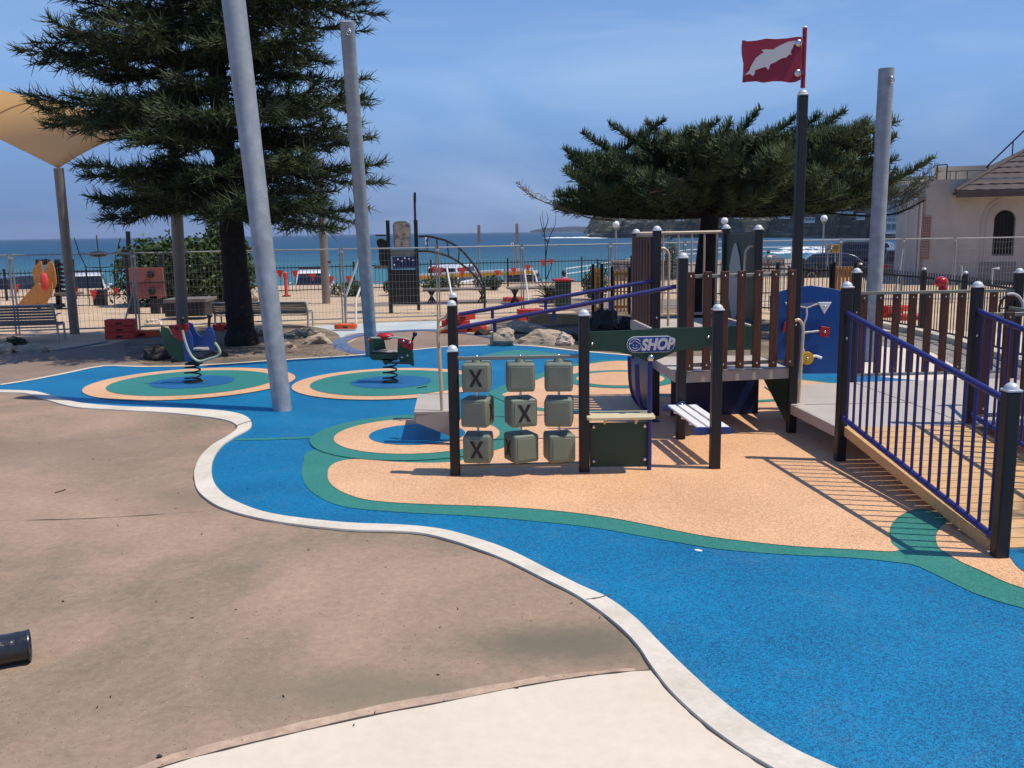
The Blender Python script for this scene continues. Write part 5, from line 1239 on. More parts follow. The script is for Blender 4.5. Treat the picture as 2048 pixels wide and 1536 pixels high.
strut([D(252, 650, 20.1), D(252, 634, 20.1), D(273, 556, 20.5)], 0.02, 'steel_thin', 'angled grey brace above the stacked orange blocks')
strut([D(905, 598, 22.0), D(893, 533, 22.4)], 0.022, 'whitepaint', 'white brace leaning left of the blue slide bars')
strut([D(1057, 602, 22.6), D(1049, 540, 22.9)], 0.022, 'whitepaint', 'white brace on the fence post above the curved red blocks')
strut([D(1785, 600, 24.6), D(1800, 540, 24.9), D(1806, 497, 25.1)], 0.022, 'steel_thin', 'grey brace on the fence near the pavilion corner')

# plastic fence feet
def foot():
    t = thing('fence_block', 'orange plastic fence foot', 'fence foot', (0, 0, 0), 'plastic fence feet')
    pts = [(-0.30, -0.11), (-0.22, -0.13), (0.22, -0.13), (0.30, -0.11), (0.30, 0.11), (0.22, 0.13), (-0.22, 0.13), (-0.30, 0.11)]
    body = MB().prism([Vector((x, y, 0)) for x, y in pts], (0, 0, 0.135)).build('body', M['redor'], t, bevel=0.02, seg=3)
    for x in (-0.17, 0.17): MB().box((x, 0, 0.137), (0.09, 0.10, 0.012)).build('socket', M['black'], body, bevel=0.003)
    for y in (-0.131, 0.131): MB().box((0, y, 0.055), (0.13, 0.012, 0.04)).build('handle_slot', M['black'], body, bevel=0.003)
    return t
ft = foot(); k_ = 0
def put(u, v, dz, rz, label, m=None, s=1.0, lift=0):
    global k_, ft
    o = ft if k_ == 0 else copy_tree(ft); k_ += 1
    g = G(u, v); o.location = (g.x, g.y, dz+lift); o.rotation_euler.z = rz; o['label'] = label; o.scale = (s, s, s)
    if m:
        b = o.children[0]; b.data = b.data.copy(); b.data.materials[0] = M[m]
    return o
put(243, 677, 0, 0.1, 'lowest of three stacked orange-red fence blocks left of the spring rocker')
put(243, 677, 0.137, 0.15, 'middle one of three stacked orange-red fence blocks left of the spring rocker')
put(244, 677, 0.274, 0.05, 'topmost of three stacked orange-red fence blocks left of the spring rocker')
put(289, 673, 0, 0.0, 'bright orange fence block holding a post right of the stacked blocks', 'orange')
put(692, 661, 0, 0.0, 'bright orange fence block under the posts left of the leaning pole', 'orange', 0.8, 0.04)
put(454, 660, 0, 0.3, 'red-orange block on the sand under the second bench')
put(495, 664, 0, 0.2, 'orange block on the sand just right of the pine trunk', 'orange', 0.7)
for j, (u, dz, rz) in enumerate(((905, 0, 0.3), (912, 0.137, 0.1), (922, 0.274, 0.4))):
    put(u, 665, dz, rz, ['lowest', 'middle', 'topmost'][j]+' block of the red stack behind the blue bars\' left post')
put(945, 663, 0, -0.5, 'red block lying just right of the stack behind the blue bars')
put(1052, 640, 0, 0.6, 'lower red block behind the blue bars above the sandstone rocks')
put(1060, 640, 0.137, 0.2, 'upper red block behind the blue bars above the sandstone rocks')
put(1026, 603, 0, 0.1, 'red block on the sand behind the picnic tables')
put(1776, 634, 0, 0.1, 'red block behind the black pool fence, right of the steel pole')
put(1790, 634, 0.137, 0.3, 'red block on top of another behind the black pool fence')
put(1825, 640, 0, 0.1, 'single red block further right behind the black pool fence')
put(1722, 630, 0, 0.1, 'red block glimpsed left of the steel pole behind the fence')

# ------------------------------------------------------------------ rocks
def rock(c, size, seed, m='rock', label='', rz=0.0, parent=None, facet=0.97):
    bm = bmesh.new(); bmesh.ops.create_icosphere(bm, subdivisions=4, radius=1)
    rr = random.Random(seed); planes = []
    for k in range(13):
        n_ = Vector((rr.gauss(0, 1), rr.gauss(0, 1), rr.gauss(0.2, 0.8))).normalized(); planes.append((n_, rr.uniform(0.48, 0.85)))
    R = Matrix.Rotation(rz, 3, 'Z')
    for v in bm.verts:
        p = v.co.copy()
        for n_, d_ in planes:
            q = p.dot(n_)
            if q > d_: p -= n_*(q-d_)*facet
        p *= 1+0.15*noise.fractal(p*2.1+Vector((seed, 0, 0)), 0.6, 2.2, 6) - 0.10*max(0, 0.25-abs(noise.noise(p*1.8+Vector((0, seed, 7)))))*4*0.5
        st = math.sin(p.z*11+noise.noise(p*2+Vector((seed, 3, 0)))*3)*0.045      # bedding
        p += Vector((p.x, p.y, 0))*st
        v.co = R @ Vector((p.x*size[0], p.y*size[1], p.z*size[2]))
    me = bpy.data.meshes.new('rock'); bm.to_mesh(me); bm.free(); me.polygons.foreach_set('use_smooth', [True]*len(me.polygons)); me.set_sharp_from_angle(angle=R_(18)); me.materials.append(M[m])
    o = bpy.data.objects.new('rock', me); col.objects.link(o); o.location = c
    return tag(o, label, 'rock', 'garden rocks')
def rk(u, v, w_px, h_px, seed, label, m='rock', dep=1.0, rz=0.0):
    g = G(u, v); s = g.y/F; rx = w_px*s/2*0.92; rz_ = h_px*s*0.55
    return rock(Vector((g.x, g.y+rx*dep*0.6, rz_*0.25)), (rx, rx*dep, rz_), seed, m, label, rz)
rk(305, 652, 44, 22, 1, 'pale rounded boulder behind the orange fence block', 'rockpale')
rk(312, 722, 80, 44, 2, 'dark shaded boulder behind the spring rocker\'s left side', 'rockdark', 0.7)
rk(60, 706, 100, 30, 3, 'low sandstone slab edging at the far left', 'rock', 0.5)
rk(-10, 708, 90, 34, 4, 'sandstone edging rock cut by the left edge', 'rock', 0.5)
rk(560, 700, 90, 34, 5, 'weathered sandstone ledge right of the tallest pole, front one', 'rock', 0.7)
rk(630, 690, 90, 38, 6, 'flat sandstone ledge nearest the blue painted band', 'rock', 0.8)
rk(600, 676, 110, 30, 7, 'low sandstone ledge behind the front ledges, right of the tallest pole', 'rock', 0.8)
rk(520, 672, 80, 30, 8, 'sandstone edge rock touching the tallest pole', 'rock', 0.7)
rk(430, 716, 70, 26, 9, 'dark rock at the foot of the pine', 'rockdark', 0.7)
rk(1010, 692, 80, 52, 10, 'large square sandstone block, left one of the outcrop under the blue bars', 'rock', 0.8)
rk(1085, 690, 130, 50, 11, 'large sandstone slab in the middle of the outcrop under the blue bars', 'rock', 0.7, 0.1)
rk(1050, 668, 150, 34, 12, 'long flat sandstone slab on top of the outcrop', 'rock', 0.7)
rk(1130, 692, 60, 40, 13, 'pale rough rock right end of the outcrop', 'rockpale', 0.8)
rk(965, 672, 40, 26, 14, 'small grey rock left end of the outcrop', 'rockdark', 0.9)
rk(1150, 682, 46, 24, 15, 'small dark rock behind the shop panel\'s left post', 'rockdark', 0.9)
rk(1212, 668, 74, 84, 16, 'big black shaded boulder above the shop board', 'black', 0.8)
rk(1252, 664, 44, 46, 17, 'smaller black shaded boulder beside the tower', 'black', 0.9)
rk(732, 622, 28, 44, 18, 'weathered sandstone lump beside the leaning pole on the sand', 'rock', 0.9)
rk(505, 606, 36, 44, 19, 'tan rock just right of the pine trunk', 'rock', 0.9)
rk(385, 608, 46, 26, 20, 'sandstone lump left of the pine trunk on the sand', 'rock', 0.9)
rk(975, 580, 50, 16, 21, 'low sandstone edging before the shrubs', 'rock', 0.5)
rk(1050, 578, 44, 18, 22, 'sandstone edging rock behind the picnic tables', 'rock', 0.5)
random.seed(5)
tm = MB().beam(D(1058, 636, 20.3), G(1165, 648)+Vector((0, 0, 0.10)), 0.10, 0.22).build('timber_edging', M['timber']); tag(tm, 'timber garden edging board beneath the blue slide bars', 'edging')

# ------------------------------------------------------------------ left play tower with orange slide, net, climbing wall
def cpx(x, y): return cp1(x, y)
gs = G(55, 622)
Ys = 27.5
sl_ = thing('slide', 'orange curved slide with dark tower behind the first bench', 'slide', D(60, 612, Ys))
def sp1_(pts, Y, t, name, m, n=1, par=None): return plate([cpx(*p) for p in pts], Y, t, n).build(name, M[m], par or sl_, bevel=0.01)
sp1_([(150, 815), (170, 760), (215, 710), (265, 655), (300, 640), (345, 700), (385, 660), (400, 640), (400, 720), (365, 770), (335, 815)], Ys-0.25, 0.05, 'slide_chute', 'slide', 3)
sp1_([(245, 545), (285, 490), (315, 470), (322, 520), (330, 640), (270, 660), (255, 600)], Ys-0.1, 0.05, 'slide_side', 'slide', 3)
sp1_([(335, 640), (338, 540), (380, 470), (410, 500), (430, 600), (428, 660), (395, 700), (350, 700)], Ys-0.15, 0.05, 'slide_side', 'slide', 3)
sp1_([(290, 480), (315, 458), (355, 452), (390, 465), (405, 490), (380, 480), (340, 500), (310, 490)], Ys, 0.05, 'hood', 'black', 3)
for x0, x1 in ((415, 455), (530, 560), (270, 290)):
    sp1_([(x0, 455), (x1-8, 455), (x1+8, 860), (x0+14, 860)], Ys+0.3, 0.15, 'post', 'post')
for k in range(7): sp1_([(420, 480+k*34), (545, 490+k*34), (545, 512+k*34), (420, 502+k*34)], Ys+0.25, 0.05, 'barrier_board', 'post')
sp1_([(410, 715), (560, 715), (560, 735), (410, 735)], Ys, 0.7, 'deck', 'benchwood')
sp1_([(120, 800), (450, 800), (455, 830), (120, 825)], Ys+0.1, 0.4, 'base_board', 'black')
lf = MB().ball(D(*cpx(342, 630), Ys-0.4), 0.13, 8, (1, 0.7, 2.1)).build('warning_flag', M['redor']); tag(lf, 'red bunting pennant hanging in front of the orange slide', 'pennant')

# rope net
Yn = 29.0
net = thing('climbing_net', 'dark hanging rope net between the slide tower and the red climbing wall', 'climbing net', D(190, 612, Yn))
for x0, x1 in ((455, 505), (980, 1005)):
    MB().tube([D(*cpx(x0, 0), Yn)if x0 < 500 else D(*cpx(982, 240), Yn), D(*cpx(x1+60 if x0 < 500 else 1010, 860), Yn)], 0.07, 10).build('post', M['post'], net)
ropes = []
hub = (755, 415)
mb = MB()
for (xa, ya), (xb, yb) in (((740, 270), (770, 520)), ((570, 290), (610, 412)), ((610, 412), (660, 515)), ((925, 290), (895, 405)), ((895, 405), (878, 510)), ((660, 515), (692, 830)), ((770, 520), (800, 830)), ((878, 510), (880, 820)), ((610, 412), (755, 415)), ((755, 415), (895, 405)), ((660, 515), (770, 520)), ((770, 520), (878, 510)), ((692, 830), (800, 835)), ((800, 835), (960, 800))):
    mb.tube([D(*cpx(xa, ya), Yn), D(*cpx(xb, yb), Yn)], 0.016, 5)
mb.build('rope', M['black'], net)
for x, y, r in ((755, 415, 0.28), (610, 412, 0.09), (895, 405, 0.08), (660, 515, 0.06), (770, 520, 0.06), (878, 510, 0.06)):
    MB().ball(D(*cpx(x, y), Yn), r, 8, (1, 1, 0.35)).build('disc', M['black'], net)
MB().box(D(*cpx(770, 755), Yn), (0.36, 0.3, 0.55)).build('seat_drum', M['post'], net, bevel=0.03)

Yw = 25.5
cw_ = thing('climbing_wall', 'dusty red climbing wall panel with two round holds on dark legs', 'climbing wall', D(293, 612, Yw))
wallp = plate([(256, 536), (325, 535), (331, 594), (318, 597), (262, 598)], Yw, 0.06).build('panel', M['climbwall'], cw_, bevel=0.01)
MB().beam(D(258, 567, Yw-0.01), D(329, 564, Yw-0.01), 0.02, 0.02).build('panel_joint', M['black'], wallp)
for x, y in ((1157, 572), (1168, 700)): MB().lathe(D(*cpx(x, y), Yw-0.01), [(0.10, 0), (0.10, 0.04), (0.05, 0.07)], 12, (0, -1, 0)).build('hold', M['black'], wallp)
for x in (258, 326): MB().box((D(x, 600, Yw).x, Yw+0.1, 0.75), (0.14, 0.14, 1.75)).build('post', M['post'], cw_, bevel=0.01)
for x in (1020, 1180): 
    q = D(*cpx(x, 780), Yw); MB().box((q.x, q.y+0.1, 0.25), (0.22, 0.2, 0.5)).build('leg', M['post'], cw_, bevel=0.01)
lt = thing('play_platform', 'low dark timber play platform behind the second bench', 'play platform', D(372, 640, 22.5))
plate([(328, 604), (408, 602), (410, 632), (330, 634)], 23.5, 0.7).build('side', M['post'], lt, bevel=0.01)
plate([(326, 599), (412, 597), (412, 604), (326, 606)], 23.4, 0.9).build('deck', M['benchwood'], lt, bevel=0.01)

# ------------------------------------------------------------------ black tower with textured panel and arch ladder
def c2x(x, y): return (480+x/4.8, 400+y/4.8)
Yt = 24.5
tw = thing('play_tower', 'slim black play tower with mottled top panel, blue panel and arched ladder', 'play tower', D(805, 640, Yt))
def tpl(pts, Y, t, name, m, n=1, par=None): return plate([c2x(*p) for p in pts], Y, t, n).build(name, M[m], par or tw, bevel=0.008)
tpl([(1398, 195), (1430, 195), (1465, 1100), (1430, 1100)], Yt, 0.14, 'post', 'post')
tpl([(1665, 190), (1700, 190), (1728, 1060), (1700, 1060)], Yt, 0.14, 'post', 'post')
fr_ = tpl([(1466, 240), (1478, 215), (1510, 203), (1595, 203), (1625, 220), (1636, 250), (1636, 458), (1478, 458)], Yt+0.02, 0.05, 'panel_frame', 'grey_tube')
M['mottle'] = mat('mottled_panel', (0.36, 0.31, 0.27), 0.7, 0, 0.25, 7, 0.2, 20, c2=(0.13, 0.12, 0.13), c2s=5, c2w=(0.5, 0.6))
tpl([(1478, 245), (1500, 222), (1600, 222), (1625, 245), (1625, 450), (1486, 450)], Yt, 0.02, 'textured_panel', 'mottle', par=fr_)
tpl([(1420, 480), (1690, 476), (1690, 540), (1420, 542)], Yt+0.03, 0.04, 'upper_panel', 'grey_tube')
bpn = tpl([(1462, 545), (1690, 540), (1694, 655), (1466, 662)], Yt, 0.05, 'blue_panel', 'blue_dark')
for x, y in ((1515, 570), (1555, 590), (1580, 560), (1622, 565), (1480, 625), (1660, 580)): MB().ball(D(*c2x(x, y), Yt-0.01), 0.022, 5).build('bolt', M['cap'], bpn)
tpl([(1425, 670), (1715, 668), (1720, 1003), (1432, 1003)], Yt+0.03, 0.05, 'lower_panel', 'black')
MB().tube([D(*c2x(1682, 190), Yt+0.07), D(*c2x(1676, 0), Yt+0.07), D(*c2x(1676, -60), Yt+0.07)], 0.03, 8).build('mast', M['black'], tw)
tpl([(1668, -75), (1690, -75), (1690, 30), (1668, 30)], Yt+0.06, 0.03, 'pennant', 'blue_dark')
tpl([(1310, 400), (1340, 372), (1385, 378), (1412, 420), (1420, 620), (1345, 625), (1330, 480)], Yt+0.3, 0.3, 'side_pod', 'black', 3)
MB().tube([D(*c2x(1300, 340), Yt+0.1), D(*c2x(1400, 340), Yt+0.1)], 0.02, 6).build('rail', M['black'], tw)
tpl([(1285, 632), (1430, 632), (1430, 660), (1285, 660)], Yt+0.2, 0.6, 'deck', 'benchwood')
def c3x(x, y): return (820+x/4.452, 380+y/4.452)
arc1 = [(75, 415), (160, 412), (235, 428), (330, 455), (440, 520), (540, 630), (620, 750), (665, 900), (660, 1110)]
arc2 = [(75, 545), (150, 545), (250, 562), (345, 592), (430, 640), (520, 710), (590, 780), (640, 860), (662, 900)]
A1 = spline([D(*c3x(*p), Yt+0.0) for p in arc1], 4); A2 = spline([D(*c3x(*p), Yt+0.7) for p in arc1], 4)
MB().tube(A1, 0.03, 8).build('arch_tube', M['post'], tw); MB().tube([p for p in spline([D(*c3x(*p), Yt-0.3) for p in arc2], 4)], 0.03, 8).build('arch_tube', M['post'], tw)
I2 = spline([D(*c3x(*p), Yt-0.3) for p in arc2], 4)
for k in range(4, len(A1)-6, 4):
    MB().tube([A1[k], I2[k]], 0.02, 6).build('rung', M['post'], tw)

# ------------------------------------------------------------------ picnic tables, wheelie bin, gates
def table(c, w_, label, rz=0.0, zt=0.42):
    t = thing('picnic_table', label, 'table', c)
    Rm = Matrix.Rotation(rz, 3, 'Z')
    for k in range(4): MB().box(c+Rm@Vector((0, -0.27+0.18*k, zt)), (w_, 0.16, 0.045), R=Rm).build('top_board', M['benchwood'], t, bevel=0.006)
    for sx in (-1, 1):
        x = sx*w_*0.38
        for s_ in (-1, 1):
            MB().beam(c+Rm@Vector((x, -0.3*s_, 0)), c+Rm@Vector((x, 0.2*s_, zt-0.02)), 0.05, 0.07).build('leg', M['post'], t)
            MB().beam(c+Rm@Vector((x-0.13*s_, 0, 0)), c+Rm@Vector((x+0.1*s_, 0, zt-0.03)), 0.04, 0.05).build('leg', M['post'], t)
    return t
table(G(914, 606), 2.0, 'low dark timber table with splayed legs right of the black tower')
table(G(1070, 606), 1.6, 'dark timber table with splayed legs left of the red-lidded bin', 0.2, 0.45)
gb = G(1126, 612)
bn_ = thing('wheelie_bin', 'dark green bin with a red lid beyond the blue slide bars', 'bin', gb)
zt_ = D(1126, 562, gb.y).z
MB().prism([gb+Vector((x, y, 0)) for x, y in ((-0.22, -0.22), (0.22, -0.22), (0.22, 0.22), (-0.22, 0.22))], (0, 0, zt_)).build('body', M['green_panel'], bn_, bevel=0.03)
MB().prism([gb+Vector((x, y, zt_)) for x, y in ((-0.30, -0.32), (0.30, -0.32), (0.30, 0.3), (-0.30, 0.3))], (0, 0, 0.07)).build('lid', M['red'], bn_, bevel=0.03)
for x in (-0.2, 0.2): MB().lathe(gb+Vector((x, 0.25, 0.1)), [(0.1, -0.03), (0.1, 0.03)], 14, (1, 0, 0)).build('wheel', M['tyre'], bn_)
M['gate'] = mat('gate_orange', (0.62, 0.30, 0.05), 0.6, 0, 0.15, 4)
M['gate2'] = mat('gate_tan', (0.50, 0.25, 0.10), 0.6, 0, 0.15, 4)
def slatgate(a, b, zt, n, label, m='gate', w_=0.07, z0=0.06):
    t = thing('slatted_gate', label, 'gate', (a+b)/2)
    mb = MB(); d = (b-a).normalized(); R = Matrix.Rotation(math.atan2(d.y, d.x), 3, 'Z')
    for k in range(n): mb.box(a.lerp(b, (k+0.5)/n)+Vector((0, 0, (zt+z0)/2)), (w_, 0.03, zt-z0), R=R)
    mb.build('slat_panel', M[m], t, bevel=0.004)
    for z in (z0+0.12, zt-0.08): MB().beam(a+Vector((0, 0.03, z)), b+Vector((0, 0.03, z)), 0.03, 0.06).build('rail', M[m], t)
    for p in (a, b): MB().box(p+Vector((0, 0.02, (zt+0.1)/2)), (0.07, 0.07, zt+0.1), R=R).build('post', M['blackfence'], t)
    return t
ga = G(1186, 632); gb2 = G(1204, 632); slatgate(ga, gb2, D(1195, 536, ga.y).z, 2, 'narrow orange slatted gate left of the play tower', w_=0.06)
ga = G(1224, 628); gb2 = G(1259, 628); slatgate(ga, gb2, D(1240, 541, ga.y).z, 5, 'wider yellow-orange slatted gate touching the play tower', w_=0.05)

# ------------------------------------------------------------------ black picket fences
def picket(pts, h_, label, step=0.11, rad=0.010, z0=0.05, m='blackfence', zb=0.0, seg=2.4, caps=False):
    t = thing('picket_fence', label, 'fence', pts[0]+Vector((0, 0, zb)), None)
    run = []
    for a, b in zip(pts, pts[1:]):
        k = max(1, round((b-a).length/seg))
        for i in range(k): run.append((a.lerp(b, i/k), a.lerp(b, (i+1)/k)))
    for a, b in run:
        n = int((b-a).length/step); mb = MB()
        for k in range(1, n): p = a.lerp(b, k/n); mb.tube([p+Vector((0, 0, zb+z0)), p+Vector((0, 0, zb+h_))], rad, 4)
        for z in (z0+0.07, h_-0.10): mb.beam(a+Vector((0, 0, zb+z)), b+Vector((0, 0, zb+z)), 0.03, 0.035)
        mb.build('picket_panel', M[m], t, smooth=False)
    for p in [r[0] for r in run]+[run[-1][1]]:
        MB().box(p+Vector((0, 0, zb+(h_+0.06)/2)), (0.065, 0.065, h_+0.06)).build('post', M[m], t)
        if caps: MB().ball(p+Vector((0, 0, zb+h_+0.06)), 0.045, 6, (1, 1, 0.7)).build('cap', M['cap'], t)
    return t
picket([Vector((-19.5, 31.5, 0)), Vector((-8.5, 33.3, 0)), Vector((-3.0, 35.2, 0)), Vector((2.8, 36.6, 0)), Vector((4.8, 37.0, 0))], 1.03, 'long black picket fence along the promenade behind the sand', 0.13)
picket([Vector((5.6, 24.2, 0)), Vector((6.6, 23.0, 0)), Vector((7.45, 21.6, 0))], 1.2, 'black picket fence right of the flag post, left of the tan gate', 0.11)
slatgate(Vector((7.5, 21.5, 0)), Vector((7.85, 21.1, 0)), 1.2, 6, 'tan slatted gate behind the blue activity panel', 'gate2', 0.06)
picket([Vector((7.9, 21.0, 0)), G(1755, 650), G(1841, 667), G(1922, 686), G(2060, 730), G(2300, 850)], 1.2, 'black pool-style picket fence sweeping behind the ramp at the right', 0.10, caps=True)
picket([Vector((2.9, 31.0, 0)), Vector((4.4, 29.5, 0)), Vector((6.2, 28.6, 0)), Vector((9.0, 28.6, 0))], 1.1, 'black picket fence seen through the play tower', 0.12)
pl = MB(); kk = [G(u, v) for u, v in ((1700, 640), (1755, 652), (1841, 670), (1922, 690), (2060, 735), (2300, 860))]
for a, b in zip(kk, kk[1:]): pl.beam(a+Vector((0, 0, 0.04)), b+Vector((0, 0, 0.04)), 0.25, 0.14)
struct('kerb_edging', pl, M['kerb'])

# things on the ground behind the ramp
tag(MB().tube([D(1922, 532, 17.2), D(1922, 690, 17.2)], 0.03, 8).build('metal_post', M['benchmetal']), 'short galvanised post behind the picket fence below the arched window', 'post')
p_ = D(1985, 537, 16.9); hp = MB().tube([Vector((p_.x, p_.y, 0)), p_, p_+Vector((0.12, 0, 0))], 0.022, 8).build('metal_post', M['benchmetal']); tag(hp, 'thin bent metal post behind the picket fence, right of the arched window', 'post')
# ------------------------------------------------------------------ bush and low shrubs
def bush(c, rx, ry, rz, n, label, seed, m='bush', size=(0.09, 0.16), lobes=10, flowers=0):
    rg = np.random.default_rng(seed); t = thing('bush', label, 'bush', (c[0], c[1], c[2]))
    cs = [((c[0]+rg.uniform(-.55, .55)*rx, c[1]+rg.uniform(-.5, .5)*ry, c[2]+rz*rg.uniform(0.3, 0.75)), rg.uniform(0.35, 0.6)) for _ in range(lobes)]
    pts = []
    per = n//lobes
    for (x, y, z), s in cs:
        d = rg.normal(size=(per, 3)); d /= np.linalg.norm(d, axis=1, keepdims=True)
        r = rg.uniform(0.55, 1.05, size=(per, 1))**0.5*(1+0.15*np.sin(d[:, :1]*9+seed))
        p = np.array([[x, y, z]]) + d*r*np.array([[rx*s, ry*s, rz*s]]); pts.append(p)
    p = np.concatenate(pts); p = p[p[:, 2] > c[2]+0.02]
    leaves_mesh('foliage', p, rg.uniform(size[0], size[1], size=len(p)), M[m], t, 0.5, seed)
    st = MB()
    for (x, y, z), s in cs: st.tube([Vector((c[0]+(x-c[0])*0.3, c[1], c[2])), Vector((x, y, z))], [0.04, 0.015], 5)
    st.build('stems', M['branch'], t, angle=80)
    return t
gc = G(335, 618); bush((gc.x, gc.y+1.6, 0), 2.0, 1.3, 1.8, 20000, 'large rounded green bush behind the red climbing wall and pine trunk', 3, lobes=24, size=(0.10, 0.19))
bush((gc.x+1.0, gc.y+2.0, 0), 1.0, 1.0, 2.2, 6000, 'taller rounded green shrub crowning the bush left of the pine trunk', 4, lobes=7, size=(0.10, 0.19))
for i, (u, v, w_, h_, lab) in enumerate(((700, 592, 110, 28, 'low grey-green shrubs behind the pole with the dark bracket'), (790, 590, 60, 24, 'low shrub behind the slim black tower'), (885, 582, 110, 24, 'low grey-green shrub row under the arch ladder'), (980, 580, 60, 22, 'low shrub between the two dark timber tables'), (1190, 600, 60, 50, 'grass-like shrub behind the red-lidded bin'), (1345, 560, 50, 70, 'leafy shrub seen through the tower doorway'), (30, 690, 50, 12, 'small grey-green groundcover plant below the first bench'))):
    g = G(u, v); s = g.y/F; bush((g.x, g.y, 0), w_*s/2, 0.5*min(1, w_*s), h_*s*1.1, 1500, lab, 20+i, 'succ', (0.06, 0.12) if i < 6 else (0.03, 0.05), 8)
g = G(1096, 606)
ag = thing('spiky_plant', 'grey-green spiky plant beside the red-lidded bin', 'plant', g)
P, T, Lg, B = [], [], [], []
for k in range(60): P.append((g.x, g.y, 0.05+random.random()*0.35)); a = random.random()*6.28; T.append((math.cos(a), math.sin(a), random.uniform(0.3, 1.2))); Lg.append(random.uniform(0.35, 0.7)); B.append((0, 0, -0.3))
cords_mesh('foliage', P, T, Lg, B, 0.022, M['succ'], ag)
# bare sapling
g = G(1092, 640)
sp_t = thing('bare_sapling', 'thin bare sapling with fine twigs rising above the red bin', 'tree', g)
mb = MB(); Ysp = g.y
for pts in (((1092, 640), (1092, 560), (1090, 480), (1086, 440), (1084, 420)), ((1091, 520), (1097, 480), (1110, 450), (1112, 420)), ((1090, 470), (1083, 450), (1080, 430)), ((1089, 460), (1096, 440), (1093, 424)), ((1096, 485), (1086, 470), (1080, 462)), ((1092, 560), (1100, 540), (1104, 520)), ((1092, 580), (1084, 565), (1080, 556))):
    q = spline([D(u, v, Ysp) for u, v in pts], 4); mb.tube(q, [0.014*(1-0.8*i/(len(q)-1)) for i in range(len(q))], 5)
mb.build('trunk', M['branch'], sp_t, angle=80)

# ------------------------------------------------------------------ bunting
def bunting(pts, flags, label):
    t = thing('bunting', label, 'bunting', D(*pts[0])) 
    MB().tube([D(*p) for p in pts], 0.008, 4).build('string', M['redor'], t)
    for u, v, Y, s in flags:
        c = D(u, v, Y); MB().prism([c+Vector((-0.11*s, 0, 0.13*s)), c+Vector((0.11*s, 0, 0.13*s)), c+Vector((random.uniform(-.03, .03), 0, -0.15*s))], (0.0, 0.012, 0)).build('pennant', M['redor'], t)
bunting([(20, 572, 28), (32, 580, 28), (150, 583, 28), (188, 590, 28), (232, 584, 28), (300, 588, 28)], [(32, 577, 28, 1), (150, 584, 28, 1), (187, 590, 28, 1.1), (232, 584, 28, 1)], 'red pennant string low behind the slide and rope net')
bunting([(330, 565, 30), (384, 562, 30), (421, 568, 30), (495, 565, 30), (560, 546, 31), (590, 548, 31), (626, 552, 31), (662, 558, 31), (697, 560, 31), (780, 565, 31)], [(384, 566, 30, 1.1), (421, 571, 30, 1), (495, 570, 30, 1.1), (560, 549, 31, 1.1), (590, 549, 31, 1), (626, 554, 31, 0.9), (662, 560, 31, 1), (697, 560, 31, 1)], 'red pennant string crossing behind the pine trunk and leaning poles')
bunting([(860, 535, 33), (900, 546, 33), (925, 548, 33), (995, 546, 33), (1027, 541, 33), (1055, 536, 33), (1105, 524, 33)], [(868, 540, 33, 1), (881, 542, 33, 1), (925, 545, 33, 1.3), (995, 548, 33, 1), (1027, 543, 33, 1), (1056, 537, 33, 1), (1086, 527, 33, 1), (1102, 525, 33, 0.9)], 'red pennant string hung between the arch ladder and the bin')
g = G(573, 593); bo = thing('bollard', 'red plastic bollard on the sand between the two leaning poles', 'bollard', g)
MB().lathe(g, [(0.09, 0), (0.09, 0.05), (0.055, 0.07), (0.055, 0.62), (0.08, 0.65), (0.08, 0.8), (0.04, 0.84)], 14).build('body', M['redor'], bo)
MB().lathe(g, [(0.16, 0), (0.16, 0.035)], 14).build('foot', M['black'], bo)

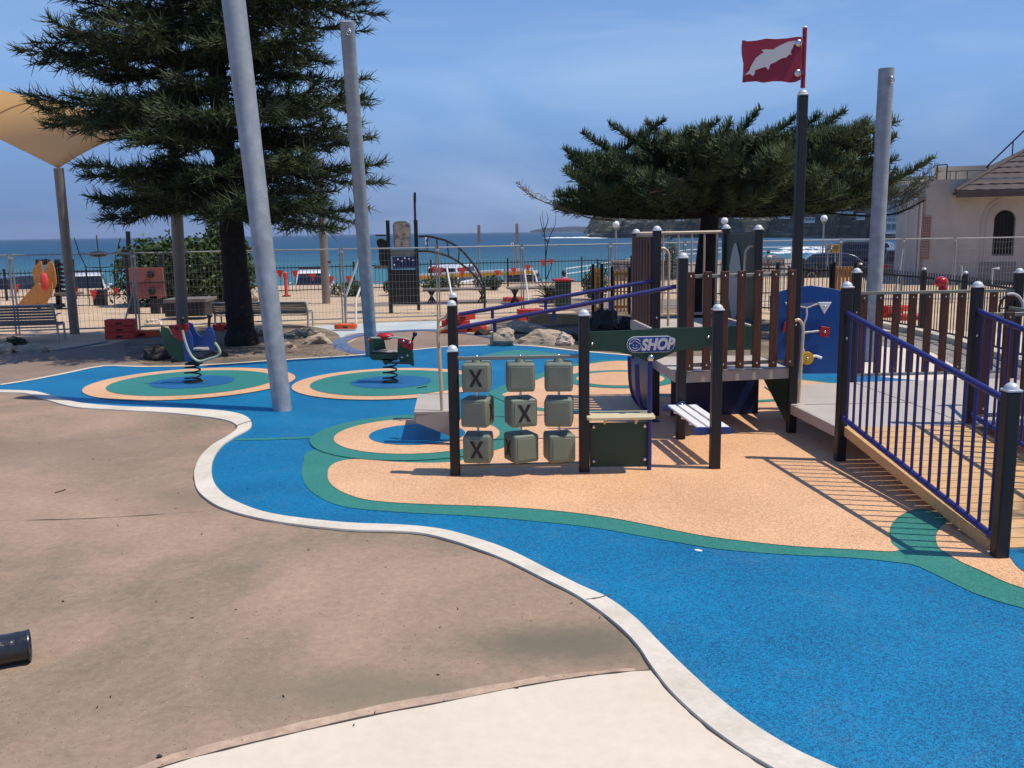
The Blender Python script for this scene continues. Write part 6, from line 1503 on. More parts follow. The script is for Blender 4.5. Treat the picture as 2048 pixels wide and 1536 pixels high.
# ------------------------------------------------------------------ vehicles
def car(L_, W_, Ht, kind, paint, name, label, extra=None):
    """x forward; origin on the ground"""
    t = thing(name, label, 'car', (0, 0, 0)); R0 = 0.34
    hb = Ht*0.56
    if kind == 'sedan':
        low = [(-L_/2, 0.35), (-L_/2+0.02, 0.62), (-L_/2+0.12, hb), (-L_*0.30, hb+0.04), (L_*0.16, hb+0.02), (L_*0.40, hb-0.10), (L_/2-0.05, hb-0.28), (L_/2, 0.5), (L_/2-0.03, 0.28), (-L_/2+0.05, 0.25)]
        top = [(-L_*0.44, hb+0.02), (-L_*0.30, Ht-0.06), (-L_*0.12, Ht), (L_*0.04, Ht-0.02), (L_*0.12, Ht-0.12), (L_*0.27, hb)]
    else:
        low = [(-L_/2, 0.38), (-L_/2, 0.70), (-L_/2+0.04, hb+0.02), (L_*0.20, hb+0.02), (L_*0.42, hb-0.05), (L_/2-0.02, hb-0.2), (L_/2, 0.5), (L_/2-0.03, 0.32), (-L_/2+0.05, 0.3)]
        top = [(-L_/2+0.05, hb), (-L_*0.45, Ht-0.08), (-L_*0.36, Ht), (L_*0.08, Ht-0.01), (L_*0.13, Ht-0.07), (L_*0.25, hb)]
    body = MB().prism([Vector((x, -W_/2, z)) for x, z in low], (0, W_, 0)).build('body', paint, t, bevel=0.07, seg=4)
    # cabin: narrower towards the roof
    n = len(top); mb = MB()
    for sgn in (-1, 1):
        for x, z in top: mb.v.append(Vector((x, sgn*(W_/2-0.05-0.20*(z-hb)/(Ht-hb)), z)))
    mb.f = [tuple(range(n))[::-1], tuple(range(n, 2*n))] + [(i, (i+1) % n, n+(i+1) % n, n+i) for i in range(n)]
    mb.build('cabin', paint, t, bevel=0.04, seg=3)
    # glass: side windows, windscreen, rear
    g = MB(); zt_ = Ht-0.12; zb_ = hb+0.05
    def X(z, a, b): return a[0]+(b[0]-a[0])*(z-a[1])/(b[1]-a[1]+1e-6)
    fr = (top[-1], top[-2]); re_ = (top[0], top[1])
    for sgn in (-1, 1):
        for xa, xb in ((0.02, 0.36), (0.38, 0.66), (0.68, 0.97)) if kind != 'sedan' else ((0.04, 0.46), (0.49, 0.97)):
            xr0, xf0 = X(zb_, *re_), X(zb_, *fr); xr1, xf1 = X(zt_, *re_)+0.08, X(zt_, *fr)-0.08
            def yy(z): return sgn*(W_/2-0.05-0.20*(z-hb)/(Ht-hb)+0.006)
            q = [Vector((lerp(xr0+0.1, xf0-0.1, xa), yy(zb_), zb_)), Vector((lerp(xr0+0.1, xf0-0.1, xb), yy(zb_), zb_)), Vector((lerp(xr1, xf1, xb), yy(zt_), zt_)), Vector((lerp(xr1, xf1, xa), yy(zt_), zt_))]
            MB().prism(q, (0, sgn*0.004, 0)).build('side_window', M['glass'], t, smooth=False)
    for (e0, e1), sx, nm in ((fr, 1, 'windscreen'), (re_, -1, 'rear_window')):
        a0 = X(zb_, e0, e1)+sx*0.012; a1 = X(zt_, e0, e1)+sx*0.012; w0 = W_/2-0.14; w1 = W_/2-0.28
        MB().prism([Vector((a0, -w0, zb_)), Vector((a0, w0, zb_)), Vector((a1, w1, zt_)), Vector((a1, -w1, zt_))], (sx*0.006, 0, 0)).build(nm, M['glass'], t, smooth=False)
    for x in (-L_*0.31, L_*0.32):
        for sgn in (-1, 1):
            wv = MB().lathe((x, sgn*(W_/2-0.10), R0), [(R0*0.6, -0.11), (R0*0.95, -0.11), (R0, -0.07), (R0, 0.07), (R0*0.95, 0.11), (R0*0.6, 0.11)], 24, (0, sgn, 0)).build('wheel', M['tyre'], t)
            MB().lathe((x, sgn*(W_/2-0.10), R0), [(R0*0.62, 0.09), (R0*0.62, 0.115), (R0*0.2, 0.10)], 16, (0, sgn, 0)).build('rim', M['benchmetal'], wv)
    for sgn in (-1, 1):
        MB().box((L_/2-0.06, sgn*(W_/2-0.26), hb-0.27), (0.14, 0.34, 0.14)).build('headlight', M['cap'], t, bevel=0.02)
        MB().box((-L_/2+0.02, sgn*(W_/2-0.2), hb-0.12), (0.06, 0.22, 0.2)).build('tail_light', M['red'], t, bevel=0.01)
        MB().box((L_*0.17, sgn*(W_/2+0.06), hb+0.08), (0.12, 0.16, 0.12)).build('mirror', paint, t, bevel=0.03)
    MB().box((L_/2-0.01, 0, 0.52), (0.05, W_*0.5, 0.14)).build('grille', M['black'], t, bevel=0.01)
    if extra == 'rack':
        for x in (-L_*0.3, -L_*0.1, L_*0.02): MB().beam((x, -W_/2+0.25, Ht+0.06), (x, W_/2-0.25, Ht+0.06), 0.06, 0.04).build('roof_bar', M['black'], t)
        for sgn in (-1, 1): MB().beam((-L_*0.38, sgn*(W_/2-0.28), Ht+0.04), (L_*0.06, sgn*(W_/2-0.28), Ht+0.04), 0.04, 0.05).build('roof_rail', M['benchmetal'], t)
    return t
M['carblack'] = mat('car_paint_black', (0.008, 0.010, 0.018), 0.25, 0.2, 0, coat=0.8)
M['carblue'] = mat('car_paint_dark_blue', (0.010, 0.015, 0.035), 0.25, 0.2, 0, coat=0.8)
M['carwhite'] = mat('car_paint_white', (0.72, 0.72, 0.70), 0.3, 0, 0, coat=0.6)
M['cargrey'] = mat('car_paint_grey', (0.10, 0.11, 0.12), 0.3, 0.3, 0, coat=0.6)
def at(o, u, Y, rz, z=None):
    p = D(u, 520, Y); o.location = (p.x, p.y, zroad(p.x)+0.006 if z is None else z); o.rotation_euler.z = rz
at(car(4.6, 1.8, 1.46, 'sedan', M['carblue'], 'parked_car', 'dark blue parked sedan right of the flag post, nearest the picket fence'), 1680, 45.5, R_(-10))
c4 = car(4.9, 1.95, 1.85, 'suv', M['carblack'], 'parked_car', 'black four-wheel-drive with roof racks and lettered side board beside the steel pole', 'rack')
at(c4, 1755, 51, R_(-32))
sb_ = MB().box((-0.55, -0.985, 0.98), (1.5, 0.015, 0.5)).build('side_sign', M['black'], c4)
sb_['label'] = 'black board with pale block marks'
for k, (x, w_) in enumerate(((-1.0, 0.16), (-0.78, 0.16), (-0.55, 0.16), (-0.30, 0.18), (-0.08, 0.14))): MB().box((x, -0.996, 1.05), (w_, 0.008, 0.18)).build('sign_letter', M['mottle'], sb_)
MB().box((-0.55, -0.996, 0.82), (1.25, 0.008, 0.09)).build('sign_letter', M['gate'], sb_)
at(car(4.7, 1.85, 1.72, 'suv', M['carwhite'], 'parked_car', 'white four-wheel-drive behind the rope net', 'rack'), 172, 46, R_(112))
at(car(4.7, 1.85, 1.70, 'suv', M['carblack'], 'parked_car', 'black van-like car behind the orange slide at the far left'), 46, 44, R_(82))
at(car(4.5, 1.85, 1.78, 'suv', M['carwhite'], 'parked_car', 'white four-wheel-drive seen end-on between the leaning poles', 'rack'), 622, 44, R_(104))
at(car(4.4, 1.8, 1.42, 'sedan', M['carwhite'], 'parked_car', 'white low car seen end-on through the fence left of the pine trunk'), 432, 43, R_(100))
at(car(4.8, 1.85, 1.65, 'suv', M['cargrey'], 'parked_car', 'grey car behind the fence near the pavilion corner'), 1800, 46, R_(70))
vn = car(4.9, 1.9, 1.80, 'suv', M['carwhite'], 'service_van', 'white van with a yellow and red chequered stripe behind the arch ladder'); vn['category'] = 'van'
at(vn, 912, 47.5, R_(75))
MB().box((-2.47, 0, 0.82), (0.02, 1.5, 0.14)).build('stripe', M['yellow'], vn)
a = D(836, 556, 43); b = D(1068, 544, 43); lb = thing('road_barrier', 'long low white and yellow barrier behind the picket fence, left of the bin', 'barrier', Vector((a.x, 43, zroad(a.x))))
for k in range(4):
    p = a.lerp(b, k/4)+Vector((0.05, 0, 0)); q = a.lerp(b, (k+1)/4)-Vector((0.05, 0, 0))
    MB().beam(p, q, 0.12, 0.16).build('board', M['yellow'], lb, bevel=0.01); MB().beam(p+Vector((0, 0, 0.14)), q+Vector((0, 0, 0.14)), 0.10, 0.09).build('board', M['whitepaint'], lb, bevel=0.01)
    for w_ in (p, q): MB().box((w_.x, 43.07, (zroad(w_.x)+w_.z)/2), (0.08, 0.08, w_.z-zroad(w_.x))).build('post', M['steel_thin'], lb)
at(car(4.4, 1.8, 1.5, 'suv', M['carwhite'], 'parked_car', 'white car seen end-on above the long yellow barrier, right of the light poles'), 1048, 46, R_(85))

# ------------------------------------------------------------------ lamps, signs, rails on the promenade
def globe_lamp(u, v, Y, r_px, label):
    c = D(u, v, Y); r = r_px*Y/F; zb = zroad(c.x) if Y < yedge(c.x) else -5
    t = thing('globe_lamp', label, 'street lamp', (c.x, c.y, zb), 'globe lamps along the promenade')
    MB().ball(c, r, 14).build('globe', M['lampglobe'], t)
    MB().tube([Vector((c.x, c.y, zb)), Vector((c.x, c.y, zb+1.0)), c-Vector((0, 0, r))], [0.07, 0.05, 0.045], 10).build('pole', M['steel_thin'], t)
    MB().lathe(c-Vector((0, 0, r+0.03)), [(0.07, -0.05), (0.11, 0.0), (0.12, 0.05)], 12).build('collar', M['steel_thin'], t)
globe_lamp(1232, 449, 48, 6.8, 'white globe lamp just left of the play tower')
globe_lamp(1449, 441.5, 52, 6.8, 'white globe lamp half hidden by the tower post cap')
globe_lamp(1648, 437, 50, 6.8, 'white globe lamp between the flag post and the steel pole')
def lightpole(u, vt, vm, Y, label):
    a = D(u, 560, Y); zb = zroad(a.x); top = D(u, vt, Y); mid = D(u, vm, Y)
    t = thing('light_pole', label, 'light pole', (a.x, a.y, zb), 'beachfront light poles')
    MB().tube([Vector((a.x, a.y, zb)), mid], 0.055, 10).build('pole', M['steel_thin'], t)
    MB().box(((top.x+mid.x)/2, mid.y, (top.z+mid.z)/2), (0.17, 0.17, top.z-mid.z)).build('sleeve', M['steel_warm'], t, bevel=0.01)
lightpole(958, 450, 484, 52, 'thinner beachfront light pole with brown sleeve, the left one')
lightpole(1034, 447, 486, 50, 'thicker beachfront light pole with brown sleeve, the right one')
def sign(name, u, v, w_px, h_px, Y, label, m='whitepaint', rnd=False, post=True):
    c = D(u, v, Y); w_ = w_px*Y/F; h_ = h_px*Y/F; zb = zroad(c.x) if Y > 41 else 0
    t = thing(name, label, 'sign', (c.x, c.y, zb))
    if rnd:
        MB().lathe(c, [(w_/2, 0), (w_/2, 0.02)], 24, (0, -1, 0)).build('rim', M['blue_bench'], t)
        f = MB().lathe(c+Vector((0, -0.022, 0)), [(w_/2*0.78, 0), (w_/2*0.78, 0.006)], 24, (0, -1, 0)).build('face', M[m], t)
        MB().prism([c+Vector((x*w_, -0.03, z*w_)) for x, z in ((-0.12, -0.22), (0.2, -0.22), (0.05, 0.2))], (0, -0.006, 0)).build('mark', M['blue_bench'], f)
    else:
        f = MB().box(c, (w_, 0.02, h_)).build('face', M[m], t, bevel=0.005)
    if post: MB().tube([Vector((c.x, c.y+0.03, zb)), Vector((c.x, c.y+0.03, c.z+h_*0.4))], 0.03, 8).build('post', M['steel_thin'], t)
    return t, f, c, w_, h_
sign('round_sign', 1024.5, 488, 9, 9, 44, 'small round blue-rimmed white sign between the two light poles', rnd=True)
t_, f_, c_, w_, h_ = sign('small_sign', 853.5, 482, 6.5, 14, 44, 'narrow white sign above the picket fence right of the black tower')
MB().box(c_+Vector((0, -0.015, 0.02)), (w_*0.35, 0.006, h_*0.3)).build('mark', M['black'], f_)
t_, f_, c_, w_, h_ = sign('yellow_sign', 1672, 497, 14, 17, 43, 'yellow notice board above the dark blue car', 'yellow')
for dz, ww in ((0.28, 0.7), (0.05, 0.8), (-0.2, 0.6)): MB().box(c_+Vector((0, -0.014, h_*dz)), (w_*ww, 0.006, h_*0.1)).build('text_line', M['black'], f_)
sign('grey_sign', 1656, 497, 12, 20, 43.5, 'plain grey board left of the yellow notice board', 'mottle')
# promenade hand rail
def handrail(pts, label):
    t = thing('promenade_railing', label, 'railing', pts[0])
    for a, b in zip(pts, pts[1:]):
        for z in (1.05, 0.72): MB().tube([a+Vector((0, 0, z)), b+Vector((0, 0, z))], 0.03, 6).build('rail', M['whitepaint'], t)
    L_ = [p for a, b in zip(pts, pts[1:]) for p in [a.lerp(b, i/max(1, int((b-a).length/2.4))) for i in range(max(1, int((b-a).length/2.4)))]]
    for p in L_: MB().tube([p, p+Vector((0, 0, 1.05))], 0.03, 6).build('post', M['whitepaint'], t)
handrail([Vector((x, yedge(x)-0.3, zroad(x)+0.006)) for x in (10, 14, 18, 24, 34, 44)], 'white promenade railing against the surf right of the flag post')
handrail([Vector((x, yedge(x)-0.3, zroad(x)+0.006)) for x in (3.5, 5, 7.5, 10)], 'white promenade railing against the sea left of the play tower')
# grey shed-like screen left of the tower
a = D(1232, 522, 41.5); b = D(1275, 516, 41.5)
scn = thing('grey_screen', 'plain grey screen wall with pale top behind the fence left of the tower', 'screen', Vector((a.x, 41.5, zroad(a.x))))
MB().prism([Vector((a.x-0.2, 41.5, zroad(a.x))), Vector((b.x+2.2, 41.5, zroad(a.x))), Vector((b.x+2.2, 41.5, a.z)), Vector((a.x-0.2, 41.5, a.z))], (0, 0.1, 0)).build('panel', M['mottle'], scn)
MB().beam(Vector((a.x-0.25, 41.5, a.z+0.03)), Vector((b.x+2.25, 41.5, a.z+0.03)), 0.16, 0.07).build('cap_rail', M['whitepaint'], scn)

# ------------------------------------------------------------------ people
def person(joints, edges, parts, label, loc, rz=0.0, hair=None, cloth=None):
    """one skinned body; joints name -> (xyz, radius)"""
    me = bpy.data.meshes.new('person'); names = list(joints)
    me.from_pydata([joints[n][0] for n in names], [(names.index(a), names.index(b)) for a, b in edges], [])
    o = bpy.data.objects.new('person', me); col.objects.link(o)
    sk = o.modifiers.new('skin', 'SKIN'); sk.use_smooth_shade = True
    for i, n in enumerate(names): r = joints[n][1]; me.skin_vertices[0].data[i].radius = (r, r) if not isinstance(r, tuple) else r
    me.skin_vertices[0].data[names.index('hip')].use_root = True
    sb2 = o.modifiers.new('sub', 'SUBSURF'); sb2.levels = 2; sb2.render_levels = 2
    me.materials.append(M['skin']); o.location = loc; o.rotation_euler.z = rz
    tag(o, label, 'person')
    for nm, mb, m in parts: c = mb.build(nm, m, None); c.parent = o
    return o
def body(Hh, pose='stand'):
    s = Hh/1.7
    J = {'hip': ((0, 0, 0.92*s), (0.13*s, 0.10*s)), 'waist': ((0, 0.0, 1.08*s), (0.11*s, 0.085*s)), 'chest': ((0, 0, 1.28*s), (0.145*s, 0.10*s)), 'neck': ((0, 0, 1.45*s), 0.05*s), 'head0': ((0, -0.01, 1.53*s), 0.07*s), 'head1': ((0, -0.01, 1.62*s), 0.085*s), 'head2': ((0, 0, 1.68*s), 0.05*s)}
    E_ = [('hip', 'waist'), ('waist', 'chest'), ('chest', 'neck'), ('neck', 'head0'), ('head0', 'head1'), ('head1', 'head2')]
    for sx, n in ((-1, 'l'), (1, 'r')):
        J.update({n+'th': ((0.09*sx*s, 0, 0.85*s), 0.085*s), n+'kn': ((0.10*sx*s, -0.03*sx*s, 0.48*s), 0.055*s), n+'an': ((0.10*sx*s, 0.03*sx, 0.09*s), 0.036*s), n+'to': ((0.11*sx*s, -0.14*s+0.03*sx, 0.03*s), 0.03*s),
                  n+'sh': ((0.18*sx*s, 0, 1.38*s), 0.055*s), n+'el': ((0.24*sx*s, 0.03, 1.10*s), 0.038*s), n+'wr': ((0.22*sx*s, -0.10*s, 0.90*s), 0.028*s), n+'ha': ((0.21*sx*s, -0.15*s, 0.83*s), 0.022*s)})
        E_ += [('hip', n+'th'), (n+'th', n+'kn'), (n+'kn', n+'an'), (n+'an', n+'to'), ('chest', n+'sh'), (n+'sh', n+'el'), (n+'el', n+'wr'), (n+'wr', n+'ha')]
    return J, E_
J, E_ = body(1.58)
M['pinktop'] = mat('pink_cloth', (0.55, 0.25, 0.22), 0.8, 0, 0.1, 9); M['darkcloth'] = mat('dark_cloth', (0.03, 0.03, 0.035), 0.8, 0, 0.1, 9); M['hair'] = mat('dark_hair', (0.015, 0.01, 0.008), 0.6, 0, 0.1, 20)
pr = [('hair', MB().ball(Vector((0, 0.03, 1.53)), 0.115, 8, (1, 1, 1.15)), M['hair']), ('top', MB().lathe((0, 0, 0.93), [(0.17, 0), (0.15, 0.12), (0.165, 0.26), (0.19, 0.36), (0.12, 0.42)], 14), M['pinktop']), ('shorts', MB().lathe((0, 0, 0.62), [(0.20, 0), (0.19, 0.2), (0.17, 0.32)], 14), M['darkcloth'])]
q = D(1128, 545, 41.5); person(J, E_, pr, 'dark-haired person in a pink top standing beyond the fence left of the globe lamp', (q.x, q.y, zroad(q.x)+0.006), R_(160))
J, E_ = body(1.7)
pr = [('hair', MB().ball(Vector((0, 0.02, 1.64)), 0.11, 8), M['hair']), ('shirt', MB().lathe((0, 0, 0.95), [(0.17, 0), (0.16, 0.2), (0.19, 0.42), (0.12, 0.5)], 14), M['redor']), ('trousers', MB().lathe((0, 0, 0.5), [(0.18, 0), (0.19, 0.3), (0.17, 0.47)], 14), M['darkcloth'])]
q = D(1768, 480, 56); person(J, E_, pr, 'person in a red shirt on the promenade right of the steel pole', (q.x, q.y, zroad(q.x)+0.006), 0.4)
# seated person on a promenade bench
q = D(1542, 500, 56); zb = zroad(q.x)+0.006
pb = thing('promenade_bench', 'grey promenade bench facing the sea, left of the flag post', 'bench', (q.x, q.y, zb))
for k in range(4): MB().beam((q.x-0.75, q.y-0.32, zb+0.52+0.11*k), (q.x+0.75, q.y-0.32, zb+0.52+0.11*k), 0.03, 0.09).build('back_slat', M['benchwood'], pb)
for k in range(4): MB().beam((q.x-0.75, q.y-0.22+0.12*k, zb+0.45), (q.x+0.75, q.y-0.22+0.12*k, zb+0.45), 0.10, 0.03).build('seat_slat', M['benchwood'], pb)
for sx in (-0.65, 0.65): MB().tube([(q.x+sx, q.y-0.34, zb+0.95), (q.x+sx, q.y-0.25, zb+0.45), (q.x+sx, q.y-0.3, zb)], 0.025, 6).build('leg', M['benchmetal'], pb); MB().tube([(q.x+sx, q.y+0.15, zb+0.45), (q.x+sx, q.y+0.2, zb)], 0.025, 6).build('leg', M['benchmetal'], pb)
s = 1.0
J = {'hip': ((0, 0, 0.56), (0.14, 0.12)), 'waist': ((0, 0.02, 0.72), (0.12, 0.09)), 'chest': ((0.03, 0.04, 0.92), (0.15, 0.10)), 'neck': ((0.05, 0.0, 1.10), 0.05), 'head0': ((0.06, -0.02, 1.17), 0.07), 'head1': ((0.07, -0.02, 1.26), 0.085), 'head2': ((0.07, 0, 1.32), 0.05)}
E_ = [('hip', 'waist'), ('waist', 'chest'), ('chest', 'neck'), ('neck', 'head0'), ('head0', 'head1'), ('head1', 'head2')]
for sx, n in ((-1, 'l'), (1, 'r')):
    J.update({n+'th': ((0.10*sx, -0.08, 0.55), 0.085), n+'kn': ((0.12*sx, -0.45, 0.54), 0.055), n+'an': ((0.12*sx, -0.46, 0.10), 0.036), n+'to': ((0.12*sx, -0.6, 0.04), 0.03), n+'sh': ((0.2*sx+0.03, 0.03, 1.03), 0.055), n+'el': ((0.42*sx, 0.12, 0.98), 0.038), n+'wr': ((0.62*sx, 0.16, 1.0), 0.028), n+'ha': ((0.70*sx, 0.16, 1.0), 0.022)})
    E_ += [('hip', n+'th'), (n+'th', n+'kn'), (n+'kn', n+'an'), (n+'an', n+'to'), ('chest', n+'sh'), (n+'sh', n+'el'), (n+'el', n+'wr'), (n+'wr', n+'ha')]
pr = [('hair', MB().ball(Vector((0.07, 0.03, 1.27)), 0.105, 8), M['hair']), ('top', MB().lathe((0.02, 0.03, 0.60), [(0.17, 0), (0.15, 0.15), (0.18, 0.38), (0.12, 0.46)], 12), M['dolphin'])]
person(J, E_, pr, 'person sitting on the promenade bench with arms along its back', (q.x-0.1, q.y-0.02, zb), R_(180))

# ------------------------------------------------------------------ pavilion at the right
pav = None
W0 = D(1832, 540, 34.0); W0.z = 0
td = Vector((math.cos(R_(-17)), math.sin(R_(-17)), 0)); nd = Vector((td.y, -td.x, 0))   # nd points at the viewer
pav = thing('pavilion', 'pale rendered pavilion with parapet, brown tiled roof and arched window', 'building', W0)
def wp(s_, z, o=0.0): return W0 + td*s_ + nd*o + Vector((0, 0, z))
def s_at(u):   # distance along the wall seen at image column u
    d = ray(u, 520); # solve W0.xy + td*s = t*d
    det = td.x*(-d.y) + d.x*td.y
    return (-W0.x*(-d.y) + -W0.y*d.x*1.0)/det if False else ((W0.y*d.x - W0.x*d.y)/(td.x*d.y - td.y*d.x))
def z_at(u, v):
    s_ = s_at(u); p = W0 + td*s_; return D(u, v, p.y).z
zl = z_at(1840, 396); zp1 = z_at(1882, 359); zp = z_at(1950, 352)
LW = 9.0
# walls with openings: assembled from pieces round the arched window and vent
sa, sb3 = s_at(1983), s_at(2026); z0w = z_at(2004, 511); z1w = z_at(2004, 420)
rw = (sb3-sa)/2; cs_ = (sa+sb3)/2
mw = MB()
def wallpiece(s0, s1, z0, z1, th=0.3, o=0.0): mw.prism([wp(s0, z0, o), wp(s1, z0, o), wp(s1, z1, o), wp(s0, z1, o)], -nd*th)
wallpiece(0, s_at(1846), 0, zl); wallpiece(s_at(1846), sa, 0, zp1, 0.3, -0.002)
wallpiece(sb3, LW, 0, zp1); wallpiece(sa, sb3, 0, z0w)
arch = [wp(sa, z0w)]; 
ap = [(cs_-rw*math.cos(math.pi*k/16), (z1w-rw)+rw*math.sin(math.pi*k/16)) for k in range(17)]
mw.prism([wp(s_, z) for s_, z in ap] + [wp(sb3, zp1), wp(sa, zp1)], -nd*0.3)
mw.build('wall', M['wall'], pav, smooth=False)
MB().prism([wp(0, 0), wp(0, zl), wp(0, zl)-nd*8, wp(0, 0)-nd*8], td*0.3).build('side_wall', M['wall'], pav, smooth=False)
dk = MB().prism([wp(sa-0.1, z0w-0.1, -0.28), wp(sb3+0.1, z0w-0.1, -0.28), wp(sb3+0.1, z1w+0.1, -0.28), wp(sa-0.1, z1w+0.1, -0.28)], -nd*0.02).build('window', M['darkgap'], pav)
for k in range(1, 6): MB().tube([wp(lerp(sa, sb3, k/6), z0w, -0.15), wp(lerp(sa, sb3, k/6), z1w-0.1, -0.15)], 0.012, 5).build('window_bar', M['black'], dk)
# moulded arch line left of the window
MB().tube(spline([wp(s_at(1957), 0.1, 0.01), wp(s_at(1958), z_at(1958, 450), 0.01), wp(s_at(1962), z_at(1962, 425), 0.01), wp(s_at(1972), z_at(1972, 408), 0.01), wp(s_at(1988), z_at(1988, 398), 0.01)], 5), 0.02, 6).build('arch_moulding', M['wall'], pav)
MB().tube(spline([wp(s_at(1966), 0.1, 0.01), wp(s_at(1967), z_at(1967, 450), 0.01), wp(s_at(1971), z_at(1971, 428), 0.01), wp(s_at(1978), z_at(1978, 414), 0.01), wp(s_at(1990), z_at(1990, 405), 0.01)], 5), 0.015, 6).build('arch_moulding', M['wall'], pav)
# breeze block vent
va, vb = s_at(1841), s_at(1857); vz0, vz1 = z_at(1849, 518), z_at(1849, 433)
vt = MB().prism([wp(va, vz0, 0.004), wp(vb, vz0, 0.004), wp(vb, vz1, 0.004), wp(va, vz1, 0.004)], -nd*0.002).build('vent', M['darkgap'], pav)
vm_ = MB()
for k in range(5): s_ = lerp(va, vb, k/4); vm_.beam(wp(s_, vz0, 0.02), wp(s_, vz1, 0.02), 0.03, 0.03, nd)
for k in range(17): z = lerp(vz0, vz1, k/16); vm_.beam(wp(va, z, 0.022), wp(vb, z, 0.022), 0.03, 0.035)
M['brick'] = mat('brick_lattice', (0.34, 0.22, 0.17), 0.9, 0, 0.15, 9); vm_.build('vent_lattice', M['brick'], vt, smooth=False)
MB().tube([wp(s_at(1836), 0, 0.06), wp(s_at(1836), zl-0.1, 0.06)], 0.045, 8).build('downpipe', M['wall'], pav)
dz_ = z_at(1995, 524); MB().prism([wp(s_at(1956), 0.0, 0.02), wp(s_at(2032), 0, 0.02), wp(s_at(2032), dz_, 0.02), wp(s_at(1956), dz_, 0.02)], -nd*0.015).build('door', M['cargrey'], pav)
# parapet return with sunlight painted into its colour, flat roof, rails
pr_ = MB().prism([wp(s_at(1882), zp1-0.05, -0.3), wp(LW, zp1-0.05, -0.3), wp(LW, zp1-0.05, -7), wp(s_at(1882), zp1-0.05, -7)], (0, 0, 0.05)).build('flat_roof', M['wall'], pav)
M['wall_sunlit'] = mat('render_sunlit', (0.70, 0.55, 0.38), 0.85, 0, 0.06, 1)
MB().prism([wp(s_at(1882), zp1, -3.0), wp(LW, zp1, -3.0), wp(LW, zp1+0.62, -3.0), wp(s_at(1882), zp1+0.62, -3.0)], -nd*0.2).build('parapet', M['wall_sunlit'], pav)
rl = MB(); zr_ = zp1+0.95
for s_ in (s_at(1873), s_at(1893)): rl.tube([wp(s_, zp1-0.1, -1.2), wp(s_, z_at(1880, 326), -1.2)], 0.025, 6)
rl.tube([wp(s_at(1873), z_at(1880, 326), -1.2), wp(s_at(1893), z_at(1880, 325), -1.2)], 0.025, 6)
rl.tube([wp(s_at(1893), z_at(1890, 339), -1.2), wp(LW, z_at(1890, 339), -1.2)], 0.018, 6)
for s_ in (s_at(1900), s_at(1912), s_at(1935)): rl.tube([wp(s_, zp1-0.1, -1.2), wp(s_, z_at(1890, 339), -1.2)], 0.015, 6)
rl.build('roof_railing', M['blackfence'], pav)
# tiled hip roof overhanging the wall
def roofmat():
    m = mat('roof_tiles', (0.075, 0.055, 0.048), 0.8, 0, 0.25, 5)
    return m
M['tile'] = roofmat()
sE = s_at(1897); zE = z_at(1960, 384); ov = 0.75
rt = MB(); rows_n = 11
slope = 0.52
for r in range(rows_n):
    # each course of tiles is a rippled strip lapping over the one below
    s0 = sE + r*0.40*0.93; o0 = ov - r*0.40; z0 = zE + r*0.40*slope; o1 = ov-(r+1)*0.40-0.05; z1 = z0+0.45*slope; s1 = sE+(r+1)*0.40*0.93
    n = 60; base = len(rt.v)
    for k in range(n+1):
        sA_ = lerp(s0, LW+2, k/n); sB_ = lerp(s1, LW+2, k/n); w_ = abs(math.sin((sA_)*math.pi/0.26))*0.035
        rt.v += [wp(sA_, z0+0.045+w_, o0), wp(sA_, z0+0.005, o0), wp(sB_, z1+0.01+w_*0.6, o1)]
    for k in range(n):
        a = base+k*3; rt.f += [(a, a+3, a+4, a+1), (a, a+2, a+5, a+3)]
rt.build('tiled_roof', M['tile'], pav, angle=60)
hp_ = MB()   # the hip's other face and ridge
pA = wp(sE, zE, ov); pB = wp(sE+rows_n*0.4*0.93, zE+rows_n*0.4*slope, ov-rows_n*0.4); pC = wp(sE, zE, ov-9)
hp_.prism([pA, pB, pB-nd*0.6, pC], (0, 0, -0.04)); hp_.build('roof_side', M['tile'], pav, smooth=False)
MB().tube([pA+Vector((0, 0, 0.05)), pB+Vector((0, 0, 0.06))], 0.075, 8).build('hip_ridge', M['tile'], pav)
MB().beam(pA+Vector((0, 0, -0.09)), wp(LW+2, zE-0.09, ov), 0.05, 0.20).build('gutter', M['tile'], pav, bevel=0.01)
MB().prism([wp(sE, zE-0.12, ov), wp(LW+2, zE-0.12, ov), wp(LW+2, zE-0.12, 0), wp(sE, zE-0.12, 0)], (0, 0, 0.02)).build('eave', M['wall'], pav, smooth=False)
# stair rail on the roof behind
sr = MB(); a = D(1972, 335, 35); b = D(2060, 250, 35); sr.tube([a, b], 0.03, 6)
for t in (0.05, 0.62, 0.95): p = a.lerp(b, t); sr.tube([p, p-Vector((0, 0, 0.75))], 0.022, 6)
sr.build('stair_railing', M['blackfence'], pav)

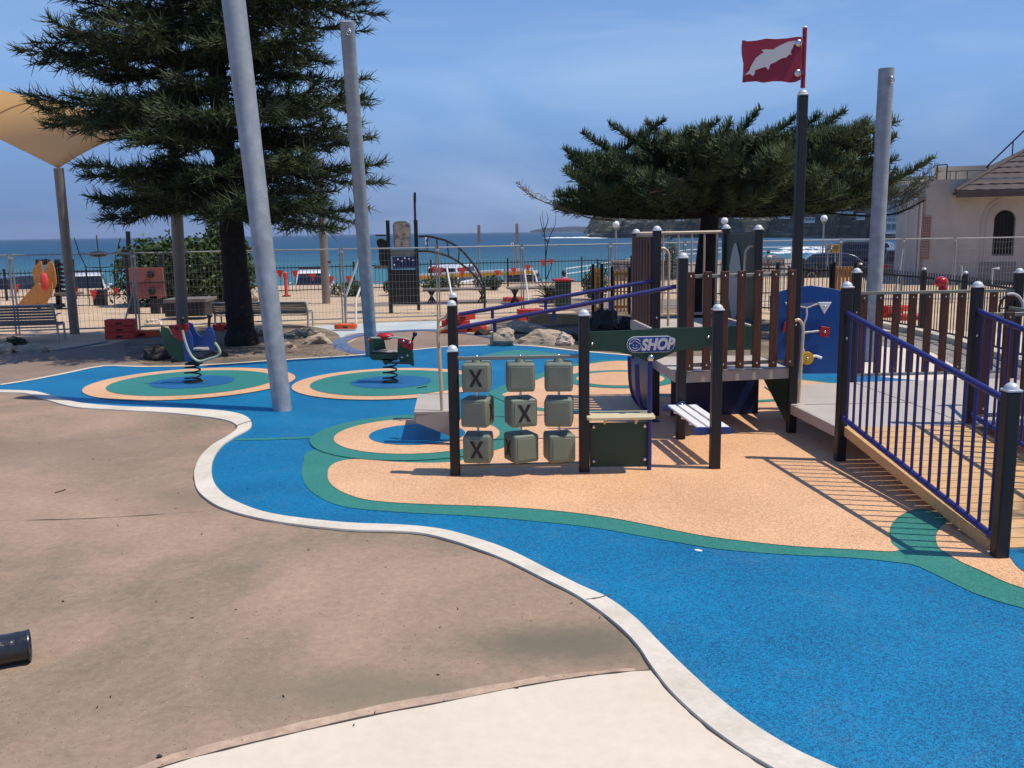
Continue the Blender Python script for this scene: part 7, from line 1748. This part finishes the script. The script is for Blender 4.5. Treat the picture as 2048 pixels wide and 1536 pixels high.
# ------------------------------------------------------------------ black wrapped roll at the left, twigs and scraps
a = G(-210, 1372); b = G(60, 1322)
r_ = 0.078; a.z = b.z = r_+0.006; d_ = (b-a)
rolls = thing('plastic_roll', 'black plastic-wrapped tube lying on the concrete at the left edge', 'plastic roll', a)
pts = [a.lerp(b, k/24) for k in range(25)]
mb = MB(); n = 28; vs = []
side = d_.normalized().cross(Vector((0, 0, 1))); 
for i, p in enumerate(pts):
    for j in range(n):
        an = 2*math.pi*j/n; rr = r_*(1+0.07*noise.noise(Vector((i*0.45, math.cos(an)*1.5, math.sin(an)*1.5)))+ (0.03 if i % 6 == 0 else 0))
        mb.v.append(p+side*math.cos(an)*rr+Vector((0, 0, math.sin(an)*rr*0.97)))
mb.f = [(i*n+j, i*n+(j+1) % n, (i+1)*n+(j+1) % n, (i+1)*n+j) for i in range(24) for j in range(n)] + [tuple(range(n)), tuple(24*n+j for j in range(n))]
M['bagplastic'] = mat('glossy_black_film', (0.02, 0.022, 0.026), 0.28, 0, 0.2, 9, 0.6, 14, 0.6)
mb.build('wrapping', M['bagplastic'], rolls, angle=60)
e_ = b+d_.normalized()*0.004
MB().tube([e_+side*math.cos(2*math.pi*j/24)*r_*0.99+Vector((0, 0, math.sin(2*math.pi*j/24)*r_*0.96)) for j in range(25)], 0.006, 6).build('end_rim', M['bagplastic'], rolls)
def twig(u0, v0, u1, v1, label, m='branch', r=0.004, z=0.02):
    p, q = G(u0, v0), G(u1, v1); mm = p.lerp(q, 0.5)+Vector((0.01, 0.015, 0)); 
    for w_ in (p, q, mm): w_.z = z+r
    return tag(MB().tube(spline([p, mm, q], 4), r, 5).build('twig', M[m]), label, 'twig')
twig(110, 988, 131, 981, 'small brown twig on the stained concrete left of the kerb bend', z=0.006)
twig(834, 781, 854, 777, 'dark twig on the green ring beside the grey step', z=0.026, r=0.006)
def scrap(u, v, label, m, s=0.02, z=0.008, name='pebble'):
    p = G(u, v); o = rock(Vector((p.x, p.y, z+s*0.35)), (s, s*0.8, s*0.5), int(u), m, label); o.name = name; o['category'] = name; del o['group']; return o
scrap(319, 1518, 'small dark pebble on the sandy joint at the bottom of the photo', 'rockdark', 0.014)
scrap(126, 1206+0, 'tiny dark pebble on the concrete above the plastic roll', 'rockdark', 0.009)
o = plate([(1388, 1098), (1402, 1099), (1404, 1103), (1392, 1102)], 5.7, 0.01)
pp = [G(u, v, 0.0105) for u, v in ((1388, 1100), (1396, 1099), (1405, 1101.5), (1402, 1104), (1392, 1102.5))]
tag(MB().prism(pp, (0, 0, 0.004)).build('paper_scrap', M['white']), 'white scrap of paper lying on the blue rubber', 'paper scrap')
